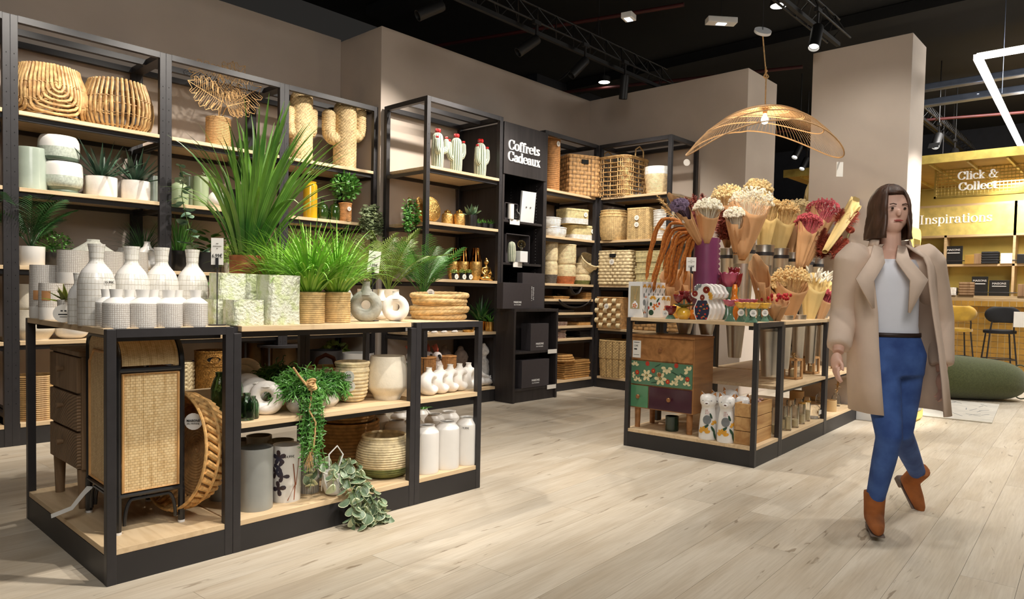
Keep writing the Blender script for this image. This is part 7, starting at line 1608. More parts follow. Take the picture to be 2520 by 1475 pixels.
def bouquet(label,u0,v0,u1,v1,wp,ly,fl,seed,kind='puff',paper=None,gap=.0,ff=None,name='wrapped_bouquet',P0=None,tag_=False,rise=.03,n=460):
# stems at pixel (u0,v0), paper mouth at pixel (u1,v1), mouth width wp, all in the upright plane local y = ly
 random.seed(seed);yw=rp(1.2,ly).y;A=hit(u0,v0,y=yw);B=hit(u1,v1,y=yw);r1=wp*mpp(B)/2*1.22;d=B-A;L=d.length;q=d.to_track_quat('Z','Y').to_matrix().to_4x4()
 t=thing(name,label,'bouquet',A,0,None);nn=40;vl=q.inverted().to_3x3()@-fv0;ac=atan2(vl.y,vl.x)
 def fn(u,v):
  a=2*pi*u;R_=.024+(r1-.024)*v**.8;R_*=1+.06*sin(5*a+seed)+.05*sin(9*a);c_=cos(a-ac);cut=1-.30*v*max(0,c_)**1.5+.22*v*max(0,-c_)**2*(1+.3*sin(seed+3*a))
  return q@Vector((R_*cos(a),R_*sin(a)*.75,L*v*cut))
 if paper is not False:
  MB().grid(nn,8,fn,cu=True).build('paper_wrap',paper or m_kraft,t,solid=.0015)
  MB().ribbon([q@Vector((.0,-.02-.0*r1,L*.0)),q@Vector((r1*.15,-r1*.5,L*.45)),q@Vector((r1*.35,-r1*.84,L*.82))],[.006,r1*.6,r1*.9],side=q@Vector((1,0,.2))).build('paper_fold',paper or m_kraft,t,solid=.001)
 b=MB();R_=(ff or 1)*r1*1.15
 if kind=='puff':
  for i in range(n):
   a,e=random.uniform(0,2*pi),sqrt(random.random());x,y=R_*e*cos(a),R_*.8*e*sin(a);z=L*(.97+gap)+R_*.8*sqrt(1-e*e)*random.uniform(.2,1.05)
   pt=q@Vector((x,y,z));rr=random.uniform(.005,.011);b.blob(pt,rr,5,4)
   if i%3==0:b.tube([q@Vector((x*.4,y*.4,L*.6)),pt],.0008,3,cap=False)
 elif kind=='plume':
  for i in range(10):
   a=random.uniform(0,6.28);o=Vector((R_*.6*cos(a),R_*.5*sin(a),L*.8));plume(b,q@(o*.6),q.to_3x3()@Vector((o.x*1.2,o.y,.35)),.26,.065,260,seed*10+i,.006)
 elif kind=='tails':
  for i in range(26):
   a,e=random.uniform(0,6.28),sqrt(random.random());pt=q@Vector((R_*e*cos(a),R_*.8*e*sin(a),L*.95+R_*.7*random.random()));dd=(q.to_3x3()@Vector((cos(a)*e,sin(a)*e,.8))).normalized();b.tube([pt,pt+dd*.018,pt+dd*.04,pt+dd*.055],[.003,.009,.008,.002],7)
 elif kind=='cone':
  for i in range(34):
   a,e=random.uniform(0,6.28),sqrt(random.random());pt=q@Vector((R_*e*cos(a),R_*.7*e*sin(a),L*.92+R_*.4*random.random()));b.blob(pt,(.011,.011,.014),7,5)
 if b.v:b.build('dried_flowers',m_fl[fl],t,kind='stuff')
 if tag_:MB().box(-.018,-.001,-.009,.018,.001,.009,T(*(q@Vector((0,-r1*.8,L*.7))))).build('small_sticker',m_paper,t,smooth=False)
 return t
BQ=[ # label, u0,v0,u1,v1,wp,ly,flower,kind,paper
('kraft wrapped bouquet leaning far left out of the purple vase',1722,600,1672,505,32,.50,'mauve','puff',m_kraft),('kraft bouquet with little white and mauve flowers over the purple vase',1738,600,1742,516,52,.45,'white','puff',m_kraft),
('big kraft bouquet of white flowers in the first zinc bucket',1826,640,1848,500,76,.56,'white','puff',m_kraft),('narrow kraft bouquet left in the first zinc bucket',1818,640,1806,528,36,.62,'white','puff',m_kraft),
('tall cream bouquet highest of all, above the first buckets',1850,600,1864,468,52,.74,'cream','puff',m_kraftp),('orange brown paper bouquet at the back behind the purple vase',1790,610,1790,486,60,.85,'cream','puff',m_kraft),
('kraft bouquet of tan baby breath in the second bucket',1876,650,1888,505,46,.60,'tan','puff',m_kraftp),('kraft bouquet of tan baby breath in the third bucket',1912,650,1928,522,56,.60,'tan','puff',m_kraftp),
('kraft bouquet of cream flowers leaning right in the fourth bucket',1946,660,1968,512,44,.66,'cream','puff',m_kraft),('empty looking pale kraft sleeve above the fourth bucket',1955,650,1996,482,26,.74,'tan','none',m_kraftp),
('kraft bouquet of pink baby breath in the fifth bucket',1978,660,2026,518,52,.36,'pink','puff',m_kraft),('smaller kraft bouquet of pink flowers left of the other pink one',1965,665,1990,548,42,.36,'pink','puff',m_kraft),
('long kraft sleeve of brown stalks leaning far right',2030,620,2108,496,30,.10,'rust','plume',m_kraftp)]
for i,(lb,u0,v0,u1,v1,wp,ly,fl,kd,pp)in enumerate(BQ):bouquet(lb,u0,v0,u1,v1,wp,ly,fl,100+i,kd,pp,tag_=i%2==0,ff=1.05 if fl!='pink' else 1.15)
for i,(lb,u0,v0,u1,v1,wp,ly,fl)in enumerate((('rose coloured feathery plumes above the purple vase',1745,600,1712,512,60,.7,'rose'),('second rose coloured plume bunch, fanned over the first',1760,600,1740,530,44,.78,'rose'),('dark rust plumes behind between purple vase and buckets',1785,620,1780,560,44,.8,'rust'),('dark rust plumes leaning right from the last bucket',1998,660,2036,585,54,.26,'rust'),('rust plumes with a seed pod head, outermost right',2010,670,2058,592,50,.18,'rust'))):
 bouquet(lb,u0,v0,u1,v1,wp,ly,fl,130+i,'plume',False,name='dried_plumes')
p=hit(2092,567,y=rp(1.2,.16).y);t=thing('seed_pod','dark round seed pod head at the right edge of the bouquets','dried flower',p);MB().lathe(smoothprof([(.004,-.05),(.012,-.02),(.036,.0),(.038,.012),(0,.014)],4),18,M=RY(.9)).build('pod',m_fl['rust'],t);MB().tube([(0,0,0),(-.06,0,-.06),(-.16,0,-.2)],.003,5).build('stalk',m_stem,t)
LOW=[('plain kraft sleeve with a white label, first in the low buckets',1890,800,1868,662,40,.14,'tan','none',m_kraft),('kraft bouquet of red strawflowers in the low front bucket',1906,800,1908,736,58,.06,'red','cone',m_kraft),('kraft bouquet of tan baby breath in the low bucket',1938,800,1946,692,70,.14,'tan','puff',m_kraft),('pale sleeve of white bunny tail grass in the low bucket',1990,800,2004,690,52,.14,'white','tails',m_kraftp),('second pale sleeve of white bunny tails, further right',2010,790,2035,692,34,.2,'white','tails',m_kraftp),('small kraft bouquet with pink flowers at the end of the low buckets',2012,800,2030,730,34,.1,'pink','puff',m_kraft),('open kraft bag with yellow buds behind the price card stand',1662,788,1650,682,44,.9,'tan','none',m_kraft),('second kraft bag of stems left of the purple vase',1690,788,1686,680,40,.84,'tan','none',m_kraft),('peach coloured small bouquet between low buckets',1922,790,1912,700,34,.24,'tan','puff',m_kraft)]
for i,(lb,u0,v0,u1,v1,wp,ly,fl,kd,pp)in enumerate(LOW):bouquet(lb,u0,v0,u1,v1,wp,ly,fl,160+i,kd,pp,tag_=i in(0,1))
# purple vase with scalloped edge
p,r,H=item(1733,60,587,FX(.30,LH+.001),LYd);t=thing('purple_vase','tall purple vase with a scalloped right edge','vase',p,0)
m_purple=M('purple_satin',s2l(122,58,92),.35,var=.06,coat=.2)
MB().lathe([(0,0),(r,0),(r,H*.3),(r,H),(r-.008,H),(r-.008,H*.6),(0,H*.6)],44).build('body',m_purple,t)
va=atan2(R2.y,R2.x);b=MB();n=int(H/.036);pts=[(r-.012,0.0)]
for k in range(n):pts+=[(r+.014*sin(pi*j/6)-.002,H*(k+j/6)/n)for j in range(7)]
pts.append((r-.012,H));b.prism(pts,.02,RZ(va),-.01);b.build('scalloped_fin',m_purple,t,smooth=False)
# amaranth strands
p=along(1700,FX(.25,1.6),LYd);t=thing('amaranth_bunch','orange hanging amaranth strands left of the purple vase','dried flower',hit(1690,560,x=p.x));o=t.location.copy();random.seed(9)
for k,P in enumerate((((1700,560),(1640,530),(1618,560),(1605,610),(1596,655),(1590,690)),((1700,565),(1655,560),(1640,610),(1622,650),(1612,690),(1608,720)),((1700,570),(1668,575),(1655,630),(1650,680),(1640,700)),((1705,575),(1680,590),(1668,640),(1660,690),(1650,705)),((1705,560),(1680,550),(1650,545),(1630,600),(1625,640)),((1706,575),(1690,610),(1680,650),(1668,690)),((1710,580),(1700,620),(1690,660),(1682,700)),((1700,580),(1660,600),(1640,650),(1636,690)))):
 q=[hit(u,v,x=p.x-.06-.02*(k%3))-o for u,v in P];Q=[]
 for i in range(len(q)-1):Q+=[q[i].lerp(q[i+1],f_)for f_ in(0,.33,.66)]
 Q.append(q[-1]);
 for _ in(0,1):Q=[Q[0]]+[(Q[i-1]+Q[i]*2+Q[i+1])/4 for i in range(1,len(Q)-1)]+[Q[-1]]
 Q=[a+Vector((0,random.uniform(-.004,.004),random.uniform(-.003,.003)))for a in Q];MB().tube(Q,[.004]+[.012+.002*sin(i*2.1)for i in range(len(Q)-2)]+[.002],8).build('flower_strand',m_fl['orange'],t)
 MB().tube([a+Vector((.02,.03+.01*sin(k),.01-.02*i/len(Q)))for i,a in enumerate(Q[:-2])],[.004]+[.011+.002*sin(i*2.1)for i in range(len(Q)-4)]+[.002],8).build('flower_strand',m_fl['orange'],t)
for i,(u0,v0,u1,v1)in enumerate(((1690,560,1618,482),(1690,560,1630,510),(1680,580,1610,560))):
 A=hit(u0,v0,x=p.x+.05);B=hit(u1,v1,x=p.x+.05);t=thing('wheat_stalk',['dried wheat stalk reaching furthest up left','dried wheat stalk below the upper one','dried wheat stalk pointing left above the amaranth'][i],'dried flower',A);b=MB();b.tube([(0,0,0),B-A],.002,4);plume(b,(B-A)*.5,B-A,(B-A).length*.5,.035,130,200+i);b.build('seed_head',m_dry,t,kind='stuff')
# things along the top front
def onx(label,name,cat_,u,wp,v,lx=.1,z=LH+.001):p,r,H=item(u,wp,v,FX(lx,z),LYd);return p,r,H
yb0,yb1=inl(along(1546,FX(.03,1.1),LYd)).y,inl(along(1580,FX(.03,1.1),LYd)).y
Wb=yb0-yb1;Hb=zat(*rp(.03,yb1).xy,694)-LH
PAT=[('ochre',lambda w_,h:flower(w_*.5,h*.84,w_*.42,4,.3,2.8)),('grey',lambda w_,h:[ell(w_*.4,h*.62,w_*.16,h*.07),ell(w_*.45,h*.42,w_*.3,h*.09)]),('green',lambda w_,h:[ell(w_*.85,h*.75,h*.07,w_*.07,1.2),ell(w_*.3,h*.16,h*.1,w_*.06,2),ell(w_*.75,h*.3,h*.1,w_*.05,1.3)]),('orange',lambda w_,h:flower(w_*.78,h*.55,w_*.25,3,.5,2.6)+flower(w_*.6,h*.12,w_*.3,3,.3,2.8))]
PM={'ochre':m_ochre,'grey':m_greyprint,'green':m_dkgreen,'orange':m_orange}
for k in range(5):
 X0=.03+.072*k;t=thing('diffuser_box','flower printed reed diffuser box, %s in the row'%('first with its window to the front','second','third','fourth','last')[k],'gift box',rp(X0,yb1,LH+.001),RPH,'flower printed boxes')
 MB().box(0,0,0,.07,Wb,Hb).build('carton',m_white,t,smooth=False,bevel=.001)
 Mx=T(0,-.0008,0)
 for c_,f_ in PAT:decal(t,f_(.07,Hb),PM[c_],'printed_flowers',Mx)
 if k==0:
  MB().box(-.0008,Wb*.17,Hb*.24,.001,Wb*.84,Hb*.88).build('window',M('carton_window',s2l(176,160,120),.15,coat=.5),t,smooth=False)
  b=MB();b.lathe(smoothprof([(0,.0),(.022,.002),(.024,.03),(.01,.045),(.01,.055)],3),16,c=(-.002,Wb*.5,Hb*.26),sx=.15);b.build('printed_bottle',m_white,t)
  decal(t,flower(0,Hb*.33,.02,5),m_orange,'printed_flowers',T(-.007,Wb*.5,0)@RZ(-pi/2));MB().bar((-.002,Wb*.5,Hb*.5),(-.002,Wb*.35,Hb*.82),.002).bar((-.002,Wb*.5,Hb*.5),(-.002,Wb*.65,Hb*.84),.002).build('reeds',m_dry,t,smooth=False)
def cube(label,u0,u1,v,lx,D):
 a,b_=inl(along(u0,FX(lx,1.05),LYd)).y,inl(along(u1,FX(lx,1.05),LYd)).y;W=a-b_;H=zat(*rp(lx,b_).xy,v)-LH;t=thing('planter_cube',label,'pot',rp(lx,a,LH+.001),RPH-pi/2,'flower printed square pots')
 MB().box(0,0,0,W,D,H).build('pot',m_whitecer,t,smooth=False,bevel=.004);MB().box(.006,.006,H-.001,W-.006,D-.006,H+.0006).build('opening',m_hole,t,smooth=False)
 Mx=T(0,-.0008,0)
 decal(t,flower(W*.4,H*.85,W*.26,5,.2,2.9),m_ochre,'printed_flowers',Mx);decal(t,flower(W*.62,H*.5,W*.26,5,.2,4.2),m_orange,'printed_flowers',Mx);decal(t,[ell(W*.28,H*.24,W*.2,W*.2,0,14),ell(W*.8,H*.8,W*.2,W*.06,1),ell(W*.25,H*.62,W*.1,W*.14)],m_dkgreen,'printed_leaves',Mx);decal(t,[ell(W*.9,H*.65,W*.08,W*.1),ell(W*.08,H*.45,W*.06,W*.12)],m_poppy,'printed_dots',Mx)
 Mx=T(W+.0008,0,0)@RZ(pi/2)
 decal(t,flower(D*.3,H*.82,.03,5,.2,2.9)+flower(D*.75,H*.8,.03,5,.2,2.9),m_ochre,'printed_flowers',Mx);decal(t,flower(D*.5,H*.4,.03,5,.2,4.2),m_orange,'printed_flowers',Mx)
cube('square white pot printed with flowers, next to the boxes',1594,1625,729,.07,.16)
def tulipcup(b,c,r,H,n=6,open_=1.15):
 nu=n*6
 vs=[];rows=8
 for j in range(rows+1):
  q=j/rows
  for i in range(nu):a=2*pi*i/nu;w_=abs(cos(n*a/2));R_=r*(.25+.85*sin(pi*.5*min(1,q*1.25))**.8)*(1 if q<.8 else 1+(q-.8)*(open_-1)*5);vs.append((c[0]+R_*cos(a)*(.96+.06*w_),c[1]+R_*sin(a)*(.96+.06*w_),c[2]+H*q+(H*.12*w_ if j==rows else 0)))
 b.add(vs,[(j*nu+i,j*nu+(i+1)%nu,(j+1)*nu+(i+1)%nu,(j+1)*nu+i)for j in range(rows)for i in range(nu)]+[tuple(reversed(range(nu)))])
m_ruby=M('ruby_glaze',s2l(120,26,30),.15,coat=.7);m_pinkgl=M('pink_glaze',s2l(178,80,104),.2,coat=.6,var=.15);m_yellgl=M('yellow_glaze',s2l(232,178,62),.15,coat=.7,var=.15,scale=20);m_greengl=M('green_glaze',s2l(92,124,102),.15,coat=.7,var=.12,scale=20);m_orgl=M('orange_glaze',s2l(222,128,40),.15,coat=.7,var=.15)
p,r,H=onx('','','',1650,24,755,.05);t=thing('tulip_cup','dark red tulip cup on a green base with a round tag','candle holder',p);b=MB();tulipcup(b,(0,0,H*.3),r,H*.7,5,1.05);b.build('red_cup',m_ruby,t,solid=.003);MB().lathe([(0,0),(r*1.1,0),(r*.6,H*.3),(0,H*.34)],20).build('green_base',m_greengl,t)
disc_tag(t,T(*(-LXd[0]*.02,0,H*.45))@RZ(-.75)@T(-.035,-.02,0),.022)
for i,(u,wp,v,lx,m,lb)in enumerate(((1682,34,757,.06,m_yellgl,'yellow ball vase topped by dark red tulips'),(1706,28,762,.13,m_orgl,'orange ball vase behind the yellow one'),(1716,26,766,.2,m_yellgl,'small yellow ball vase between orange and the flat vases'),(1665,30,748,.2,m_yellgl,'yellow scalloped cup behind the red tulip cup'))):
 p,r,H=onx('','','',u,wp,v,lx);t=thing('ball_vase',lb,'vase',p,0,'yellow and orange ball vases');MB().lathe([(0,0)]+smoothprof([(r*.6,0),(r*.95,H*.3),(r,H*.5),(r*.85,H*.8),(r*.4,H)],5)+[(0,H*.97)],32).build('body',m,t)
 if i==0:
  MB().lathe(smoothprof([(r*.3,H),(r*.7,H*1.08),(r*1.3,H*1.25),(r*1.2,H*1.3),(0,H*1.2)],3),24,disp=lambda q,a,z:(q*(1+.2*cos(5*a)),0)).build('leaf_collar',M('dk_green_glaze',s2l(38,60,44),.2,coat=.6),t)
  for dx,dy,dz in((0,0,.5),(-.045,.02,.2),(.045,-.02,.2)):b=MB();tulipcup(b,(dx,dy,H*(1.2+dz)),r*.62,H*.62,5);b.build('red_tulip',m_ruby,t,solid=.003);MB().tube([(0,0,H),(dx,dy,H*(1.2+dz))],.006,6).build('stem',m_greengl,t)
# flat bouquet vases
vp=[(-.055,0),(.055,0),(.075,.05),(.08,.10),(.055,.155),(.05,.175),(.095,.19),(.11,.225),(.085,.26),(.075,.285),(.03,.31),(-.01,.3),(-.05,.305),(-.08,.28),(-.075,.25),(-.11,.225),(-.1,.195),(-.05,.175),(-.055,.155),(-.08,.10),(-.075,.05)]
for k in range(4):
 p=along(1728,FX(.05,1.1),LYd);l=inl(p);sc_=(zat(p.x,p.y,698)-LH)/.31;t=thing('flat_bouquet_vase','flat white vase shaped like a flower bouquet, %s in the row'%('front one with navy belly','second','third','last')[k],'vase',rp(.05+.075*k,l.y,LH+.001),RPH-pi/2,'flat bouquet shaped vases');t.scale=(sc_,)*3
 MB().prism(vp,.035).build('body',m_whitecer,t,smooth=False,bevel=.006)
 if k==0:
  Mx=T(0,-.001,0);decal(t,[[(x*.84,z*.98+.004)for x,z in[(-.052,0),(.052,0),(.075,.05),(.08,.10),(.056,.15),(.048,.165),(-.048,.165),(-.056,.15),(-.08,.10),(-.075,.05)]]],m_navy,'navy_belly',Mx)
  Mx=T(0,-.002,0);decal(t,[ell(x,z,.009,.009)for x,z in((-.045,.03),(-.02,.08),(.03,.05),(.045,.1),(-.05,.11),(.01,.13),(.0,.02),(.04,.015))],m_poppy,'red_dots',Mx);decal(t,[q for x,z in((-.03,.05),(.02,.09),(-.01,.11),(.05,.13),(.015,.025))for q in flower(x,z,.012,3,.3,2.8)],m_ochre,'yellow_sprigs',Mx)
  decal(t,[ell(.035,.255,.032,.03),ell(-.068,.222,.027,.026),ell(.0,.19,.022,.026)],m_ruby,'red_poppies',Mx);decal(t,flower(-.03,.262,.045,5,1.2,3.4,.2),m_greyprint,'grey_fan',Mx);decal(t,flower(.05,.2,.045,5,-.6,1.2,.2),m_ochre,'ochre_fan',Mx);decal(t,[ell(.035,.255,.005,.005),ell(-.068,.222,.004,.004),ell(0,.19,.004,.004)],m_petal,'poppy_centres',T(0,-.003,0))
# tulip candle holders
def tulipstick(label,u,wp,v,lx,mcup,mst,grp,P=None,tagd=False):
 p,r,H=onx('','','',u,wp,v,lx)if P is None else item(u,wp,v,*P);t=thing('tulip_candle_holder',label,'candle holder',p,0,grp);b=MB();tulipcup(b,(0,0,H*.68),r,H*.3,8,1.2);b.build('flower_cup',mcup,t,solid=.003)
 MB().lathe([(0,0)]+smoothprof([(r*.95,0),(r*.85,H*.06),(r*.42,H*.3),(r*.36,H*.5),(r*.5,H*.66),(r*.5,H*.7)],5)+[(0,H*.7)],28).build('green_stem',mst,t)
 if tagd:disc_tag(t,RZ(-.8)@T(-.01,-r*.8,H*.48),.024)
for i,(u,lx,td)in enumerate(((1823,.06,1),(1843,.03,0),(1853,.12,1),(1868,.08,0),(1882,.12,1),(1893,.16,0))):
 tulipstick('green candle holder with a yellow tulip cup, %s from the left'%('first','second','third','fourth','fifth','last')[i],u,25 if i<3 else 23,745+i*.5,None,m_yellgl,m_greengl,'yellow tulip candle holders',(FY(.05+.05*(i%2)+(.02 if i>2 else 0),LH+.001),LXd)if i>1 else(FX(lx,LH+.001),LYd),td)
for u,wp,v,lx,lb in((1797,30,739,.06,'pink tulip cup on a green stem, in front'),(1828,28,737,.2,'pink tulip cup behind the yellow ones, left'),(1845,28,737,.3,'pink tulip cup behind the yellow ones, right')):tulipstick(lb,u,wp,v,lx,m_pinkgl,m_greengl,'pink tulip candle holders')
for u,wp,v,lx,m,lb in((1747,20,679,.42,m_yellgl,'tall stemmed yellow tulip cup over the flat vases'),(1772,30,673,.46,m_pinkgl,'tall stemmed pink bowl, left of the dark red tulips'),(1790,34,672,.36,m_pinkgl,'tall stemmed pink bowl, larger one'),(1803,22,660,.46,m_ruby,'tall stemmed dark red tulip, highest'),(1811,20,674,.40,m_ruby,'tall stemmed dark red tulip, lower right')):tulipstick(lb,u,wp,v,lx,m,m_greengl,'tall tulip cups')
p,r,H=onx('','','',1806,26,700,.34);vase('gourd_vase','yellow and orange gourd shaped vase by the zinc bucket','vase',p,r,H,[(.6,0),(1,.25),(.9,.5),(.5,.7),(.55,.85),(.35,1)],m_orgl)
pricecard('price card stand reading 12,99 by the purple vase',1697,0,634,634,668,0,LH,24,'12,99€',rz=-.85,P=along(1697,FX(.16,LH+.001),LYd))
# ================================================================ pendant lamp
D0=5.75;L0=Vector((0,0,CH))+ray(1883,265)*D0;t=thing('pendant_lamp','large wavy wicker pendant lamp with a glowing bulb','pendant lamp',(L0.x,L0.y,L0.z))
m_wick=M('lamp_wicker',s2l(176,140,98),.7,var=.15)
qx=Vector((R2.x,R2.y,0)).normalized();qy=Vector((-qx.y,qx.x,0))
def shade(a,q): # q: 0 centre .. 1 rim; wide across the view, ends drooping
 x,y=.63*q*cos(a),.46*q*sin(a);z=-.30*(abs(x)/.63)**2.1-.05*(y/.46)**2-.10*q**3*(1 if cos(a)<0 else.9)+.0+.06*q*sin(a)*q
 if cos(a)>.0:z-=.0
 return qx*x+qy*y+Vector((0,0,z))
b=MB()
for k in range(118):a=2*pi*k/118;b.tube([shade(a+.10*q,q)for q in(.05,.25,.5,.72,.88,1)],.0014,4,cap=False)
b.build('wicker_ribs',m_wick,t,kind='stuff')
for q,r_ in((1,.006),(.74,.005),(.5,.004),(.48,.003),(.3,.003),(.08,.006)):MB().tube([shade(2*pi*k/72,q)+Vector((0,0,-.004))for k in range(72)],r_,6,closed=True).build('hoop',m_wick,t)
b=MB()
for j in range(14):b.tube([shade(2*pi*k/60,.12+.025*j)for k in range(60)],.002,4,closed=True)
b.build('twine_coil',m_wick,t,kind='stuff')
BU=Vector((0,0,-.12));MB().lathe([(0,0),(.018,0),(.018,-.05),(0,-.05)],14).build('socket',m_wick,t)
MB().lathe(smoothprof([(.012,-.05),(.016,-.065),(.03,-.095),(.022,-.125),(0,-.135)],4),18).build('bulb',m_light('bulb_glow',(1,.8,.5),25),t)
C0=Vector((0,0,CH))+ray(1877,78)*(D0+.02)-L0
P=[Vector((0,0,0)),Vector((0,0,.15)),Vector((0,0,.26)),C0+Vector((.0,0,-.02))];MB().tube(P,.0055,6).build('jute_cord',m_jute,t)
MB().tube([Vector((.0+.02*cos(w_)*1,.012*sin(2*w_),.27+.03*sin(w_)))for w_ in np.linspace(0,6.28,20)],.006,6).tube([Vector((-.012+.02*cos(w_),.012*cos(w_),.3+.025*sin(w_)))for w_ in np.linspace(0,6,16)],.005,6).build('cord_knot',m_jute,t)
MB().lathe([(0,-.012),(.066,-.012),(.07,-.008),(.07,.012),(0,.012)],32,M=Matrix.Translation(C0)@RZ(-.75)@RX(.75)).build('canopy',m_white,t);MB().tube([C0,C0+Vector((0,.0,4.7-L0.z-C0.z))],.003,5).build('power_cable',m_metal,t)
a=shade(pi,1);MB().prism([(.028*cos(k*pi/8),.028*sin(k*pi/8))for k in range(16)],.002,Matrix.Translation(a+Vector((0,0,-.06)))@RZ(-.75)).build('round_tag',m_paper,t,smooth=False)
a=shade(0,1);MB().box(-.028,-.001,-.16,.028,.001,-.04,Matrix.Translation(a)@RZ(-.75)).build('price_label',m_paper,t,smooth=False)
lb_=lamp('POINT','pendant_bulb_light',L0+BU+Vector((0,0,-.05)),None,14,(1,.86,.66),.03)
# ================================================================ yellow counter corner
m_yel=M('mustard_wall',s2l(204,180,92),.7,var=.03);m_yeld=M('ochre_wall',s2l(160,124,50),.8,var=.05);m_brass=M('brass_mesh',s2l(178,154,78),.45,.3)
def box_s(name,*q,m=None):return tag(MB().box(*q).build(name,m,smooth=False),None,None,kind='structure')
box_s('wall_counter',15.15,-2,0,15.3,5.5,3.45,m=m_yel)
XW=15.1;t=thing('wall_shelving','pale wood wall shelving with yellow backs behind the counter','shelving',(XW-.3,0,0));m_palew=Mwood('pale_ply',s2l(206,180,140),s2l(186,158,118),sc=8,axis=1)
def zz(v,x=14.8,u=2400):return hit(u,v,x=x).z
ZS=[zz(500),zz(577),zz(650),zz(728)]
for z in ZS:MB().box(0,-1.5,z-.04,.33,5,z).build('shelf',m_palew,t,smooth=False)
ys=[coly(u,14.8,2.0)for u in(2325,2495)]
for y in(ys[0]+1.6,ys[0],ys[1],ys[1]-2):MB().box(0,y-.02,ZS[3],.33,y+.02,ZS[1]).build('upright',m_palew,t,smooth=False)
MB().box(0,ys[1]-.02,ZS[1],.33,ys[1]+.02,ZS[0]).build('upright',m_palew,t,smooth=False)
for z in ZS[2:]:MB().tube([(-.01,-1.5,z+.06),(-.01,5,z+.06)],.008,6).build('guard_rail',m_metal,t)
m_yb=M('yellow_board',s2l(206,184,104),.6);MB().box(.0,-1.5,ZS[1]+.0,.02,5,ZS[0]-.04).build('sign_board',m_yb,t,smooth=False)
A=hit(2345,540,x=14.78);MY=lambda x,y,z:Matrix.Translation((x-XW+.3,y,z))@RZ(-pi/2)
serif('Comptoir des Inspirations',.235,t,m_sign,MY(14.79,coly(2440,14.78,2.4),zz(546,14.78)),pen=.05,right=1)
# mesh sign
SX=13.0;y0,y1,z0_,z1_=coly(2300,SX,3.1),coly(2300,SX,3.1)-2.6,zz(483,SX),zz(402,SX);t=thing('hanging_sign','gold mesh sign with white Click and Collect lettering','sign',(SX,0,0))
for q in((y1,z0_,y0,z0_+.03),(y1,z1_-.03,y0,z1_),(y0-.03,z0_,y0,z1_),(y1,z0_,y1+.03,z1_)):MB().box(-.02,q[0],q[1],.02,q[2],q[3]).build('frame',m_brass,t,smooth=False)
b=MB();n=int((y0-y1)/.05);s_=.05
for i in range(n):b.bar((0,y1+i*s_,z0_),(0,y1+i*s_,z1_),.006,.016)
for j in range(int((z1_-z0_)/s_)):b.bar((0,y1,z0_+j*s_),(0,y0,z0_+j*s_),.006,.016)
b.build('mesh_panel',m_brass,t,kind='stuff',smooth=False)
MX=lambda y,z:Matrix.Translation((-.04,y,z))@RZ(-pi/2)
serif('Click &',.178,t,m_sign,MX(coly(2407,SX,3.1),zz(440,SX)),depth=.04);serif('Collect',.178,t,m_sign,MX(coly(2407,SX,3.1),zz(467,SX)),depth=.04)
for y in(y0-.1,y1+.3):MB().tube([(0,y,z1_),(0,y,4.7)],.006,5).build('hanger',m_metal,t)
t=thing('canopy_frame','gold perforated canopy edge above the counter','canopy',(12.2,0,0));zc=zz(392,12.2)
MB().box(0,-2,zc,.04,5,zc+.13).build('fascia',m_brass,t,smooth=False);MB().box(.04,-2,zc+.02,2.9,5,zc+.04).build('perforated_roof',m_yeld,t,smooth=False)
for k in range(14):MB().box(.04,-1.8+k*.5,zc-.02,2.9,-1.77+k*.5,zc+.018).build('roof_rib',m_brass,t,smooth=False)
lamp('AREA','fill_counter_roof',(14.3,1.8,zc-.05),(14.75,1.8,0),150,WARM,.4,sy=3)  # unseen fill added under the canopy to brighten the shelf backs
# bar counter with tiles
BXc=13.95;zt_=zz(738,BXc);t=thing('bar_counter','mustard tiled bar counter with a pale edge','counter',(BXc,0,0));m_tile=M('mustard_tile',s2l(186,142,62),.3,rnd=.05,coat=.3,var=.15,scale=6);m_grout=M('pale_grout',s2l(206,186,140),.9)
MB().box(.08,-1.6,0,.6,4.2,zt_-.04).build('body',m_grout,t,smooth=False);MB().box(-.06,-1.65,zt_-.03,.7,4.25,zt_+.03).build('worktop',m_palew,t,smooth=False,bevel=.004)
b=MB();q=.098
for j in range(int((zt_-.05)/q)):
 for i in range(46):b.box(.07,-1.05+i*q,.01+j*q,.08,-1.05+i*q+q-.01,.01+j*q+q-.01)
for i in range(52):b.box(-.066,-1.6+i*q,zt_-.105,-.056,-1.6+i*q+q-.01,zt_-.02)
b.build('tiles',m_tile,t,kind='stuff',smooth=False);MB().box(-.056,-1.65,zt_-.11,.08,4.25,zt_-.03).build('worktop_edge',m_grout,t,smooth=False)
def stool(label,p,rz,m):
 t=thing('bar_stool',label,'bar stool',p,rz,'bar stools at the tiled counter')
 for x in(-1,1):
  for y in(-1,1):MB().tube([(x*.22,y*.2,0),(x*.16,y*.14,.68)]+([(x*.15,.17,.82),(x*.12,.19,.93)]if y>0 else[]),.012,8).build('leg',m_metal,t)
 MB().tube([(-.2,-.185,.26),(.2,-.185,.26),(.2,.185,.26),(-.2,.185,.26)],.009,6,closed=True).build('foot_ring',m_metal,t)
 MB().lathe(smoothprof([(0,.66),(.2,.665),(.225,.69),(.2,.725),(0,.73)],4),32).build('seat',m,t)
 MB().grid(20,8,lambda u,v:(.235*sin((u-.5)*pi*.98)*sqrt(max(.05,1-(2*v-1)**2*.8)),.22-.09*(1-cos((u-.5)*pi)),.84+.25*v)).build('backrest',m,t,solid=.035,sub=1)
 return t
m_must=M('mustard_velvet',s2l(182,142,40),.8,sheen=.4);m_blk=M('black_velvet',s2l(24,24,27),.8)
p=hit(2458,905,z=0);t=stool('black bar stool with a price card on its back',(13.3,coly(2458,13.3,.4),0),-pi/2+.25-pi,m_blk);
for o in(t,):o.rotation_euler[2]=pi/2+.35
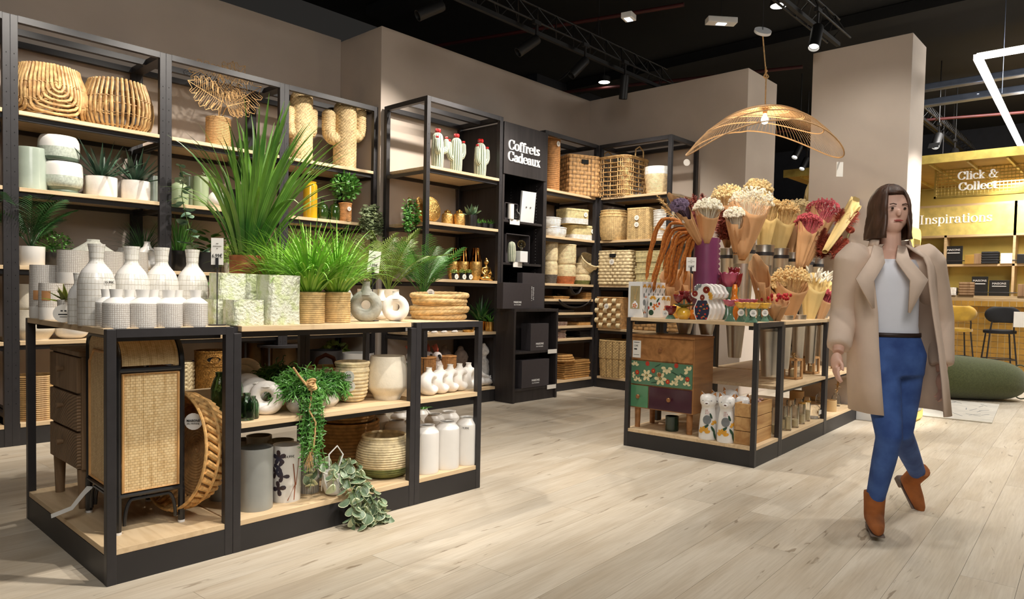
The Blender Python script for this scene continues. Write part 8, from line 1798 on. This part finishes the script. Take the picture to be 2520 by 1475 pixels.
MB().box(-.3,.26,.78,-.12,.262,1.02).build('price_card',m_paper,t,smooth=False)
t=stool('mustard bar stool partly behind the woman',(13.3,coly(2352,13.3,.4),0),pi/2+.5,m_must)
# books, boxes on the shelves
def onW(u,wp,v,z,x=14.86):p,r,H=item(u,wp,v,(x,0,z),(0,1,0));return p,r,H
for u,wp,v,k,m,lb in((2346,38,606,2,m_blackpot,'black catalogue standing on the upper yellow shelf'),(2410,34,681,3,m_blackpot,'black catalogue standing on the lower yellow shelf'),(2458,42,690,3,m_blackpot,'black booklet leaning open at the right of the lower shelf'),(2310,14,622,2,m_darkbowl,'small dark box at the left on the upper shelf'),(2388,20,628,2,m_yeld,'small ochre box with brown base on upper shelf'),(2409,18,625,2,m_oldwood,'brown wooden block on the upper yellow shelf'),(2437,34,620,2,m_blk,'black folded towel stack on the upper shelf'),(2478,24,624,2,m_whitecer,'white marbled box on the upper shelf'),(2516,20,626,2,m_blackpot,'black box with white ring pattern at the right edge'),(2341,24,708,3,m_whiterope,'white patterned box left on the lower shelf'),(2380,32,695,3,m_oldwood,'stack of brown slatted trays on the lower shelf'),(2515,16,700,3,m_oldwood,'wooden frame at the right end of the lower shelf')):
 p,r,H=onW(u,wp,v,ZS[k]);t=thing('catalogue' if 'catalogue' in lb or 'booklet' in lb else 'shelf_box',lb,'book' if 'catalogue' in lb or 'booklet' in lb else 'box',p);MB().box(-.02 if H>.25 else-.1,-r,0,.02 if H>.25 else.1,r,H).build('body',m,t,smooth=False,bevel=.004)
 if t.name.startswith('catalogue'):text('MAISONS',.05,t,m_white,Matrix.Translation((-.026,0,H*.78))@RZ(-pi/2)@XZ,'cover_print');MB().box(-.024,-r*.7,H*.6,-.0215,r*.7,H*.64).build('cover_line',m_white,t,smooth=False)
 if 'slatted' in lb or 'towel' in lb:
  for k2 in range(5):MB().box(-.11,-r*1.02,H*(k2+.12)/5,.11,r*1.02,H*(k2+.82)/5).build('layer',m,t,smooth=False,bevel=.01)
# pouf, rug, yellow armchair bits
m_olive=M('olive_boucle',s2l(78,84,46),.95,var=.1,c2=s2l(92,98,58),scale=60,bump=.6,bscale=160,sheen=.3)
c=hit(2405,985,z=0);t=thing('floor_pouf','long olive green bean bag pouf on the floor','pouf',(9.75,coly(2395,9.75,.3),0),-.95)
def pf(u,v):
 a=2*pi*u;x=(v-.5)*1.15;q=(1-abs(2*v-1)**4)**.5;x,q=x,max(q,.02);h_=.25*(1.0-.18*x);return(x,.30*q*cos(a)*abs(cos(a))**-.15 if abs(cos(a))>.01 else 0,max(0,h_+h_*q*sin(a)))
MB().grid(40,24,pf,cu=True).build('cushion_body',m_olive,t)
for s in(-1,1):MB().tube([(s*.53,.22*cos(a),.25-.03*s+.2*sin(a))for a in np.linspace(0,2*pi,24)[:-1]],.008,6,closed=True).build('seam',m_olive,t)
A=hit(2300,1012,z=0);B=hit(2398,992,z=0);t=thing('rug','pale patterned rug in front of the pouf','rug',(8.6,coly(2352,8.6,0),.0),.1);m_rug=M('rug_wool',s2l(214,208,196),.95,var=.06,bump=.3)
MB().box(-.75,-.36,.001,.75,.36,.012).build('carpet',m_rug,t,smooth=False,bevel=.003);b=MB();random.seed(4)
for k in range(16):x=random.uniform(-.6,.6);y=random.uniform(-.3,.2);b.bar((x,y,.0125),(x+random.uniform(.05,.2),y+random.uniform(-.1,.15),.0125),.008,.001)
b.build('woven_lines',m_greyprint,t,smooth=False,kind='stuff')
m_ych=M('yellow_fabric',s2l(228,206,96),.8,sheen=.2)
t=thing('wavy_mirror','tall mirror in a wavy padded yellow frame beside the pillar','mirror',(7.46,1.735,0),0);t.rotation_euler=(-.045,0,0)
n=44;H=1.86;W=.2;out=[]
for k in range(n+1):q=k/n;out.append((W+.035*abs(sin(q*pi*11))-.02,q*H))
for k in range(n+1):q=1-k/n;out.append((-W-.035*abs(sin(q*pi*11))+.02,q*H))
MB().prism(out,.07,None,-.07).build('wavy_frame',m_ych,t,bevel=.025);MB().box(-.12,-.076,.1,.12,-.0725,H-.12).build('mirror_glass',M('mirror',(.9,.9,.9),.03,1,var=0),t,smooth=False)
# ================================================================ walking woman
FW=hit(2150,1312,z=0);DW=dep(FW);o=Vector((FW.x,FW.y,0));t=thing('person','woman in a beige coat, white top, blue jeans and tan boots walking','person',o)
def Q(u,v,dd=0):return Vector((0,0,CH))+ray(u,v)*(DW+dd)-o
sk=M('skin',s2l(228,182,160),.5,var=.04);m_hair=M('brown_hair',s2l(74,50,36),.5,var=.35,scale=40,stretch=(1,1,.15),bump=.3);m_jean=M('blue_denim',s2l(46,76,142),.8,var=.12,scale=9,c2=s2l(74,108,176),bump=.15,bscale=220);m_coat=M('beige_coat',s2l(220,196,176),.8,var=.05,scale=5,bump=.05);m_top=M('white_top',s2l(232,234,242),.8,var=.02,bump=.06,bscale=20);m_boot=M('tan_suede',s2l(158,92,44),.85,var=.18,scale=14,bump=.1)
mm=DW/F;px=lambda n:n*mm
fv=Vector((fwd.x,fwd.y,0)).normalized();rv_=Vector((R2.x,R2.y,0)).normalized()
def ring(b,rows,n=28,open0=None,caps=True,fold=0):
# rows: (centre, half width, half depth); cross-section lies in the horizontal plane, or square to the limb
 vs=[];N=len(rows)
 for i,(c,w_,d_)in enumerate(rows):
  for k in range(n):
   a=2*pi*k/n if open0 is None else open0[0]+(open0[1]-open0[0])*k/(n-1);f_=1+fold*sin(a*7+i*.6)*.5
   vs.append(c+rv_*w_*cos(a)*f_+fv*d_*sin(a)*f_)
 m=n if open0 is None else n-1
 fs=[(i*n+k,i*n+(k+1)%n,(i+1)*n+(k+1)%n,(i+1)*n+k)for i in range(N-1)for k in range(m)]
 if caps and open0 is None:fs+=[tuple(reversed(range(n))),tuple((N-1)*n+k for k in range(n))]
 b.add(vs,fs);return b
def limb(b,pts,rs,n=14):return b.tube(pts,rs,n)
# body: one continuous skin
b=MB();nk,ch,wa,hp=Q(2190,603),Q(2186,690),Q(2196,800),Q(2200,872)
ring(b,[(hp+Vector((0,0,-.06)),.11,.09),(hp,.14,.10),(wa,.11,.08),(ch,.135,.10),(Q(2188,640),.115,.075),(Q(2190,618),.06,.05)])
limb(b,[Q(2190,625),Q(2191,560)],[.052,.048]);hd=Q(2190,522)
b.blob(hd,(.073,.092,.108),22,16,None);b.blob(hd+Vector((0,0,-.065))-fv*.03,(.05,.05,.05),14,10)
b.blob(hd-fv*.088+Vector((0,0,-.014)),(.009,.012,.018),10,8)
for s in(-1,1):b.blob(hd+rv_*s*.074,(.014,.02,.026),8,6)
hipL,hipR=hp+rv_*(-.068)+Vector((0,0,-.04)),hp+rv_*.06+Vector((0,0,-.04));kL,aL=Q(2188,1078,-.12),Q(2152,1235,0);kR,aR=Q(2215,1065,.05),Q(2258,1165,.42)
for h_,k_,a_ in((hipL,kL,aL),(hipR,kR,aR)):limb(b,[h_,h_.lerp(k_,.5),k_,k_.lerp(a_,.35),a_],[.076,.065,.05,.048,.034])
shL,eL,wL=Q(2098,640,.0),Q(2078,770,.05),Q(2062,868,-.08);shR,eR,wR=Q(2280,645,.02),Q(2312,790,.10),Q(2318,915,.02)
for s_,e_,w_ in((shL,eL,wL),(shR,eR,wR)):limb(b,[ch.lerp(s_,.6)+Vector((0,0,.03)),s_,e_,w_],[.05,.05,.04,.026])
def hand(w_,d,side):
 d=d.normalized();sd=d.cross(fv).normalized()*side;palm=w_+d*.05;b.blob(palm,(.026,.03,.045),12,8)
 for k in range(4):
  L_=(.066,.075,.07,.056)[k];r0=palm+d*.03+fv*(-.024+.016*k);q=[r0,r0+d*L_*.5+sd*.004,r0+d*L_*.85+sd*.018,r0+d*L_+sd*.032];b.tube(q,[.0085,.008,.0075,.005],8)
 r0=palm-fv*.02-d*.01;b.tube([r0,r0-fv*.022+d*.02+sd*.01,r0-fv*.026+d*.05+sd*.016],[.011,.009,.006],8)
hand(wL,wL-eL+Vector((0,0,-.05)),1);hand(wR,wR-eR+Vector((0,0,-.05)),-1)
body=b.build('body',sk,t);r_=body.modifiers.new('r','REMESH');r_.mode='VOXEL';r_.voxel_size=.0055;r_.use_smooth_shade=True;sm_=body.modifiers.new('s','SMOOTH');sm_.iterations=3;sm_.factor=.5
for s in(-1,1):
 MB().blob(hd+rv_*s*.03-fv*.083+Vector((0,0,.008)),(.012,.006,.006),10,6).build('eye',M('eye_dark',(.03,.02,.015),.3)if 'eye_dark' not in bpy.data.materials else bpy.data.materials['eye_dark'],t)
 MB().tube([hd+rv_*s*x-fv*(.088-.2*abs(x)*.1)+Vector((0,0,.026+.004*(1-abs(x-.03)*60)))for x in(.014,.03,.046)],.003,5).build('eyebrow',m_hair,t)
MB().tube([hd+rv_*x-fv*.086+Vector((0,0,-.05-.002*abs(x)*20))for x in(-.022,-.008,0,.008,.022)],[.002,.0045,.004,.0045,.002],6).build('mouth',M('lips',s2l(170,84,80),.45),t)
# hair
b=MB();up_=Vector((0,0,1));hc=hd+fv*.012+up_*.012
def hr(a,q): # a round the head, q crown->tips
 if q<.5:th=q/.5*1.75;return hc+(rv_*cos(a)*.088+fv*sin(a)*.108)*sin(th)+up_*cos(th)*.122
 k=(q-.5)/.5;e=hc+(rv_*cos(a)*.088+fv*sin(a)*.108)*(.98+.10*k+.06*sin(a*9+k*5))+up_*(-.022-.125*k);return e
b.grid(40,18,lambda u,v:hr(-.95+(pi+1.9)*u,v)+Vector((0,0,.0))).build('hair',m_hair,t,solid=.014)
b=MB();b.grid(20,8,lambda u,v:hc+(rv_*cos(-.95-(pi-1.9)*u)*.086+fv*sin(-.95-(pi-1.9)*u)*.1)*sin(v*.95)+up_*cos(v*.95)*.124).build('hair_front',m_hair,t,solid=.008)
# clothes
ring(MB(),[(Q(2197,822),.122,.092),(wa,.12,.09),(ch,.145,.112),(Q(2188,655),.14,.096),(Q(2189,640),.125,.08)],fold=.02).build('white_top',m_top,t)
b=MB();ring(b,[(hp+Vector((0,0,-.10)),.142,.112),(hp,.153,.114),(Q(2196,822),.126,.096)],fold=.0)
for h_,k_,a_ in((hipL,kL,aL),(hipR,kR,aR)):limb(b,[h_+Vector((0,0,.03)),h_.lerp(k_,.5),k_,k_.lerp(a_,.35),k_.lerp(a_,.97)],[.088,.076,.06,.055,.043],18)
j=b.build('jeans',m_jean,t);r_=j.modifiers.new('r','REMESH');r_.mode='VOXEL';r_.voxel_size=.008;r_.use_smooth_shade=True;sm_=j.modifiers.new('s','SMOOTH');sm_.iterations=4
ring(MB(),[(Q(2196,828),.130,.099),(Q(2196,818),.130,.099)],caps=False).build('belt',M('belt_leather',s2l(48,34,30),.5),t,solid=.006)
def boot(a_,toe,tilt):
# shaft, foot and heel along the toe direction
 d=toe.normalized();s_=d.cross(Vector((0,0,1))).normalized();u_=s_.cross(d);b=MB();an=a_
 b.tube([an+u_*.04,an-u_*.03,an-u_*.075,an-u_*.10+d*.01],[.052,.048,.047,.044],16);b.tube([an-u_*.095-d*.035,an-u_*.088+d*.03,an-u_*.098+d*.10,an-u_*.108+d*.155,an-u_*.112+d*.18],[.036,.044,.037,.027,.012],16)
 o_=b.build('ankle_boot',m_boot,t);r_=o_.modifiers.new('r','REMESH');r_.mode='VOXEL';r_.voxel_size=.006;r_.use_smooth_shade=True;sm_=o_.modifiers.new('s','SMOOTH');sm_.iterations=4
 Mx=Matrix(((d.x,s_.x,u_.x,an.x),(d.y,s_.y,u_.y,an.y),(d.z,s_.z,u_.z,an.z),(0,0,0,1)))
 MB().box(-.065,-.03,-.165,-.0,.03,-.125,Mx).build('heel',m_darkst,t,smooth=False,bevel=.008);MB().box(-.06,-.032,-.14,.16,.032,-.13,Mx).build('sole',m_darkst,t,smooth=False,bevel=.01)
aLg=Vector((aL.x,aL.y,.165));boot(aLg,-fv*1-rv_*.35,0);boot(aR+Vector((0,0,.0)),-fv*.75+rv_*.1-Vector((0,0,.75)),0)
# coat: open front shell, collar, sleeves
cr=[(Q(2212,1012),.225,.20),(Q(2208,930),.225,.185),(Q(2204,850),.22,.165),(Q(2200,770),.205,.145),(Q(2194,700),.205,.135),(Q(2190,655),.215,.125),(Q(2190,634),.20,.11),(Q(2190,618),.13,.09),(Q(2190,605),.085,.07)]
ring(MB(),cr,44,(-pi/2+.62,3*pi/2-.72),fold=.06).build('coat_body',m_coat,t,solid=.008)
for s,q in((-1,((2160,640),(2128,690),(2150,760))),(1,((2222,640),(2262,690),(2238,770)))):
 P=[Q(2190+s*30,606,-.06),Q(*q[0],-.125),Q(*q[1],-.165),Q(*q[2],-.17)];MB().ribbon(P,[.04,.07,.085,.01],side=rv_,fold=-.1).build('lapel',m_coat,t,solid=.007)
for s_,e_,w_ in((shL,eL,wL),(shR,eR,wR)):b=MB();d=(w_-e_);limb(b,[ch.lerp(s_,.75)+Vector((0,0,.055)),s_+Vector((0,0,-.01)),s_.lerp(e_,.5),e_,e_+d*.5,e_+d*.88],[.085,.09,.078,.068,.062,.058],20);b.blob(ch.lerp(s_,.93)+Vector((0,0,.005)),(.088,.08,.088),20,12);o_=b.build('coat_sleeve',m_coat,t);r_=o_.modifiers.new('r','REMESH');r_.mode='VOXEL';r_.voxel_size=.01;r_.use_smooth_shade=True;sm_=o_.modifiers.new('s','SMOOTH');sm_.iterations=14
ring(MB(),[(Q(2190,612),.10,.085),(Q(2190,592),.088,.075)],30,(-.6,pi+.6)).build('coat_collar',m_coat,t,solid=.01)
